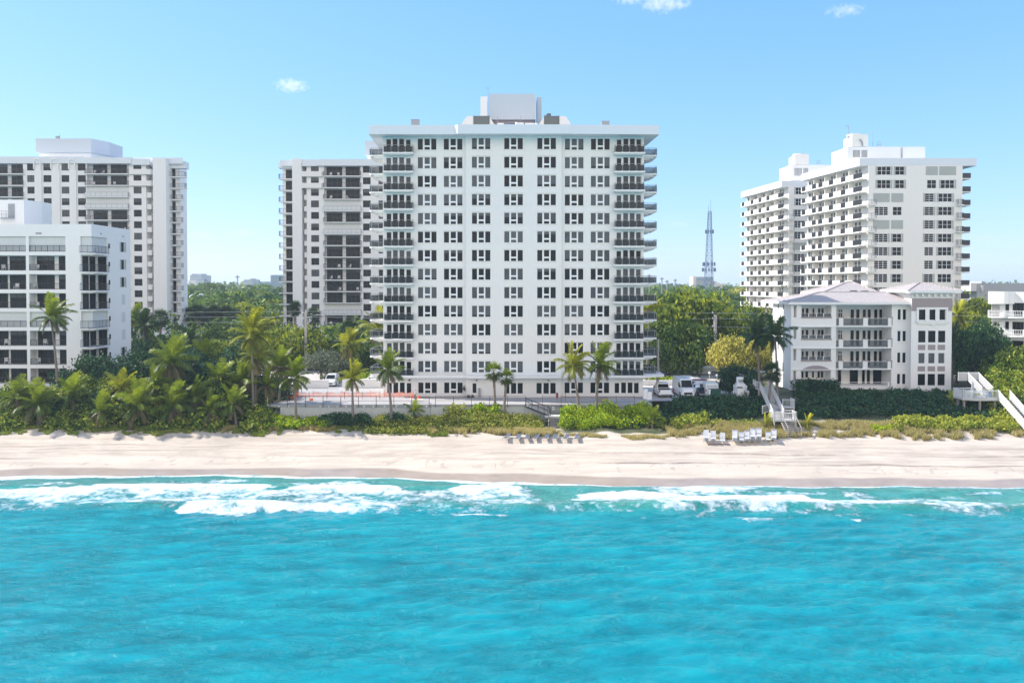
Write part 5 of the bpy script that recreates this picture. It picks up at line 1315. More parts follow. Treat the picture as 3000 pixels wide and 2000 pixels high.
def blob_pts(blobs, dens, r, low=-.55, lump=.22):
    cs, ns, ts = [], [], []
    for b in blobs:
        cx, cy, cz, rx, ry, rz = b[:6]; k = max(12, int(dens * 4 * pi * ((rx * ry + rx * rz + ry * rz) / 3)))
        dv = r.normal(0, 1, (k * 2, 3)); dv /= np.linalg.norm(dv, axis=1)[:, None]; dv = dv[dv[:, 2] > low][:k]; k = len(dv)
        ph = r.uniform(0, 6.28, 3); lm = 1 + lump * (np.sin(dv[:, 0] * 4 + ph[0]) * np.sin(dv[:, 1] * 4 + ph[1]) + .6 * np.sin(dv[:, 2] * 6 + ph[2] + dv[:, 0] * 5))
        rad = lm * (1 - .42 * r.random(k) ** 1.8 + .06 * r.normal(0, 1, k))
        cs.append(np.array([cx, cy, cz]) + dv * rad[:, None] * np.array([rx, ry, rz])); ns.append(dv / np.array([rx, ry, rz]) * min(rx, ry, rz))
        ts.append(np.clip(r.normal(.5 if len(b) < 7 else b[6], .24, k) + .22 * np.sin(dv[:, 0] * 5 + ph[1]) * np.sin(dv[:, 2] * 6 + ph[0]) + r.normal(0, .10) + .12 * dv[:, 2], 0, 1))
    return np.concatenate(cs), np.concatenate(ns), np.concatenate(ts)
def thicket(name, label, zones, m, dens=9, leaf=.2, seed=1, kind='stuff', cat='shrubs'):
    """zones: (px0, px1, d0, d1, n, r0, r1, h(x,y), tint)"""
    r = np.random.default_rng(seed); bl = []
    for (p0, p1, d0, d1, n, r0, r1, hf, tn) in zones:
        for _ in range(n):
            d = r.uniform(d0, d1); x = X(r.uniform(p0, p1), d); rr = r.uniform(r0, r1); h = hf(x, d) * r.uniform(.8, 1.12); z = h1(x, d)
            bl.append((x, d, z + max(h - rr * .8, rr * .15), rr, rr, rr * .85, tn))
            if h > 2.4 * rr: bl.append((x, d, z + (h - rr) * .5, rr * 1.1, rr * 1.1, rr, tn))
    c, nn, t = blob_pts(bl, dens, r)
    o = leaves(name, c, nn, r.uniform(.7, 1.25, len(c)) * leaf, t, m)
    return tag(o, label, cat, kind=kind)
K = lambda v: (lambda x, y: v)
# left thicket, rising inland
hl = lambda x, y: float(np.interp(y, [106.5, 109, 112, 116, 119], [.8, 2.2, 3.6, 5.0, 6.2])) * (1 + .18 * sin(x * .9) + .12 * sin(x * 2.3 + y)) * float(np.interp(x, [-70, -62, -58, -40, -33], [.75, .8, 1, .95, .7]))
thicket('sea_grape_thicket', 'broad sunlit sea grape thicket with round leaves filling the dune below the low block', [(-260, 800, 107, 114, 330, .8, 1.5, hl, .52), (-200, 330, 112, 115, 60, .9, 1.6, hl, .6)], M['lf_grape'], 11, .19, 3)
thicket('dark_thicket', 'dark green thicket in shade between the low block and the coconut palms', [(180, 830, 115, 121, 190, 1.1, 1.9, hl, .5), (-60, 150, 109, 113, 10, .8, 1.4, hl, .45), (150, 330, 109.5, 112, 22, .9, 1.4, hl, .4), (440, 780, 112, 116, 50, 1, 1.5, hl, .5)], M['lf_dark'], 8, .2, 4)
thicket('lime_shrubbery', 'bright yellow green shrubs along the foot of the stained terrace wall', [(775, 955, 107.2, 110.6, 70, .5, .8, K(1.15), .62), (935, 960, 107, 108.5, 6, .5, .7, K(1.2), .7), (1395, 1452, 109.3, 110.9, 12, .5, .8, K(2.5), .5), (1365, 1400, 109.5, 110.8, 7, .45, .6, K(1.8), .5), (1655, 1925, 106.2, 111, 210, .6, 1.0, lambda x, y: (1.1 + .24 * (y - 106)) * (1 + .22 * sin(x * 1.15) + .14 * sin(x * 2.7 + y)), .6)], M['lf_lime'], 15, .15, 5)
thicket('dark_thicket', 'dark glossy shrubs below the wall between the two lean coconut palms', [(935, 1075, 107.3, 110.5, 42, .5, .9, K(1.45), .55), (1130, 1200, 108.5, 110.7, 18, .4, .7, K(1.3), .5)], M['lf_dark'], 15, .15, 6)
hc = lambda x, y: float(np.interp(y, [104.6, 107, 109, 111], [.45, .75, .95, 1.0])) * (1 + .75 * math.exp(-((x + 4) / 4.) ** 2))
thicket('scrub', 'olive green sea grape scrub spreading over the dune in front of the terrace', [(1040, 1585, 105.2, 110.8, 360, .45, .85, hc, .5), (1300, 1362, 109.3, 110.9, 9, .5, .7, K(2.4), .62)], M['lf_olive'], 15, .14, 7)
hd = lambda x, y: .95 * (1 + .25 * sin(x * 1.3 + y))
thicket('dune_shrubbery', 'dark green shrubs covering the shaded dune slope around the white boardwalk', [(1790, 2290, 107, 116, 300, .6, 1.1, hd, .5), (2325, 2860, 107.3, 118.8, 380, .55, .95, lambda x, y: .7 * (1 + .3 * sin(x * 1.1)) * float(np.interp(y, [112, 119], [1, .7])), .5), (2330, 2460, 118, 121, 35, .7, 1.0, K(1.7), .45), (2855, 3080, 106, 112, 60, .6, 1., K(.8), .5)], M['lf_dark'], 11, .17, 8)
thicket('sea_grape_thicket', 'yellow and olive sea grape clump at the beach edge left of the stacked chairs', [(1930, 2075, 105, 107.3, 44, .45, .8, K(1.15), .72), (2075, 2230, 104.5, 106, 26, .3, .5, K(.6), .75)], M['lf_grape'], 15, .15, 9)
thicket('clipped_hedge', 'long low clipped hedge with reddish leaves above the dune grass at the right', [(2628, 2990, 103.2, 105.6, 210, .5, .75, K(1.0), .84)], M['lf_grape'], 16, .15, 10, kind=None or 'stuff')
thicket('clipped_hedge', 'short sunlit hedge between the villa and the raised white deck', [(2792, 2888, 111.5, 114, 34, .5, .7, lambda x, y: 1.5, .84)], M['lf_grape'], 16, .15, 11)
thicket('sea_grape_thicket', 'sea grape bank rising beside the white fenced stair at the right', [(2915, 3060, 106, 117, 110, .7, 1.2, lambda x, y: 1.0 + .28 * (y - 106), .62)], M['lf_grape'], 12, .17, 12)
thicket('lime_shrub', 'single bright lime shrub standing in the dry dune grass', [(2556, 2612, 102.8, 103.9, 16, .4, .6, K(.75), .7)], M['lf_lime'], 18, .12, 13, kind='thing', cat='shrub')
thicket('trimmed_hedge', 'dark dome shaped trimmed hedge arching beside the white gate posts', [(2118, 2215, 121, 123, 34, .9, 1.2, lambda x, y: 4.3 - .55 * abs((x - X(2165, y)) * .9) ** 1.3 * .35, .4), (2180, 2222, 119, 121, 14, .8, 1.0, K(3.2), .4), (2195, 2225, 117, 119, 8, .6, .9, K(2.0), .4)], M['lf_dark'], 12, .15, 14, kind='thing', cat='hedge')
thicket('lawn_shrubbery', 'green shrubs behind the long white parking wall', [(1890, 1990, 137, 139, 26, .5, .8, K(.9), .5), (1040, 1120, 134, 138, 30, .7, 1.1, K(1.5), .6), (960, 1090, 138, 142, 30, .8, 1.2, K(1.6), .6)], M['lf_lime'], 8, .2, 15)

# ---- grass on the dune front
def blades(name, label, zones, m, seed):
    r = np.random.default_rng(seed); B = []; T = []
    for (p0, p1, t0, t1, n, h, tn) in zones:
        x = X(r.uniform(p0, p1, n * 2), 103); t = r.uniform(0, 1, n * 2)
        lo = t0 + 1.3 * (fbm(x * .45, x * 0 + 2, seed) - .5) * 2; y = yshore(x) + lo + (t1 - lo) * t
        cl = fbm(x * .9, y * .9, seed + 1, 3) + .25 * t
        kx = cl > np.quantile(cl, .42); x, y, cl = x[kx][:n], y[kx][:n], cl[kx][:n]
        B.append((x, y, h * r.uniform(.55, 1.2, len(x)))); T.append(np.clip(r.normal(tn, .2, len(x)) + (cl - .5) * .5, 0, 1))
    x = np.concatenate([b[0] for b in B]); y = np.concatenate([b[1] for b in B]); h = np.concatenate([b[2] for b in B]); t = np.concatenate(T); N = len(x)
    z = H(x, y) - .03; a = r.uniform(0, 2 * pi, N); w_ = .035; dx, dy = np.cos(a) * w_, np.sin(a) * w_
    lx, ly = r.normal(.12, .28, N) * h, r.normal(0, .28, N) * h
    P = np.stack([np.stack([x - dx, y - dy, z], 1), np.stack([x + dx, y + dy, z], 1), np.stack([x + dx * .4 + lx, y + dy * .4 + ly, z + h], 1), np.stack([x - dx * .4 + lx, y - dy * .4 + ly, z + h], 1)], 1).reshape(-1, 3)
    return tag(quads(name, P, t, m), label, 'grass', kind='stuff')
blades('dune_grass', 'dry golden sea oats and grass along the front of the dune', [(1960, 3080, 12.2, 16.6, 46000, .55, .55), (1245, 1640, 12.3, 14.6, 15000, .6, .65), (820, 960, 12.4, 14, 3500, .5, .5), (620, 790, 11.9, 13.2, 3500, .5, .5), (1640, 1960, 12.5, 13.6, 3000, .35, .6)], M['grassmat'], 21)
blades('ground_creeper', 'low green creeping plants at the edge of the sand', [(-100, 800, 11.6, 13.9, 26000, .3, .5), (640, 720, 11.6, 13.0, 1500, .35, .6), (430, 490, 11.2, 12.3, 2200, .35, .75), (960, 1330, 12.0, 14.2, 12000, .35, .45), (2200, 2400, 15.5, 17, 3000, .4, .4)], M['grassgreen'], 22)

# ---- broadleaf trees
def trunk_mb(x, y, z0, h, r0, limbs, r):
    m = MB(); j = [(x, y, z0 - .3)]
    for k in range(1, 5): f = k / 4; j.append((x + r.normal(0, .12) * h * .1, y, z0 + h * f))
    m.tube(j, [r0 * (1.25 - .6 * k / 4) for k in range(5)], 8)
    for (bx, by, bz) in limbs:
        s = np.array(j[3]); e = np.array([bx, by, bz]); mid = (s + e) / 2 + np.array([0, 0, -.25 * r.random()]); m.tube([s, mid, e], [r0 * .5, r0 * .34, r0 * .12], 6)
    return m
_protos = {}
def tree(px, pytop, d, rad, mk, label, group='trees inland of the towers', name='broadleaf_tree', unique=False, zb=None, dens=None, squash=.75):
    x = X(px, d); zt = Z(pytop, d); zg = h1(x, d) if zb is None else zb; h = zt - zg
    key = (mk, int(px) % 3 if not unique else px)
    if key not in _protos:
        r = np.random.default_rng(abs(hash((mk, str(key[1])))) % 99991 if False else int(sum(map(ord, mk)) * 31 + key[1])); bl = []
        n = 16 if not unique else 24
        for i in range(n):
            a = r.uniform(0, 2 * pi); q = sqrt(r.random()) * .78; zz = r.uniform(.42, .86) - .28 * q ** 2; s = r.uniform(.26, .42)
            bl.append((cos(a) * q, sin(a) * q, zz, s, s, s * .8, r.uniform(.35, .68)))
        bl.append((0, 0, .80, .42, .42, .22, .6))
        dn = (dens or 260); c, nn, t = blob_pts(bl, dn, r, -.8)
        ls = .042 if not unique else .034
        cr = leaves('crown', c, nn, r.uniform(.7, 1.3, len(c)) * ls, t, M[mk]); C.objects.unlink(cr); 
        tm = trunk_mb(0, 0, 0, .55, .045, [b[:3] for b in bl[:7]], r).mesh('trunk', M['barkd'], smooth=True)
        _protos[key] = (cr.data, tm)
    cm, tm = _protos[key]; e = empty(name, (x, d, zg), label, 'tree', group)
    rz = (px * 7.3) % 6.28
    for nm, me in (('crown', cm), ('trunk', tm)):
        o = bpy.data.objects.new(nm, me); C.objects.link(o); o.parent = e; o.scale = (rad, rad, h if nm == 'trunk' else h); o.rotation_euler = (0, 0, rz)
    return e
T_ = [
 # (px, top, d, radius, leaves, label)
 (1925, 884, 150, 8.5, 'lf_tree', 'tall spreading tree touching the right balconies of the middle tower'),
 (1990, 864, 158, 10, 'lf_tree', 'highest of the yellow green trees right of the middle tower'),
 (2062, 880, 162, 10, 'lf_tree', 'broad yellow green tree directly behind the right power pole'),
 (2135, 905, 168, 8, 'lf_tree', 'yellow green tree between the power pole and the angled towers'),
 (1960, 945, 146, 6.0, 'lf_forest', 'darker low tree below the highest yellow green tree'),
 (2035, 955, 148, 7.0, 'lf_forest', 'shady tree with bare limbs above the parked cars'),
 (1915, 1000, 143, 4.0, 'lf_forest', 'small shaded tree beside the lowest right balconies'),
 (2150, 992, 138, 4.2, 'lf_yellow', 'round golden leaved tree right of the power pole'),
 (2205, 1000, 139, 4.0, 'lf_yellow', 'golden leaved tree left of the villa side wall'),
 (2255, 1010, 141, 3.6, 'lf_yellow', 'golden tree half hidden behind the two dark coconut palms'),
 (2200, 900, 195, 7, 'lf_tree', 'bright green tree in front of the far angled tower'),
 (2165, 915, 180, 6, 'lf_forest', 'low green tree left of the far angled tower base'),
 (2300, 925, 175, 6, 'lf_forest', 'green tree at the foot of the near angled tower'),
 (2160, 858, 330, 10, 'lf_forest', 'dark rounded tree below the long pale distant building'),
 (2185, 850, 360, 9, 'lf_yellow', 'orange brown tree beyond the dark rounded one'),
 (2090, 858, 340, 11, 'lf_forest', 'dark tree at the foot of the lattice mast'),
 (2010, 848, 350, 10, 'lf_forest', 'dark tree left of the lattice mast foot'),
 (2240, 862, 290, 9, 'lf_tree', 'green tree directly left of the far tower balconies'),
 (845, 950, 158, 6.0, 'lf_tree', 'yellow topped tree left of the left power pole'),
 (800, 968, 152, 5.0, 'lf_tree', 'yellow topped tree behind the tall coconut palm'),
 (905, 958, 152, 6.0, 'lf_tree', 'dense tree right behind the left power pole'),
 (652, 1000, 134, 4.4, 'lf_grape', 'round glossy tree standing alone in the dark thicket'),
 (940, 1036, 138, 4.6, 'lf_grey', 'grey green bushy tree right of the left power pole'),
 (985, 1052, 137, 3.0, 'lf_grey', 'smaller grey green bush beside the bushy tree'),
 (1075, 1012, 143, 4.0, 'lf_forest', 'dark tree behind the lowest left balconies'),
 (1045, 1000, 150, 4.5, 'lf_tree', 'green tree behind the drooping yellow palm'),
 (560, 975, 170, 6, 'lf_forest', 'dark tree at the foot of the left twin tower'),
 (620, 968, 175, 6, 'lf_forest', 'dark tree behind the round glossy tree'),
 (690, 960, 178, 6, 'lf_forest', 'dark tree right of the row of cabbage palms'),
 (470, 1000, 150, 4.0, 'lf_forest', 'dark tree right of the low block'),
 (420, 985, 152, 4.0, 'lf_forest', 'dark tree touching the right side of the low block'),
 (765, 925, 200, 7, 'lf_tree', 'yellowish tree below the half hidden twin tower'),
 (815, 915, 215, 6, 'lf_tree', 'yellowish tree at the left edge of the half hidden twin tower'),
 (560, 898, 250, 7, 'lf_forest', 'green tree beside the lower balconies of the left twin tower'),
 (600, 905, 235, 7, 'lf_tree', 'light green tree in front of the domed roof'),
 (650, 888, 260, 8, 'lf_tree', 'light green tree right of the domed roof'),
 (705, 893, 240, 8, 'lf_tree', 'broad light green tree in the middle of the left gap'),
 (745, 880, 280, 8, 'lf_forest', 'blue green tree behind the top of the tall coconut palm'),
 (795, 884, 270, 8, 'lf_tree', 'grey green tree right of the tall coconut palm top'),
 (660, 862, 330, 10, 'lf_tree', 'yellow green umbrella shaped tree beyond the domed roof'),
 (715, 852, 360, 10, 'lf_forest', 'dark palm like tree on the skyline of the left gap'),
 (770, 858, 350, 10, 'lf_forest', 'dark tree before the glassy grey block'),
 (560, 842, 430, 11, 'lf_forest', 'hazy tree under the hazy blue slab'),
 (625, 832, 480, 12, 'lf_forest', 'hazy dark tree right of the hazy blue slab'),
 (585, 845, 440, 10, 'lf_forest', 'hazy tree just left above the domed roof'),
 (2825, 898, 195, 7, 'lf_tree', 'green tree between the near angled tower and the right edge block'),
 (2868, 880, 190, 7, 'lf_tree', 'bright green tree touching the right edge block'),
 (2850, 925, 160, 6, 'lf_tree', 'olive tree behind the yellow palm right of the villa'),
 (2890, 930, 158, 6, 'lf_tree', 'olive tree below the curved balconies of the right edge block'),
 (2840, 972, 126, 3.8, 'lf_dark', 'very dark tree pressed against the right wall of the villa'),
 (2872, 960, 129, 4.8, 'lf_dark', 'very dark broad tree between villa and right edge block'),
 (2915, 985, 127, 4.2, 'lf_dark', 'very dark tree in front of the right edge block'),
 (2950, 1030, 119, 3.8, 'lf_grape', 'sea grape tree above the white fenced stair'),
 (3020, 1022, 119, 4.6, 'lf_grape', 'sea grape tree cut by the right edge of the view'),
]
for (px, pt, d, rd, mk, lb) in T_: tree(px, pt, d, rd, mk, lb)

# ---- far forest, one mass
def forest():
    r = np.random.default_rng(77); bl = []; sz = []
    avoid = [(-110, -70, 190, 218), (-62, -8, 190, 218), (55, 110, 160, 232), (-100, -95, 0, 0)]
    def ok(x, y): return not any(a - 4 < x < b + 4 and c - 4 < y < e + 4 for a, b, c, e in avoid)
    Cc, Nn, Tt, Ss = [], [], [], []
    for (d0, d1, n, r0, r1, h0, h1_) in ((150, 260, 260, 3, 5.5, 5, 9), (260, 460, 520, 5, 9, 8, 13), (460, 900, 620, 8, 15, 10, 15), (900, 2600, 520, 18, 34, 12, 17)):
        for _ in range(n):
            d = r.uniform(d0, d1); x = r.uniform(-.95, .95) * d
            if not ok(x, d): continue
            rr = r.uniform(r0, r1); h = r.uniform(h0, h1_)
            c, nn, t = blob_pts([(x, d, 6.8 + h - rr * .55, rr, rr, rr * .6, r.uniform(.3, .65))], 170 / (12 * rr * rr), r, -.2)
            Cc.append(c); Nn.append(nn); Tt.append(t); Ss.append(np.full(len(c), rr * .15))
    c = np.concatenate(Cc); o = leaves('forest', c, np.concatenate(Nn), np.concatenate(Ss) * r.uniform(.7, 1.3, len(c)), np.concatenate(Tt), M['lf_forest'])
    tag(o, 'far spread of coastal forest reaching to the horizon', 'forest', kind='stuff')
forest()

# ---- palms
def coconut(px, py, pbx, d, L, label, nf=22, mk='lf_palm', seed=0, zb=None, lean_d=0.0, wind=.12, dead=4, rt=.17, group='coconut palms', leaflet=.78):
    """heart of the crown at picture (px,py), trunk foot under picture column pbx"""
    r = np.random.default_rng(int(px * 7 + py) + seed); xh, zh = X(px, d), Z(py, d); xb, yb = X(pbx, d), d + lean_d; zb = h1(xb, yb) if zb is None else zb
    e = empty('coconut_palm', (xb, yb, zb), label, 'palm tree', group)
    h = zh - zb; m = MB(); P = []; Rr = []
    for k in range(9):
        f = k / 8; b_ = f ** 1.6 if h > 3 else f; P.append((xb + (xh - xb) * b_, yb + (d - yb) * b_, zb - .3 + (h + .2) * f)); Rr.append(rt * (1.35 - .75 * f if k else 1.7))
    m.tube(P, Rr, 8)
    m.build('trunk', M['bark'], e, smooth=True)
    Q = []; T = []; Hh = np.array([xh, d, zh])
    for i in range(nf):
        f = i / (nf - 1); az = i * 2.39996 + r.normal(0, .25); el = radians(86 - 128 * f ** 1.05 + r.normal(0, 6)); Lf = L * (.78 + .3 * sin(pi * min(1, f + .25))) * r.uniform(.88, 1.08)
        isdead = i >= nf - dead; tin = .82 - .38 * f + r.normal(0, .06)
        if isdead: tin = r.uniform(.05, .25)
        dirv = np.array([cos(az) * cos(el) + wind, sin(az) * cos(el), sin(el)]); dirv /= np.linalg.norm(dirv)
        n = 22; p = Hh.copy(); pts = [p.copy()]; dv = dirv.copy(); st = Lf / n; g = (.045 + .055 * f) * (1.3 if not isdead else 1.7)
        ds = []
        for k in range(n):
            dv = dv + np.array([wind * .06, 0, -g * (k / n) ** .6]); dv /= np.linalg.norm(dv); p = p + dv * st; pts.append(p.copy()); ds.append(dv.copy())
        side0 = np.cross(dirv, [0, 0, 1.0]); 
        if np.linalg.norm(side0) < .15: side0 = np.array([cos(az + pi / 2), sin(az + pi / 2), 0])
        side0 /= np.linalg.norm(side0); tw = r.normal(0, .35)
        for k in range(n):
            a_, b_ = pts[k], pts[k + 1]; wv = .035 * (1 - k / n) + .008; up = np.cross(side0, ds[k]); up /= np.linalg.norm(up)
            Q += [a_ - side0 * wv, a_ + side0 * wv, b_ + side0 * wv, b_ - side0 * wv]; T.append(min(1, tin + .12))
            if k < 2: continue
            ll = leaflet * L / 3.0 * (sin(pi * (.10 + .86 * k / n)) ** .55) * r.uniform(.85, 1.1)
            for sg in (-1, 1):
                for sub in (0, .5):
                    s_ = side0 * cos(tw) * sg + up * (sin(tw) * sg + .22); b0 = a_ + (b_ - a_) * sub
                    dl = s_ * .8 + ds[k] * .55 + np.array([wind * .4, 0, -.22 - .45 * f - (.4 if isdead else 0)]) + r.normal(0, .07, 3); dl /= np.linalg.norm(dl)
                    tip = b0 + dl * ll + np.array([0, 0, -.12 * ll]); wl = ds[k] * .042 * (L / 3 + .2)
                    Q += [b0 - wl, b0 + wl, tip + wl * .35, tip - wl * .35]; T.append(np.clip(tin + r.normal(0, .07), 0, 1))
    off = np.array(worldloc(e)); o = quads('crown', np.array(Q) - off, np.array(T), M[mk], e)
    if h > 5:
        m = MB()
        for i in range(7):
            a = i * .9; c_ = Hh + np.array([cos(a) * .28, sin(a) * .28, -.35]); m.tube([c_ + np.array([0, 0, .13]), c_ + np.array([0, 0, .07]), c_, c_ - np.array([0, 0, .08]), c_ - np.array([0, 0, .13])], [.03, .1, .13, .1, .03], 8)
        m.build('coconuts', M['lf_yellow'] if False else M['barkd'], e)
    return e
CP = [
 (45, 1165, 45, 109.5, 3.2, 'low palm at the far left edge of the thicket', dict(nf=20, dead=3)),
 (205, 1160, 207, 110, 3.0, 'palm half buried in the thicket below the leaning coconut palm', dict(nf=20, dead=4)),
 (350, 1140, 352, 111, 3.0, 'bright palm above and between the small stemless palm and the pair', dict(nf=20, mk='lf_palmy')),
 (455, 1135, 455, 110.5, 3.1, 'palm peeking over the pair of sprawling palms', dict(nf=22, dead=5)),
 (565, 1165, 567, 109.5, 3.1, 'ragged palm right of the pair of sprawling palms', dict(nf=20, dead=7)),
 (610, 1205, 612, 107.5, 2.6, 'small ragged palm at the sand edge below the tall straight palm', dict(nf=18, dead=5)),
 (640, 1120, 642, 113, 3.2, 'green palm left of the tall straight palm trunk', dict(nf=22, dead=3)),
 (705, 1118, 707, 113, 3.1, 'browned palm touching the tall straight palm trunk', dict(nf=22, dead=9)),
 (778, 1128, 778, 112.5, 2.6, 'brown palm hanging over the terrace end', dict(nf=20, dead=8)),
 (148, 930, 168, 116, 3.4, 'coconut palm leaning in front of the low white block', {}),
 (500, 1062, 503, 112, 3.9, 'coconut palm with many browned fronds right of the low block', dict(dead=8, nf=26)),
 (107, 1188, 108, 108.2, 3.6, 'stemless sprawling coconut palm at the left end of the dune', dict(dead=7, nf=22)),
 (290, 1205, 290, 107.0, 2.7, 'small stemless palm left of the pair of sprawling palms', dict(dead=4, nf=16)),
 (402, 1190, 402, 108.0, 3.7, 'left one of the two big sprawling palms at the sand edge', dict(dead=5, nf=22)),
 (508, 1190, 508, 108.0, 3.5, 'right one of the two big sprawling palms at the sand edge', dict(dead=6, nf=22)),
 (737, 982, 740, 111, 3.9, 'tall straight coconut palm rising highest over the left thicket', dict(nf=28, dead=3, mk='lf_palmy')),
 (748, 1050, 748, 112.5, 3.2, 'coconut palm with golden fronds just below the tall straight one', dict(mk='lf_palmy')),
 (820, 1075, 815, 114, 3.0, 'shaggy brown coconut palm between thicket and terrace', dict(dead=10)),
 (680, 1185, 690, 108.5, 2.9, 'low palm in the thicket left of the terrace end', dict(dead=5, nf=18)),
 (860, 1108, 866, 109, 2.9, 'coconut palm standing before the orange netting at the terrace corner', {}),
 (1030, 1108, 1033, 109, 2.5, 'coconut palm before the middle of the stained wall', dict(mk='lf_palmy')),
 (1133, 1083, 1147, 109, 3.0, 'coconut palm before the left corner of the middle tower', {}),
 (1105, 962, 1106, 137, 4.0, 'drooping yellow palm behind the left balconies of the middle tower', dict(mk='lf_palmy', nf=20)),
 (1022, 1012, 1028, 137, 3.3, 'yellow sunlit palm between the twin tower and the middle tower', dict(mk='lf_palmy', nf=24)),
 (1678, 1070, 1699, 110, 3.1, 'left one of the two palms before the right half of the middle tower', dict(mk='lf_palmy')),
 (1756, 1068, 1746, 110, 3.2, 'right darker one of the two palms before the right half of the middle tower', {}),
 (1211, 1206, 1213, 110.2, 1.7, 'young stemless palm against the stained wall', dict(nf=12, dead=1)),
 (2217, 985, 2228, 116, 3.2, 'left one of the two dark coconut palms before the villa side wall', dict(mk='lf_palmd')),
 (2272, 985, 2280, 114, 3.2, 'right one of the two dark coconut palms before the villa side wall', dict(mk='lf_palmd')),
 (2247, 1243, 2247, 104.2, 1.5, 'small bright palm seedling left of the lowest boardwalk steps', dict(nf=10, dead=0, mk='lf_palmy')),
 (2368, 1243, 2368, 104.2, 1.5, 'small bright palm seedling right of the lowest boardwalk steps', dict(nf=10, dead=0, mk='lf_palmy')),
 (1912, 1225, 1912, 106, 1.9, 'young palm in the lime hedge below the pickup truck', dict(nf=14, dead=3)),
 (2806, 925, 2808, 132, 2.9, 'yellow palm rising at the right corner of the villa', dict(mk='lf_palmy', nf=20)),
 (2790, 985, 2792, 126, 2.3, 'dark narrow palm hugging the right wall of the villa', dict(mk='lf_palmd', nf=18)),
 (420, 955, 420, 142, 3.2, 'shaded coconut palm close behind the right side of the low block', dict(mk='lf_palmd', nf=20)),
 (395, 935, 398, 150, 3.0, 'farther coconut palm rising over the right side of the low block', dict(nf=18)),
 (1905, 905, 1895, 136, 3.0, 'yellow palm fronds behind the lower right balconies of the middle tower', dict(mk='lf_palmy', nf=16)),
 (590, 1045, 592, 128, 3.0, 'green coconut palm left of the round glossy tree', dict(nf=18)),
 (560, 1000, 560, 150, 3.2, 'shady coconut palm before the left twin tower foot', dict(mk='lf_palmd', nf=18)),
]
for (px, py, pb, d, L, lb, kw) in CP: coconut(px, py, pb, d, L, lb, **kw)

def sabal(px, py, pbx, d, R0, label, seed=0, mk='lf_palm', zb=None, group='cabbage palms'):
    r = np.random.default_rng(int(px * 3 + py)); xh, zh = X(px, d), Z(py, d); xb = X(pbx, d); zb = h1(xb, d) if zb is None else zb
    e = empty('cabbage_palm', (xb, d, zb), label, 'palm tree', group); m = MB(); h = zh - zb
    m.tube([(xb + (xh - xb) * (k / 5) ** 1.2, d, zb - .3 + (h + .2) * k / 5) for k in range(6)], [.24, .2, .18, .17, .17, .2], 8); m.build('trunk', M['bark'], e, smooth=True)
    Q = []; T = []; Hh = np.array([xh, d, zh])
    for i in range(46):
        f = i / 45; az = i * 2.4 + r.normal(0, .3); el = radians(80 - 135 * f + r.normal(0, 8)); dv = np.array([cos(az) * cos(el), sin(az) * cos(el), sin(el)])
        pet = R0 * .5; c = Hh + dv * pet; sd = np.cross(dv, [0, 0, 1.0]); sd /= np.linalg.norm(sd) + 1e-6; up = np.cross(sd, dv)
        Q += [Hh - sd * .02, Hh + sd * .02, c + sd * .02, c - sd * .02]; tin = .1 if f > .88 else .78 - .4 * f; T.append(tin)
        for j in range(13):
            a = (j - 6) / 6 * 1.35; t_ = dv * cos(a) + sd * sin(a) + np.array([0, 0, -.18 - .1 * abs(a)]) + r.normal(0, .05, 3); t_ /= np.linalg.norm(t_)
            tip = c + t_ * R0 * .62 * r.uniform(.85, 1.1); pw = np.cross(t_, up); pw /= np.linalg.norm(pw) + 1e-6; pw *= .05 * R0 / 1.3
            Q += [c - pw * .5, c + pw * .5, (c + tip) / 2 + pw, tip]; T.append(np.clip(tin + r.normal(0, .08), 0, 1))
    quads('crown', np.array(Q) - np.array(worldloc(e)), np.array(T), M[mk], e); return e
for a in ((1446, 1090, 1452, 110.3, 1.55, 'taller cabbage palm before the ground floor of the middle tower'), (1484, 1107, 1474, 109.8, 1.3, 'shorter cabbage palm leaning beside the taller one on the terrace'),
          (2263, 1090, 2252, 110.5, 1.6, 'dark cabbage palm leaning over the white boardwalk stair'), (865, 903, 868, 165, 1.75, 'dark cabbage palm before the end balconies of the half hidden twin tower'),
          (862, 912, 860, 166, 1.5, 'second dark cabbage palm close behind the one at the end balconies'), (919, 930, 921, 160, 2.1, 'dark cabbage palm right of the left power pole top'),
          (470, 932, 468, 150, 1.9, 'dark cabbage palm before the fin wall of the left twin tower'), (1025, 965, 1027, 146, 2.2, 'cabbage palm behind the yellow sunlit palm'),
          (1775 + 500, 1105, 2283, 112, 1.0, 'small cabbage palm below the right dark coconut palm')):
    sabal(*a, mk='lf_palmd' if a[3] > 140 or a[0] > 2000 else 'lf_palm')
for i, (px, py) in enumerate(((556, 922), (574, 914), (592, 918), (612, 925), (628, 915), (645, 922), (662, 918), (682, 925), (600, 935), (640, 938))):
    e = sabal(px, py, px, 205 + (i % 3) * 4, 2.3, 'dark cabbage palm in the row below the light green trees of the left gap', mk='lf_palmd', group='row of dark cabbage palms inland')
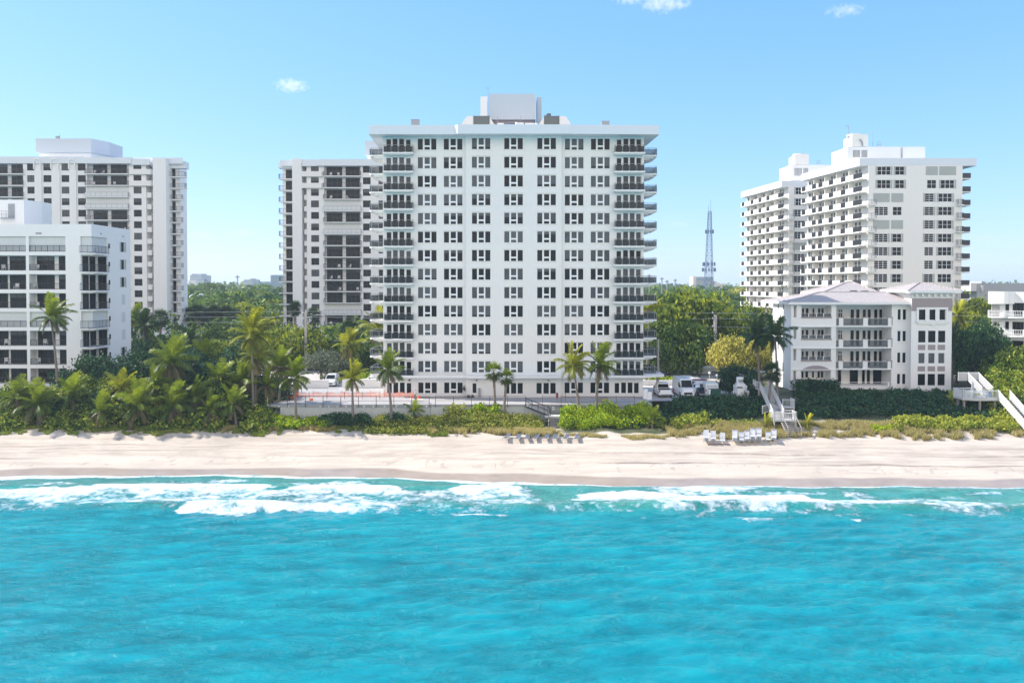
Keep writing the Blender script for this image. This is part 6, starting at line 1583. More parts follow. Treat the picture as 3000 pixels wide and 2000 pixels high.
# ================================================================ TERRACE and its wall
def terrace():
    w = empty('retaining_wall', (X(1300, 111.5), 111.6, 3.6), 'long stained concrete terrace wall with a brown railing in front of the middle tower', 'wall')
    xa, xb, xc = X(781, 111.5), X(819, 111.5), X(1900, 111.5); xj = X(1259.5, 111.5)
    m = MB(); m.box(xb, xj - .02, 111.5, 112.0, 3.2, 5.40); m.box(xa, xb - .002, 113.2, 113.5, 3.2, 5.40); m.box(xa, xa + .25, 111.5, 113.19, 3.2, 5.40); m.box(xj + .02, X(1536, 111.5), 111.62, 112.0, 3.2, 5.5); m.box(X(1536, 111.5), xc, 111.75, 112.0, 3.2, 5.3); m.build('wall_panel', M['concrete'], w)
    m = MB(); m.box(xa - .1, xj, 111.36, 111.9, 5.402, 5.72); m.box(xj + .002, X(1538, 111.5), 111.46, 111.9, 5.502, 5.72); m.box(X(1615, 111.5), xc, 111.6, 112, 5.302, 5.70); m.build('slab_edge', M['midgrey'], w)
    for px in (815, 844, 937, 962, 987, 1013, 1039, 1066, 1093, 1126, 1160, 1188, 1215, 1249):
        m = MB(); x = X(px, 111.3); m.box(x - .10, x + .10, 111.18, 111.35, 5.42, 5.52); m.build('drain_outlet', M['white'], w)
    def railing(xs, y, z0, h, mt, label, rails=(1.0, .5), r=.035):
        e = empty('railing', (xs[0], y, z0), label, 'railing')
        for x in xs: m = MB(); m.box(x - r, x + r, y - r, y + r, z0 - .35, z0 + h); m.build('post', M[mt], e)
        m = MB()
        for f in rails: m.tube([(xs[0], y - .06, z0 + h * f - .04), (xs[-1], y - .06, z0 + h * f - .04)], r * .8, 6)
        m.build('rail', M[mt], e); return e
    railing([X(p, 111.3) for p in range(789, 1262, 52)], 111.28, 5.72, 1.15, 'railbrown', 'long brown railing along the edge of the terrace above the stained wall')
    railing([X(p, 111.4) for p in range(1275, 1560, 53)], 111.4, 5.72, 1.2, 'railbrown', 'thin rusty railing between terrace joint and metal stair')
    railing([X(p, 111.5) for p in range(1590, 1880, 54)], 111.55, 5.70, 1.2, 'railbrown', 'thin railing right of the metal stair below the two coconut palms', (.95, .35), .03)
    railing([X(p, 117) for p in range(852, 1125, 52)], 117, 5.72, 1.0, 'railbrown', 'inner brown railing behind the one on the terrace edge', (.95, .45), .03)
    e = empty('railing', (xa, 112, 5.7), 'pale slanting handrail at the left end of the terrace', 'railing'); m = MB()
    for dz in (.35, .8): m.tube([(X(781, 111.5), 111.6, 5.9 + dz), (X(800, 121), 121, 6.0 + dz)], .07, 6)
    m.build('rail', M['concrete_l'], e)
    for t in (0, .33, .66, 1): m = MB(); x, y = xa + (X(800, 121) - xa) * t, 111.6 + 9.4 * t; m.tube([(x, y, 5.6), (x, y, 6.75)], .05, 6); m.build('post', M['concrete_l'], e)
    # floor
    m = MB(); m.box(xa, X(1215, 117), 111.91, 131, 5.2, 5.70); m.box(X(1215, 117) + .002, X(1900, 115), 111.91, 117.2, 5.2, 5.70); m.box(X(1215, 117) + .002, X(1900, 115), 119.1, 119.6, 4.0, 5.62)
    m.box(X(1215, 117) + .002, X(1900, 115), 117.2, 119.099, 4.0, 4.4)
    tag(m.build('pavement', M['terrace']), 'pale terrace floor around the middle tower', 'pavement', kind='structure')
    # white parapets behind
    for (p0, p1, d, zt, z0, lb) in ((880, 961, 129, 7.05, 5.5, 'short white boundary wall behind the orange netting'), (1001, 1135, 129.4, 7.1, 5.5, 'white boundary wall joining the left side of the middle tower'), (1884, 1977, 132.5, 6.55, 5.4, 'low white parking wall right of the middle tower')):
        e = empty('boundary_wall', (X((p0 + p1) / 2, d), d, z0), lb, 'wall'); m = MB(); m.box(X(p0, d), X(p1, d), d, d + .3, z0, zt - .12); m.build('wall_panel', M['stucco'], e)
        m = MB(); m.box(X(p0, d) - .05, X(p1, d) + .05, d - .06, d + .36, zt - .118, zt); m.build('coping', M['stucco_c'], e)
    # orange netting
    e = empty('safety_netting', (X(855, 117), 117.5, 5.7), 'sagging bright orange netting at the terrace corner', 'netting'); m = MB(); N = 10
    for i in range(N):
        f0, f1 = i / N, (i + 1) / N; top = lambda f: 6.95 - .75 * sin(pi * f); bot = lambda f: 5.95 - .2 * sin(pi * f)
        xx = lambda f: X(838 + 34 * f, 117.5); yy = lambda f: 117.5 - .8 * sin(pi * f)
        m.quad((xx(f0), yy(f0), bot(f0)), (xx(f1), yy(f1), bot(f1)), (xx(f1), yy(f1), top(f1)), (xx(f0), yy(f0), top(f0)))
    m.build('net', M['orange'], e)
    for p in (838, 872): m = MB(); m.tube([(X(p, 117.5), 117.5, 5.7), (X(p, 117.5), 117.5, 7.05)], .04, 6); m.build('post', M['railbrown'], e)
    e = empty('safety_netting', (X(1040, 118), 118.4, 5.7), 'long faded orange netting stretched along the terrace railing', 'netting'); m = MB(); N = 40
    r = random.Random(4); tp = [6.42 + .12 * sin(i * 1.3) + r.uniform(-.06, .06) for i in range(N + 1)]
    for i in range(N):
        x0, x1 = X(874 + 338 * i / N, 118.4), X(874 + 338 * (i + 1) / N, 118.4)
        m.quad((x0, 118.4 + .05 * (i % 3), 5.78), (x1, 118.4 + .05 * ((i + 1) % 3), 5.78), (x1, 118.4 + .05 * ((i + 1) % 3), tp[i + 1]), (x0, 118.4 + .05 * (i % 3), tp[i]))
    m.build('net', M['orangemesh'], e)
    for i in range(0, 9): m = MB(); x = X(874 + 42 * i, 118.45); m.tube([(x, 118.5, 5.7), (x, 118.5, 6.75)], .035, 6); m.build('post', M['orange'], e)
    # barrel, blocks, crate, small works things
    def barrel(px, d, z0, lb, s=1.0):
        e = empty('traffic_barrel', (X(px, d), d, z0), lb, 'traffic barrel'); m = MB(); m.tube([(X(px, d), d, z0), (X(px, d), d, z0 + .3 * s), (X(px, d), d, z0 + .32 * s), (X(px, d), d, z0 + .62 * s), (X(px, d), d, z0 + .64 * s), (X(px, d), d, z0 + .95 * s)], [.32 * s, .3 * s, .27 * s, .26 * s, .23 * s, .2 * s], 12); m.build('drum', M['orange'], e)
        m = MB(); m.tube([(X(px, d), d, z0 + .4 * s), (X(px, d), d, z0 + .52 * s)], [.285 * s, .275 * s], 12); m.build('white_band', M['white'], e)
    barrel(1226.5, 113.5, 5.7, 'orange traffic barrel beside the white blocks'); barrel(1207, 115, 5.7, 'slim orange traffic barrel left of the man in white', .8)
    for p0, p1, d, lb in ((1200, 1215, 112.4, 'left small white barrier block on the terrace edge'), (1217, 1241, 112.6, 'middle long white barrier block on the terrace edge'), (1242, 1258, 112.3, 'right low white barrier block on the terrace edge')):
        m = MB(); h = .5 if p0 != 1242 else .3; m.prism([(X(p0, d), d), (X(p1, d), d), (X(p1, d) - .06, d + .5), (X(p0, d) + .06, d + .5)], 5.7, 5.7 + h); m.box(X(p0, d) + .1, X(p1, d) - .1, d + .1, d + .35, 5.7 + h + .002, 5.7 + h + .08); tag(m.build('barrier_block', M['stucco_c']), lb, 'barrier')
    m = MB(); x = X(905, 115); m.box(x, x + .42, 115, 115.4, 5.7, 5.98); m.box(x + .03, x + .39, 115.03, 115.37, 5.982, 6.02); tag(m.build('yellow_bucket', M['lf_yellow'] if False else M['orange']), 'small yellow orange box on the terrace floor near the corner netting', 'box')
    for px in (1367, 1379):
        m = MB(); x = X(px, 119.3); m.box(x, x + .5, 119.0, 119.35, 5.63, 5.85); m.box(x + .1, x + .4, 119.05, 119.3, 5.852, 6.0); tag(m.build('tool_bag', M['cloth_d']), 'dark tool bag on the ground left of the single glass door' if px == 1367 else 'dark tool bag directly before the single glass door', 'bag')
    m = MB(); x = X(1401, 119.2); m.box(x, x + .35, 119.0, 119.3, 5.63, 6.0); m.tube([(x + .17, 119.2, 6.0), (x + .17, 119.2, 6.6)], .16, 8); m.tube([(x + .17, 119.2, 6.6), (x + .17, 119.2, 6.95)], [.05, .2], 8); tag(m.build('cooler_stand', M['midgrey']), 'small dark grey stand right of the single glass door', 'stand')
    m = MB(); m.tube([(X(1657, 115), 115, 5.7), (X(1657, 115), 115, 6.9)], .04, 6); m.box(X(1629, 115), X(1636, 115), 114.9, 115.1, 6.15, 6.85); m.tube([(X(1632, 115), 115, 5.7), (X(1632, 115), 115, 6.15)], .04, 6); tag(m.build('red_sign', M['hoodred']), 'small dark red board on a stake before the tower ground floor', 'sign')
    m = MB(); m.box(X(1755, 114), X(1782, 114), 114, 115, 5.7, 6.3); m.box(X(1757, 114), X(1780, 114), 113.96, 113.998, 5.8, 6.2); m.box(X(1754, 114), X(1783, 114), 113.9, 115.1, 6.302, 6.36); tag(m.build('utility_cabinet', M['wood']), 'brownish utility cabinet behind the railing below the right coconut palm', 'cabinet')
    # metal stair to the beach
    e = empty('metal_stair', (X(1575, 110.8), 110.8, 4.2), 'dark metal stair dropping from the terrace to a landing', 'stair')
    A, B = (X(1541, 110.9), 5.7), (X(1612, 110.9), 4.42)
    for y in (110.3, 111.2):
        m = MB(); m.tube([(A[0], y, A[1] - .15), (B[0], y, B[1] - .15)], .09, 4); m.build('stringer', M['railmetal'], e)
        m = MB()
        for hz in (.95, .5): m.tube([(A[0], y, A[1] + hz), (B[0], y, B[1] + hz)], .035, 5)
        for t in (0, .25, .5, .75, 1): x, z = A[0] + (B[0] - A[0]) * t, A[1] + (B[1] - A[1]) * t; m.tube([(x, y, z - .1), (x, y, z + .95)], .035, 5)
        m.build('handrail', M['railmetal'], e)
    for i in range(9):
        t = (i + .5) / 9; x, z = A[0] + (B[0] - A[0]) * t, A[1] + (B[1] - A[1]) * t; m = MB(); m.box(x - .17, x + .17, 110.35, 111.15, z - .03, z + .02); m.build('tread', M['midgrey'], e)
    e = empty('beach_steps', (X(1632, 109), 109, 3.3), 'grey wooden steps from the stair landing down to the sand', 'stair')
    x0, x1 = X(1597, 110), X(1655, 110); m = MB(); m.box(x0, x1, 109.6, 111.3, 4.2, 4.40); m.build('landing', M['concrete_l'], e)
    for i in range(8):
        y = 109.5 - i * .38; z = 4.22 - i * .14; m = MB(); m.box(X(1611, y), X(1650, y), y - .38, y, z - .12, z); m.build('step', M['wood'], e)
    m = MB()
    for p in (1608, 1653):
        m.tube([(X(p, 109.6), 109.5, 5.3), (X(p, 107), 106.6, 4.15)], .06, 5)
        for t in (0, .5, 1): yy = 109.5 - 2.9 * t; m.tube([(X(p, yy), yy, 3.2), (X(p, yy), yy, 5.3 - 1.15 * t)], .06, 5)
    m.build('handrail', M['wood'], e)
    e = empty('picket_gate', (X(1625, 110.9), 111.3, 4.4), 'dark picket gate with a small notice on the stair landing', 'gate'); m = MB()
    for hz in (.15, 1.15): m.box(x0 + .3, x1, 111.28, 111.32, 4.4 + hz, 4.44 + hz)
    for i in range(16): x = x0 + .35 + i * (x1 - x0 - .4) / 15; m.box(x, x + .03, 111.33, 111.36, 4.41, 5.6)
    m.build('pickets', M['railmetal'], e)
    m = MB(); xs_ = X(1618, 111); m.box(xs_, xs_ + .32, 111.2, 111.24, 5.0, 5.45); m.box(xs_ + .05, xs_ + .27, 111.185, 111.198, 5.22, 5.38, 1); m.box(xs_ + .05, xs_ + .27, 111.185, 111.198, 5.06, 5.16, 1); m.build('notice', [M['white'], M['bluegrey']], e)
terrace()

# parking surface
m = MB(); m.poly([(X(1885, 117), 115.6, 5.62), (X(2150, 117), 115.6, 5.62), (46, 132, 5.70), (52, 165, 6.30), (22, 165, 6.30), (X(1885, 132) - 1.5, 132.4, 5.70)]); tag(m.build('parking_lot', M['paleroad']), 'pale parking lot between the middle tower and the villa', 'parking lot', kind='structure')
m = MB(); m.poly([(22.5, 168, 6.62), (70, 168, 6.62), (70, 176, 6.70), (22.5, 176, 6.70)]); tag(m.build('road', M['asphalt']), 'coast road running behind the buildings', 'road', kind='structure')
m = MB(); m.poly([(-70, 150, 6.30), (X(1135, 131), 150, 6.30), (X(1135, 131), 131.5, 5.76), (-31, 131.5, 5.76), (-52, 140, 6.0)]); tag(m.build('driveway', M['paleroad']), 'pale drive left of the middle tower', 'driveway', kind='structure')

# ================================================================ VEHICLES (x forward, local)
def vehicle(name, label, cat, px, d, heading, L, W, Hh, paint, kind='car', group=None, z0=None):
    x = X(px, d); z0 = (5.68 if d < 131 else h1(x, d) + .12) if z0 is None else z0
    e = empty(name, (x, d, z0), label, cat, group, heading)
    def add(nm, mb, mt, p=None, smooth=False): return mb.build(nm, mt, p or e, off=(0, 0, 0), smooth=smooth)
    h = Hh; w = W / 2; g = .22
    def hull(sec, mb):  # sections: (x, halfwidth_low, halfwidth_top, z0, z1)
        i0 = len(mb.v)
        for (xx, wl, wt, za, zb) in sec: mb.v += [(xx, -wl, za), (xx, wl, za), (xx, wl * .99, (za + zb) / 2), (xx, wt, zb), (xx, -wt, zb), (xx, -wl * .99, (za + zb) / 2)]
        for k in range(len(sec) - 1):
            for j in range(6): j2 = (j + 1) % 6; mb.f.append((i0 + k * 6 + j, i0 + k * 6 + j2, i0 + (k + 1) * 6 + j2, i0 + (k + 1) * 6 + j)); mb.m.append(0)
        mb.f.append(tuple(i0 + j for j in range(5, -1, -1))); mb.m.append(0); n = i0 + (len(sec) - 1) * 6; mb.f.append(tuple(n + j for j in range(6))); mb.m.append(0)
    m = MB(); GL = []
    class _G:
        def quad(self, *q): t = MB(); t.quad(*q); xs = [p[0] for p in q]; ys = [p[1] for p in q]; GL.append(('side_window' if max(ys) - min(ys) < W * .3 else ('windscreen' if sum(xs) > 0 else 'rear_window'), t))
    G = _G()
    if kind == 'van':
        hull([(-L / 2, w * .96, w * .88, g, h * .97), (-L / 2 + .1, w, w * .9, g, h), (L / 2 - 1.5, w, w * .88, g, h), (L / 2 - 1.25, w, w * .86, g, h * .95), (L / 2 - .75, w, w * .84, g, h * .53), (L / 2 - .1, w * .95, w * .8, g, h * .44), (L / 2, w * .85, w * .7, g + .05, h * .36)], m)
        xa, xb = L / 2 - 1.24, L / 2 - .74; za, zb = h * .93, h * .545
        G.quad((xb + .03, -w * .80, zb), (xb + .03, w * .80, zb), (xa + .05, w * .76, za), (xa + .05, -w * .76, za))
        for s in (-1, 1): G.quad((xb - .15, s * w * 1.0, h * .56), (xa - .75, s * w * 1.0, h * .56), (xa - .75, s * w * .95, h * .80), (xa - .1, s * w * .95, h * .80))
        G.quad((-L / 2 - .012, -w * .8, h * .58), (-L / 2 - .012, w * .8, h * .58), (-L / 2 - .012, w * .78, h * .82), (-L / 2 - .012, -w * .78, h * .82)) if label.find('lettering') < 0 else None
    elif kind == 'pickup':
        hull([(-L / 2, w * .97, w * .93, .42, h * .58), (-L / 2 + .1, w, w * .95, .36, h * .6), (-.35, w, w * .95, .3, h * .6), (L / 2 - .6, w, w * .93, .3, h * .62), (L / 2 - .1, w * .96, w * .85, .3, h * .56), (L / 2, w * .9, w * .8, .36, h * .5)], m)
        hull([(-.45, w * .88, w * .76, h * .60, h * .96), (-.25, w * .9, w * .78, h * .6, h), (1.1, w * .9, w * .78, h * .6, h), (1.85, w * .9, w * .88, h * .6, h * .63)], m)
        G.quad((-.47, w * .8, h * .64), (-.47, -w * .8, h * .64), (-.47, -w * .72, h * .92), (-.47, w * .72, h * .92))
        G.quad((1.82, -w * .8, h * .66), (1.82, w * .8, h * .66), (1.2, w * .7, h * .96), (1.2, -w * .7, h * .96))
        for s in (-1, 1): G.quad((-.3, s * w * .895, h * .65), (1.5, s * w * .895, h * .65), (1.1, s * w * .81, h * .93), (-.25, s * w * .81, h * .93))
        bed = MB(); bed.box(-L / 2 + .12, -.5, -w * .85, w * .85, h * .6 + .002, h * .6 + .01); add('truck_bed', bed, M['black'])
    else:
        hull([(-L / 2, w * .88, w * .82, g + .12, h * .52), (-L / 2 + .12, w * .97, w * .9, g, h * .60), (-L / 4, w, w * .93, g, h * .63), (L / 4, w, w * .92, g, h * .62), (L / 2 - .35, w * .97, w * .85, g, h * .52), (L / 2 - .05, w * .9, w * .78, g + .06, h * .42), (L / 2, w * .8, w * .7, g + .1, h * .36)], m)
        back = -L / 2 + (.12 if kind == 'suv' else .55)
        hull([(back, w * .88, w * .80, h * .60, h * .66 if kind != 'suv' else h * .8), (back + .5, w * .9, w * .72, h * .6, h * .97), (-.2, w * .91, w * .72, h * .6, h), (.55, w * .91, w * .72, h * .6, h * .97), (1.35, w * .9, w * .84, h * .6, h * .63)], m)
        G.quad((1.33, -w * .78, h * .65), (1.33, w * .78, h * .65), (.62, w * .66, h * .94), (.62, -w * .66, h * .94))
        G.quad((back + .02, w * .74, h * .68), (back + .02, -w * .74, h * .68), (back + .46, -w * .64, h * .95), (back + .46, w * .64, h * .95))
        for s in (-1, 1): G.quad((back + .35, s * w * .91, h * .66), (1.1, s * w * .915, h * .66), (.55, s * w * .76, h * .92), (back + .6, s * w * .76, h * .92))
    add('body', m, paint)
    for nm_, t_ in GL: add(nm_, t_, M['glass'])
    rw = .33 if kind in ('car',) else .38
    for xx in (-L / 2 + .95, L / 2 - .9):
        for s in (-1, 1):
            t = MB(); t.tube([(xx, s * (w - .24), rw), (xx, s * (w + .01), rw)], rw, 14); wh = add('wheel', t, M['black']); t = MB(); t.tube([(xx, s * (w + .012), rw), (xx, s * (w + .02), rw)], rw * .6, 10); add('rim', t, M['midgrey'], wh)
    lh = h * (.34 if kind != 'pickup' else .42)
    for s in (-1, 1):
        t = MB(); t.box(L / 2 - .14, L / 2 + .012, s * w * .78 - .16, s * w * .78 + .12, lh - .02, lh + .16); add('headlight', t, M['headlamp'])
        tz = h * (.40 if kind != 'pickup' else .40); th = .42 if kind in ('pickup', 'van', 'suv') else .16
        t = MB(); t.box(-L / 2 - .015, -L / 2 + .12, s * w * .90 - .07, s * w * .90 + .07, tz, tz + th); add('tail_light', t, M['red'])
        t = MB(); t.box(L * .16 if kind != 'van' else L / 2 - .85, L * .16 + .16 if kind != 'van' else L / 2 - .6, s * (w + .02) if s > 0 else s * (w + .2), s * (w + .2) if s > 0 else s * (w + .02), h * .55, h * .55 + (.2 if kind != 'van' else .38)); add('mirror', t, M['black'])
    t = MB()
    if kind == 'van': t.box(L / 2 - .1, L / 2 + .02, -w * .62, w * .62, .42, .72)
    else: t.box(L / 2 - .1, L / 2 + .016, -w * .55, w * .55, h * .24, h * .34)
    add('grille', t, M['black'])
    t = MB(); t.box(-L / 2 - .04, -L / 2 + .1, -w * .9, w * .9, .36, .52); add('bumper', t, M['chrome'] if kind == 'pickup' else M['midgrey'])
    return e
PW = mat('white_car_paint', (0.78, 0.78, 0.78), .25); PS = mat('silver_car_paint', (.42, .44, .47), .3, metal=.5); PD = mat('dark_car_paint', (.03, .03, .04), .25); PM_ = mat('maroon_car_paint', (.10, .015, .03), .25); PG = mat('grey_car_paint', (.16, .17, .19), .3, metal=.4)
vehicle('pickup_truck', 'white pickup truck seen from behind on the pale lot beside the tower', 'pickup truck', 1942, 121.0, radians(90), 5.4, 1.98, 1.90, PW, 'pickup')
vehicle('delivery_van', 'tall white van facing the sea right of the pickup truck', 'van', 2003, 121.5, radians(-87), 5.6, 2.0, 2.55, PW, 'van')
vv = vehicle('delivery_van', 'white van with small dark lettering on its back behind the green box', 'van', 2081, 121.0, radians(84), 4.8, 1.95, 2.05, PW, 'van')
fc = bpy.data.curves.new('lettering', 'FONT'); fc.body = 'ZA SCORE'; fc.size = .34; fc.extrude = .004; fc.align_x = 'CENTER'
fo = bpy.data.objects.new('lettering', bpy.data.meshes.new_from_object(bpy.data.objects.new('t', fc))); C.objects.link(fo); fo.parent = vv; fo.location = (-2.42, 0, 1.52); fo.rotation_euler = (radians(90), 0, radians(-90)); fo.data.materials.append(M['bluegrey'])
vehicle('parked_car', 'white hatchback with red tail lights between the two white vans', 'car', 2036, 122.5, radians(80), 4.3, 1.8, 1.55, PW, 'suv')
vehicle('parked_car', 'dark estate car squeezed behind the left edge of the lettered van', 'car', 2052, 121.2, radians(95), 4.4, 1.75, 1.3, PD, 'car')
for (px, d, hd, k, p, lb) in ((2006, 134, 8, 'car', PS, 'silver car farthest back behind the tall van'), (2028, 131.4, 10, 'car', PW, 'white car second row behind the tall van'), (2046, 129, 10, 'car', PM_, 'dark maroon car right behind the second row white car'), (2080, 126.6, 8, 'car', PS, 'silver car directly behind the lettered van'),
                              (2045, 127, 12, 'car', PW, 'white car roof between maroon car and hatchback'), (2062, 161, 5, 'car', PS, 'silver car at the back under the tree limbs'), (2068, 158, 5, 'car', PD, 'black car second from the back under the tree'), (2070, 154, 5, 'suv', PM_, 'dark maroon car left of the power pole'),
                              (2082, 151.5, 10, 'car', PG, 'grey car just left of the power pole'), (2090, 148.6, 6, 'suv', PW, 'white car crossed by the power pole'), (2110, 150.4, 8, 'car', PS, 'silver car right of the power pole under golden leaves'), (2066, 146.5, 4, 'suv', PS, 'silver car nearest to the two globe lamps')):
    vehicle('parked_car', lb, 'car', px, d, radians(180 + hd), 4.5, 1.8, 1.45 if k == 'car' else 1.65, p, k, 'cars parked between tower and villa')
vehicle('parked_car', 'white boxy off-road car peeking between the two white boundary walls', 'car', 972, 133, radians(-90), 4.3, 1.85, 1.9, PW, 'suv')
vehicle('parked_car', 'white car behind the white wall next to the tower corner', 'car', 1100, 134, radians(178), 4.5, 1.8, 1.7, PW, 'suv')
# globe lamps, green box, gate lodge, fence
for px, py, lb in ((2080, 1093, 'left one of two round globe lamps by the power pole'), (2101.5, 1100, 'right one of two round globe lamps by the power pole')):
    d = 140; e = empty('globe_lamp', (X(px, d), d, 5.9), lb, 'lamp'); m = MB(); m.tube([(X(px, d), d, 5.8), (X(px, d), d, Z(py, d) - .2)], .07, 6); m.build('post', M['pole'], e)
    m = MB(); c = (X(px, d), d, Z(py, d)); m.tube([(c[0], c[1], c[2] + .24 * sin(a)) for a in np.linspace(-pi / 2, pi / 2, 9)], [max(.01, .24 * cos(a)) for a in np.linspace(-pi / 2, pi / 2, 9)], 12); m.build('globe', M['white'], e, smooth=True)
e = empty('transformer_box', (X(2100, 117), 117.2, 5.5), 'dark green metal box behind the picket fence below the lettered van', 'utility box'); m = MB(); m.box(X(2085, 117), X(2113, 117), 117, 118.3, 5.4, 6.98); m.box(X(2083, 117), X(2115, 117), 116.9, 118.4, 6.982, 7.06); m.build('cabinet', M['green_box'], e)
m = MB(); m.box(X(2098, 117), X(2098, 117) + .03, 116.975, 116.998, 5.6, 6.9); m.build('door_seam', M['black'], e)
m = MB(); m.box(X(2078, 116.8), X(2083, 116.8), 116.8, 117.05, 5.2, 7.0); m.box(X(2077, 116.8), X(2084, 116.8), 116.75, 117.1, 7.002, 7.08); tag(m.build('gate_post', M['white']), 'slim white post left of the dark green box', 'post')
m = MB(); m.box(X(1899, 117), X(1911, 117), 117, 117.3, 5.2, 6.7); m.prism([(X(1886, 117.2), 117.2), (X(1899, 117.2), 117.2), (X(1899, 117.2), 117.4), (X(1886, 117.2), 117.4)], 5.2, 7.1); tag(m.build('wing_wall', M['white']), 'white stepped wing wall left of the pickup truck', 'wall')
d = 116.5; e = empty('gate_lodge', (X(2172, d), d, 5.2), 'small white gate shelter with a square pier below the domed hedge', 'gate shelter')
m = MB(); m.box(X(2162, 116), X(2181.5, 116), 116, 116.9, 4.9, Z(1139, 116)); m.build('pier', M['white'], e)
m = MB(); m.prism([(X(2165, 116), 116.05), (X(2178, 116), 116.05), (X(2178, 116), 116.8), (X(2165, 116), 116.8)], Z(1139, 116) + .002, Z(1134.5, 116)); m.build('pier_cap', M['wood'], e)
m = MB(); m.box(X(2150, 117.2), X(2197, 117.2), 117.2, 117.5, 5.0, Z(1145, 117.2)); m.build('wing_wall', M['white'], e)
m = MB(); N = 8; a0, a1 = X(2158, 118), X(2191, 118); zt = Z(1125, 118); zb = Z(1143, 118) - .3
m.prism([(a0, 118), (a1, 118), (a1, 119.5), (a0, 119.5)], zb, zt - .25); m.prism([(a0 + .25, 118.1), (a1 - .25, 118.1), (a1 - .25, 119.4), (a0 + .25, 119.4)], zt - .248, zt); m.build('shelter_roof', M['white'], e)
m = MB(); m.box(X(2161, 119), X(2180, 119), 119, 119.5, zt - .1, Z(1105, 119)); m.box(X(2164.5, 119), X(2177, 119), 118.96, 118.998, Z(1121, 119), Z(1112, 119), 1); m.build('louvre_box', [M['white'], M['midgrey']], e)
e = empty('picket_fence', (X(2150, 115.8), 115.8, 5), 'black picket fence running before the green box and gate shelter', 'fence')
for (p0, p1) in ((1912, 2020), (2022, 2080), (2110, 2160), (2162, 2202)):
    m = MB(); xa, xb = X(p0, 115.7), X(p1, 115.7)
    for hz in (5.35, 6.3): m.box(xa, xb, 115.68, 115.72, hz, hz + .04)
    n = int((xb - xa) / .14)
    for i in range(n): m.box(xa + i * .14, xa + i * .14 + .022, 115.722, 115.74, 5.2, 6.4)
    m.build('fence_panel', M['railmetal'], e)

# ================================================================ WHITE BOARDWALK and DECK
def picket(mb, A, B, h=1.0, sp=.15, solid=False):
    L = math.dist(A[:2], B[:2]) or 1; n = max(1, int(L / sp)); ux, uy = (B[0] - A[0]) / L, (B[1] - A[1]) / L
    for hz in (.1, h): mb.tube([(A[0], A[1], A[2] + hz), (B[0], B[1], B[2] + hz)], .05, 4)
    for i in range(n + 1):
        t = i / n; x, y, z = (A[j] + (B[j] - A[j]) * t for j in range(3)); r = .055 if i % 9 == 0 or i == n else (.022 if not solid else sp * .46)
        mb.tube([(x, y, z), (x, y, z + h + (.1 if r == .055 else 0))], r, 4)
def flight(e, A, B, wv, n, mt, nm='tread'):
    for i in range(n):
        t = (i + .5) / n; c = [A[j] + (B[j] - A[j]) * t for j in range(3)]; dx, dy = (B[0] - A[0]) / n / 2 * 1.02, (B[1] - A[1]) / n / 2 * 1.02
        m = MB(); w2 = (wv[0] / 2, wv[1] / 2)
        m.prism([(c[0] - dx - w2[0], c[1] - dy - w2[1]), (c[0] + dx - w2[0], c[1] + dy - w2[1]), (c[0] + dx + w2[0], c[1] + dy + w2[1]), (c[0] - dx + w2[0], c[1] - dy + w2[1])], c[2] - .1, c[2]); m.build(nm, mt, e)
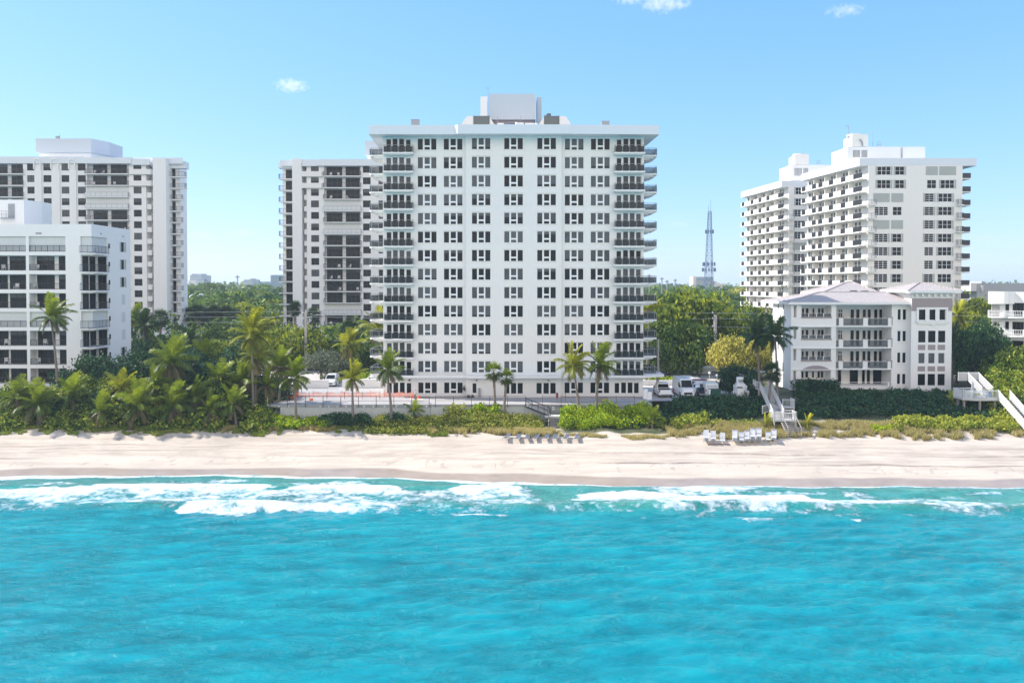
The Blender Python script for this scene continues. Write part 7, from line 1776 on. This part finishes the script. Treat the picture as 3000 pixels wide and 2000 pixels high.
def boardwalk():
    e = empty('boardwalk', (35, 108, 4.0), 'white railed wooden boardwalk stair climbing the dark dune to the villa', 'boardwalk')
    m = MB(); m.box(33.2, 36.1, 103.6, 105.3, 4.70, 4.82); m.box(34.9, 37.0, 115.8, 118.2, 7.1, 7.22); m.box(36.0, 37.6, 108.6, 110.2, 5.6, 5.72); m.build('landing', M['deckwood'], e)
    m = MB()
    for (x, y, zt) in ((33.3, 103.7, 4.7), (36.0, 103.7, 4.7), (33.3, 105.2, 4.7), (36.0, 105.2, 4.7), (35.0, 115.9, 7.1), (36.9, 115.9, 7.1), (37.5, 108.7, 5.6), (37.5, 110.1, 5.6)): m.box(x - .08, x + .08, y - .08, y + .08, h1(x, y) - .4, zt - .002)
    m.build('support_post', M['deckwood'], e)
    flight(e, (34.35, 105.3, 4.85), (35.9, 115.8, 7.15), (1.45, 0), 22, M['deckwood']); flight(e, (34.95, 103.5, 4.7), (35.25, 101.6, 3.25), (1.5, 0), 7, M['wood'])
    flight(e, (36.0, 118.2, 7.2), (33.6, 122.5, 8.1), (1.6, .4), 8, M['deckwood'])
    for A, B in (((33.65, 105.3, 4.85), (35.15, 115.8, 7.15)), ((35.1, 105.3, 4.85), (36.7, 115.8, 7.15)), ((33.25, 103.65, 4.82), (34.1, 103.65, 4.82)), ((35.9, 103.65, 4.82), (36.1, 103.65, 4.82)), ((33.25, 103.65, 4.82), (33.25, 105.3, 4.82)), ((36.1, 103.65, 4.82), (36.1, 105.3, 4.82)), ((35.1, 105.3, 4.82), (36.1, 105.3, 4.82)),
                 ((34.9, 115.85, 7.22), (35.1, 115.85, 7.22)), ((34.9, 115.85, 7.22), (34.9, 118.2, 7.22)), ((37.0, 115.85, 7.22), (37.0, 118.2, 7.22)), ((36.7, 115.85, 7.22), (37.0, 115.85, 7.22)), ((36.0, 108.65, 5.72), (37.6, 108.65, 5.72)), ((37.6, 108.65, 5.72), (37.6, 110.2, 5.72)),
                 ((33.0, 107.6, 5.0), (34.0, 108.0, 5.2)), ((35.2, 118.3, 7.3), (32.8, 122.5, 8.1)), ((X(2190, 122), 122.6, 8.0), (32.8, 122.6, 8.1))):
        m = MB(); picket(m, A, B, 1.05, .16); m.build('railing', M['whitevinyl'], e)
    for x in (34.15, 35.8): m = MB(); m.tube([(x, 103.6, 5.75), (x + .25, 101.6, 4.2)], .07, 5); m.tube([(x + .25, 101.6, 2.9), (x + .25, 101.6, 4.2)], .07, 5); m.tube([(x, 103.6, 4.7), (x + .25, 101.6, 3.0)], .1, 5); m.build('handrail', M['wood'], e)
    m = MB(); picket(m, (34.2, 103.6, 4.82), (35.8, 103.6, 4.82), .95, .2); m.tube([(34.3, 103.55, 5.7), (35.7, 103.55, 4.9)], .04, 4); m.build('gate', M['whitevinyl'], e)
boardwalk()
def deck():
    e = empty('sun_deck', (62, 109, 4.5), 'raised pale deck with white slatted railing beside the hedge at the right', 'deck')
    m = MB(); m.prism([(59.9, 108.7), (61.0, 107.9), (64.2, 107.9), (64.2, 111), (59.9, 111)], 6.72, 6.98); m.build('platform', M['deckwood'], e)
    m = MB()
    for (x, y) in ((60.3, 109), (62, 108.3), (64, 108.3), (64, 110.5), (60.3, 110.5)): m.box(x - .12, x + .12, y - .12, y + .12, h1(x, y) - .5, 6.718)
    m.build('support_post', M['wood'], e)
    for A, B, s in (((59.95, 108.75, 6.98), (61.0, 107.98, 6.98), True), ((61.0, 107.98, 6.98), (64.15, 107.98, 6.98), False), ((59.95, 108.75, 6.98), (59.95, 110.9, 6.98), True)):
        m = MB(); picket(m, A, B, 1.05, .14 if not s else .16, s); m.build('railing', M['whitevinyl'], e)
    m = MB(); picket(m, (59.95, 110.95, 6.98), (63.0, 110.95, 6.98), 1.05, .14); m.build('railing', M['whitevinyl'], e)
    f = empty('fenced_stair', (64.8, 107, 4), 'white panelled stair descending from the raised deck to the sand', 'stair')
    flight(f, (64.9, 107.9, 6.9), (65.1, 101.8, 3.4), (1.3, 0), 18, M['deckwood'])
    for x in (64.25, 65.75): m = MB(); picket(m, (x, 107.9, 6.9), (x + .15, 101.8, 3.4), 1.2, .17, True); m.build('panel_fence', M['whitevinyl'], f)
    m = MB(); m.prism([(64.24, 107.9), (64.30, 107.9), (64.45, 101.8), (64.39, 101.8)], 2.8, 3.6); m.build('stringer', M['whitevinyl'], f)
    g = empty('fenced_stair', (65.5, 112, 6), 'white panelled stair rising from the raised deck towards the right edge block', 'stair')
    flight(g, (64.6, 111, 7.0), (65.6, 116.2, 8.4), (1.3, 0), 10, M['deckwood'])
    for dx in (-.75, .75): m = MB(); picket(m, (64.6 + dx, 111, 7.0), (65.6 + dx, 116.2, 8.4), 1.15, .17, True); m.build('panel_fence', M['whitevinyl'], g)
    m = MB(); picket(m, (63.5, 116.3, 8.4), (66.4, 116.3, 8.4), 1.15, .17, True); m.build('panel_fence', M['whitevinyl'], g)
    u = empty('closed_umbrella', (62.0, 110, 6.98), 'closed grey umbrella standing on the raised deck', 'umbrella'); m = MB(); m.tube([(62.0, 110, 6.98), (62.0, 110, 9.1)], .035, 6); m.build('pole', M['midgrey'], u)
    m = MB(); m.tube([(62.0, 110, 7.5), (62.0, 110, 7.8), (62.0, 110, 8.8), (62.0, 110, 9.05)], [.22, .24, .12, .03], 8); m.build('canopy', M['railgrey'], u)
    t = empty('deck_table', (61.9, 109.2, 6.98), 'white table among chairs on the raised deck', 'table'); m = MB(); m.box(61.4, 62.4, 108.8, 109.5, 7.66, 7.72); m.build('table_top', M['white'], t)
    for x in (61.45, 62.3):
        for y in (108.85, 109.4): m = MB(); m.box(x, x + .05, y, y + .05, 6.985, 7.658); m.build('leg', M['white'], t)
    for x, lb in ((60.7, 'white chair left of the deck table'), (62.8, 'white chair right of the deck table')): o = place('garden_chair', CHAIR, None, (x, 108.9, 6.985)); tag(o, lb, 'chair', 'chairs on the deck')
    m = MB(); m.box(63.3, 63.8, 108.6, 109.1, 6.985, 7.5); m.box(63.35, 63.75, 108.65, 109.05, 7.502, 7.9); tag(m.build('cool_box', M['bluegrey']), 'blue and red box by the deck railing corner', 'box')
deck()

# ================================================================ BEACH FURNITURE
def lounger(mt, band, h0=.30, back=55):
    L = []
    m = MB()
    for x in (-.3, .27): m.box(x, x + .035, -.9, .35, h0 - .05, h0)
    for y in (-.8, .25): m.box(-.3, -.265, y, y + .04, 0, h0 - .052); m.box(.27, .305, y, y + .04, 0, h0 - .052)
    a = radians(back); by, bz = .35 + .78 * cos(a), h0 + .78 * sin(a)
    for x in (-.3, .27): m.tube([(x + .017, .35, h0 - .02), (x + .017, by, bz)], .02, 4)
    L.append(('frame', m.mesh('frame', M['strap'] if band else M['midgrey'])))
    m = MB(); n = 12
    for i in range(n): y = -.88 + i * .1; m.box(-.262, .268, y, y + (.082 if band else .1), h0 - .03, h0 - .012)
    for i in range(7 if band else 1):
        t0, t1 = (i / 7, i / 7 + .115) if band else (0, .98); m.quad((-.262, .35 + .78 * cos(a) * t0, h0 + .78 * sin(a) * t0), (.268, .35 + .78 * cos(a) * t0, h0 + .78 * sin(a) * t0), (.268, .35 + .78 * cos(a) * t1, h0 + .78 * sin(a) * t1), (-.262, .35 + .78 * cos(a) * t1, h0 + .78 * sin(a) * t1))
    L.append(('seat_straps' if band else 'sling', m.mesh('straps', M[mt])))
    if band:
        m = MB(); m.quad((-.27, .338 + .78 * cos(a) * .84, h0 + .78 * sin(a) * .84), (.275, .338 + .78 * cos(a) * .84, h0 + .78 * sin(a) * .84), (.275, .338 + .78 * cos(a) * .93, h0 + .78 * sin(a) * .93), (-.27, .338 + .78 * cos(a) * .93, h0 + .78 * sin(a) * .93)); L.append(('blue_band', m.mesh('blue_band', M['blueband'])))
    return L
WL = lounger('strap', True, .30, 72); DL = lounger('lounger', False, .42, 20)
def put_lounger(parts, x, y, z, rz, label, group, name='lounge_chair'):
    e = empty(name, (x, y, z), label, 'lounge chair', group, rz)
    sc = .92 if name == 'beach_lounger' else 1.0
    for nm, me in parts: o = bpy.data.objects.new(nm, me); C.objects.link(o); o.parent = e; o.scale = (sc, sc, sc)
for i, px in enumerate((1484, 1518, 1545, 1570, 1601, 1628, 1659, 1691)):
    d = 102.1 - .1 * i; x = X(px, d); where = ('at the left end of the row of blue grey loungers', 'second from the left in the row of blue grey loungers', 'third from the left in the row of blue grey loungers', 'fourth from the left in the row of blue grey loungers', 'fourth from the right in the row of blue grey loungers', 'third from the right in the row of blue grey loungers', 'second from the right in the row of blue grey loungers', 'at the right end of the row of blue grey loungers')[i]
    put_lounger(DL, x, d, h1(x, d) + .02, radians(-18 + (i % 3) * 5), 'low beach lounger ' + where, 'blue grey beach loungers', 'beach_lounger')
ST = [(2071, 4, 'leftmost all white pile'), (2092, 3, 'second all white pile'), (2119, 1, ''), (2155, 4, 'leftmost blue banded pile'), (2174, 2, 'lowest blue banded pile'), (2191, 3, 'third blue banded pile'), (2208, 5, 'left one of the two tallest piles'), (2226, 5, 'right one of the two tallest piles'), (2253, 1, ''), (2270, 3, 'pile at the right end')]
for px, n, lb in ST:
    d = 100.6; x = X(px, d)
    for k in range(n):
        l = ('white strapped lounge chair stacked in the ' + lb) if n > 1 else ('single white lounge chair between the white piles and the blue banded piles' if px < 2150 else 'single white lounge chair between the tallest pile and the pile at the right end')
        put_lounger(WL if px > 2140 else WL[:2], x, d, h1(x, d) + .02 + .13 * k, -atan2(x, d) + radians(((px * 7) % 5) - 2), l, 'white strapped lounge chairs at the dune edge')
m = MB(); x0, x1 = X(2076, 100), X(2141, 100); yb = 99.8; m.box(x0, x1, yb, yb + .12, h1(x0 + 1, yb) + .0, h1(x0 + 1, yb) + .09); m.box(x0 + .8, x1 - .3, yb + .18, yb + .28, h1(x0 + 1, yb), h1(x0 + 1, yb) + .07); tag(m.build('driftwood_board', M['railbrown']), 'dark red brown board lying before the all white chairs', 'board')

# ================================================================ PEOPLE on the terrace
def person(x, y, z, rz, J, top, bottom, label, hgt=1.76, cap=None):
    """skeleton joints in metres for a 1.76 m figure facing -y; one continuous skinned body"""
    me = bpy.data.meshes.new('person'); names = list(J['p']); idx = {n: i for i, n in enumerate(names)}
    me.from_pydata([J['p'][n][:3] for n in names], [(idx[a], idx[b]) for a, b in J['e']], []); o = bpy.data.objects.new('person', me); C.objects.link(o)
    md = o.modifiers.new('s', 'SKIN'); 
    for n in names: v = me.skin_vertices[0].data[idx[n]]; v.radius = J['p'][n][3:5]; v.use_root = (n == 'pelvis')
    sb = o.modifiers.new('b', 'SUBSURF'); sb.levels = sb.render_levels = 1
    dg = bpy.context.evaluated_depsgraph_get(); m2 = bpy.data.meshes.new_from_object(o.evaluated_get(dg)); C.objects.unlink(o); bpy.data.objects.remove(o)
    for mt in (M['skin'], M[top], M[bottom], M['black']): m2.materials.append(mt)
    for p in m2.polygons:
        c = p.center; arm = abs(c.x) > .23 or c.y < -.2
        p.material_index = 3 if c.z < .09 else 2 if c.z < .93 and not arm else 1 if c.z < 1.47 and not (arm and c.z < 1.12) else 0
        p.use_smooth = True
    e = bpy.data.objects.new('person', m2); C.objects.link(e); e.location = (x, y, z); e.rotation_euler = (0, 0, rz); tag(e, label, 'person')
    m = MB(); a = J['p']['head']; m.tube([(a[0], a[1] + .01, a[2] + .125), (a[0], a[1] + .012, a[2] + .10), (a[0], a[1] + .018, a[2] + .05), (a[0], a[1] + .04, a[2] - .03)], [.03, .085, .107, .07], 10); m.build('hair' if not cap else 'cap', M[cap or 'hair'], e, off=(0, 0, 0), smooth=True)
    return e
def joints(armL, armR, legs, lean=0.0):
    p = {'pelvis': (0, 0, .95, .15, .11), 'waist': (0, -lean * .3, 1.10, .135, .10), 'chest': (0, -lean * .7, 1.30, .165, .115), 'neckb': (0, -lean, 1.45, .075, .07), 'neck': (0, -lean - .01, 1.52, .05, .052), 'head': (0, -lean - .03, 1.63, .083, .10), 'crown': (0, -lean - .025, 1.72, .06, .07), 'nose': (0, -lean - .125, 1.615, .012, .012)}
    e = [('pelvis', 'waist'), ('waist', 'chest'), ('chest', 'neckb'), ('neckb', 'neck'), ('neck', 'head'), ('head', 'crown'), ('head', 'nose')]
    for s, (el, wr) in ((1, armL), (-1, armR)):
        t = 'L' if s > 0 else 'R'
        p['sh' + t] = (s * .19, -lean, 1.41, .055, .055); p['el' + t] = (*el, .04, .04); p['wr' + t] = (*wr, .026, .026)
        d = np.array(wr) - np.array(el); d /= np.linalg.norm(d); h = np.array(wr) + d * .07; p['pa' + t] = (*h, .036, .02); e += [('neckb', 'sh' + t), ('sh' + t, 'el' + t), ('el' + t, 'wr' + t), ('wr' + t, 'pa' + t)]
        sd = np.cross(d, (0, 1, 0)); sd /= np.linalg.norm(sd) + 1e-6
        for k in range(4): q = h + d * (.085 - .008 * abs(k - 1.4)) + sd * (k - 1.5) * .021; p['f%d' % k + t] = (*q, .009, .009); e.append(('pa' + t, 'f%d' % k + t))
        q = np.array(wr) + d * .06 + sd * .055; p['th' + t] = (*q, .010, .010); e.append(('wr' + t, 'th' + t))
    for s, (kn, an) in ((1, legs[0]), (-1, legs[1])):
        t = 'L' if s > 0 else 'R'; p['hip' + t] = (s * .09, 0, .88, .09, .09); p['kn' + t] = (*kn, .058, .058); p['an' + t] = (*an, .042, .042); p['to' + t] = (an[0], an[1] - .16, .035, .04, .03)
        e += [('pelvis', 'hip' + t), ('hip' + t, 'kn' + t), ('kn' + t, 'an' + t), ('an' + t, 'to' + t)]
    return {'p': p, 'e': e}
J1 = joints(((.27, -.05, 1.14), (.16, -.26, 1.08)), ((-.27, -.03, 1.14), (-.14, -.25, 1.05)), (((.11, -.03, .50), (.12, .02, .09)), ((-.12, -.02, .50), (-.14, .03, .09))))
J2 = joints(((.24, -.10, 1.15), (.20, -.33, 1.0)), ((-.25, -.02, 1.14), (-.24, -.12, .88)), (((.10, -.05, .50), (.12, -.06, .09)), ((-.10, .02, .50), (-.12, .12, .09))), .07)
person(X(1214.5, 115.5), 115.5, 5.70, radians(70), J1, 'cloth_w', 'cloth_g', 'person in a white hooded shirt and grey trousers facing right on the terrace', cap='cloth_w')
person(X(1360.5, 119.3), 119.34, 5.63, radians(-40), J2, 'cloth_d', 'cloth_w', 'person in dark top and pale trousers walking before the ground floor windows')

# ================================================================ a few chairs left out on balconies
rc = random.Random(31)
for own, zs_, cols_, yy, lb in ((0, [Z(480.5, 194) - .05 - 2.715 * k - 2.4 for k in (0, 1, 5, 6, 7, 8, 10, 12)], (275, 300, 335, 360), 194.2, 'white chair on the wide balconies of the left twin tower'),
                            (1, [Z(487, 194) - .05 - 2.715 * k - 2.4 for k in (0, 2, 8, 9, 10, 13)], (965, 990, 1020, 1045), 194.2, 'white chair on the wide balconies of the half hidden twin tower'),
                            (2, [Z(693, 125) - 2.875 * k - 44.3 / 2400 * 125 for k in (1, 2, 3, 5, 6)], (10, 40, 100, 130, 160), 125.5, 'white chair on the dark balconies of the low block')):
    for z in zs_:
        for px in rc.sample(cols_, 2):
            d = yy + rc.uniform(0, .4); o = place('garden_chair', CHAIR, None, (X(px, d), d, z + .02), rc.uniform(-1, 1)); tag(o, lb, 'chair', ['chairs on the left twin tower', 'chairs on the half hidden twin tower', 'chairs on the low block'][own])
# ================================================================ CLOUDS
def cloud(px, py, wpx, hpx, label, dens, seed):
    d = 2600.0; r = np.random.default_rng(seed); w_ = wpx / FPX * d / 2; h = hpx / FPX * d / 2
    mb = MB(); cx, cz = X(px, d), Z(py, d)
    n = 14; 
    for i in range(n):
        th0, th1 = pi * i / n, pi * (i + 1) / n
        for j in range(20):
            p0, p1 = 2 * pi * j / 20, 2 * pi * (j + 1) / 20
            P = lambda t, q: (cx + w_ * sin(t) * cos(q), d + w_ * .8 * sin(t) * sin(q), cz + h * cos(t))
            mb.quad(P(th0, p0), P(th1, p0), P(th1, p1), P(th0, p1))
    m = bpy.data.materials.new('cloud_vapour'); m.use_nodes = True; n_ = m.node_tree; n_.nodes.clear(); out = n_.nodes.new('ShaderNodeOutputMaterial'); v = n_.nodes.new('ShaderNodeVolumePrincipled')
    v.inputs['Color'].default_value = (1, 1, 1, 1); v.inputs['Anisotropy'].default_value = .2
    tc = n_.nodes.new('ShaderNodeTexCoord'); mp = n_.nodes.new('ShaderNodeMapping'); mp.inputs['Location'].default_value = (-cx, -d, -cz); mp.inputs['Scale'].default_value = (1, 1, 1)
    g = n_.nodes.new('ShaderNodeNewGeometry'); n_.links.new(g.outputs['Position'], mp.inputs[0])
    m2 = n_.nodes.new('ShaderNodeVectorMath'); m2.operation = 'MULTIPLY'; m2.inputs[1].default_value = (1 / w_, 1 / (w_ * .8), 1 / h); n_.links.new(mp.outputs[0], m2.inputs[0])
    ln = n_.nodes.new('ShaderNodeVectorMath'); ln.operation = 'LENGTH'; n_.links.new(m2.outputs[0], ln.inputs[0])
    no = n_.nodes.new('ShaderNodeTexNoise'); no.inputs['Scale'].default_value = 4.5 / w_; no.inputs['Detail'].default_value = 5; no.inputs['Roughness'].default_value = .62; n_.links.new(g.outputs['Position'], no.inputs[0])
    a = n_.nodes.new('ShaderNodeMath'); a.operation = 'MULTIPLY_ADD'; n_.links.new(no.outputs[0], a.inputs[0]); a.inputs[1].default_value = 4.0; a.inputs[2].default_value = -1.5
    b_ = n_.nodes.new('ShaderNodeMath'); b_.operation = 'SUBTRACT'; n_.links.new(a.outputs[0], b_.inputs[0]); n_.links.new(ln.outputs['Value'], b_.inputs[1])
    c_ = n_.nodes.new('ShaderNodeMapRange'); n_.links.new(b_.outputs[0], c_.inputs[0]); c_.inputs[1].default_value = -.25; c_.inputs[2].default_value = .35; c_.inputs[4].default_value = dens * .42
    n_.links.new(c_.outputs[0], v.inputs['Density']); n_.links.new(v.outputs[0], out.inputs['Volume'])
    o = mb.build('cloud', m); tag(o, label, 'cloud', 'small clouds in the sky')
for a in ((857, 255, 110, 44, 'small bright cloud standing alone in the sky above the left gap', .05, 1), (1842, 3, 110, 34, 'small cloud cut by the top edge of the view', .04, 2), (1945, 18, 170, 50, 'longest of the wispy clouds near the top edge', .035, 3), (2470, 38, 130, 34, 'thin wispy cloud high over the angled towers', .03, 4),
          (590, 688, 90, 26, 'faint low cloud just right of the left twin tower', .014, 5), (715, 684, 90, 30, 'faint low cloud left of the half hidden twin tower', .014, 6), (1985, 657, 100, 26, 'faint low cloud left of the lattice mast top', .012, 7), (2885, 700, 110, 34, 'faint low cloud right of the near angled tower', .014, 8)): cloud(*a)

# ================================================================ HAZE
m = bpy.data.materials.new('haze_air'); m.use_nodes = True; n_ = m.node_tree; n_.nodes.clear(); out = n_.nodes.new('ShaderNodeOutputMaterial'); v = n_.nodes.new('ShaderNodeVolumePrincipled')
v.inputs['Color'].default_value = (.80, .90, 1, 1); v.inputs['Density'].default_value = .00022; v.inputs['Anisotropy'].default_value = 0.2; n_.links.new(v.outputs[0], out.inputs['Volume'])
mb = MB(); mb.box(-9500, 9500, -9500, 12500, -9.5, 66); tag(mb.build('haze', m), 'thin sea haze paling the far trees and buildings', 'haze', kind='stuff')
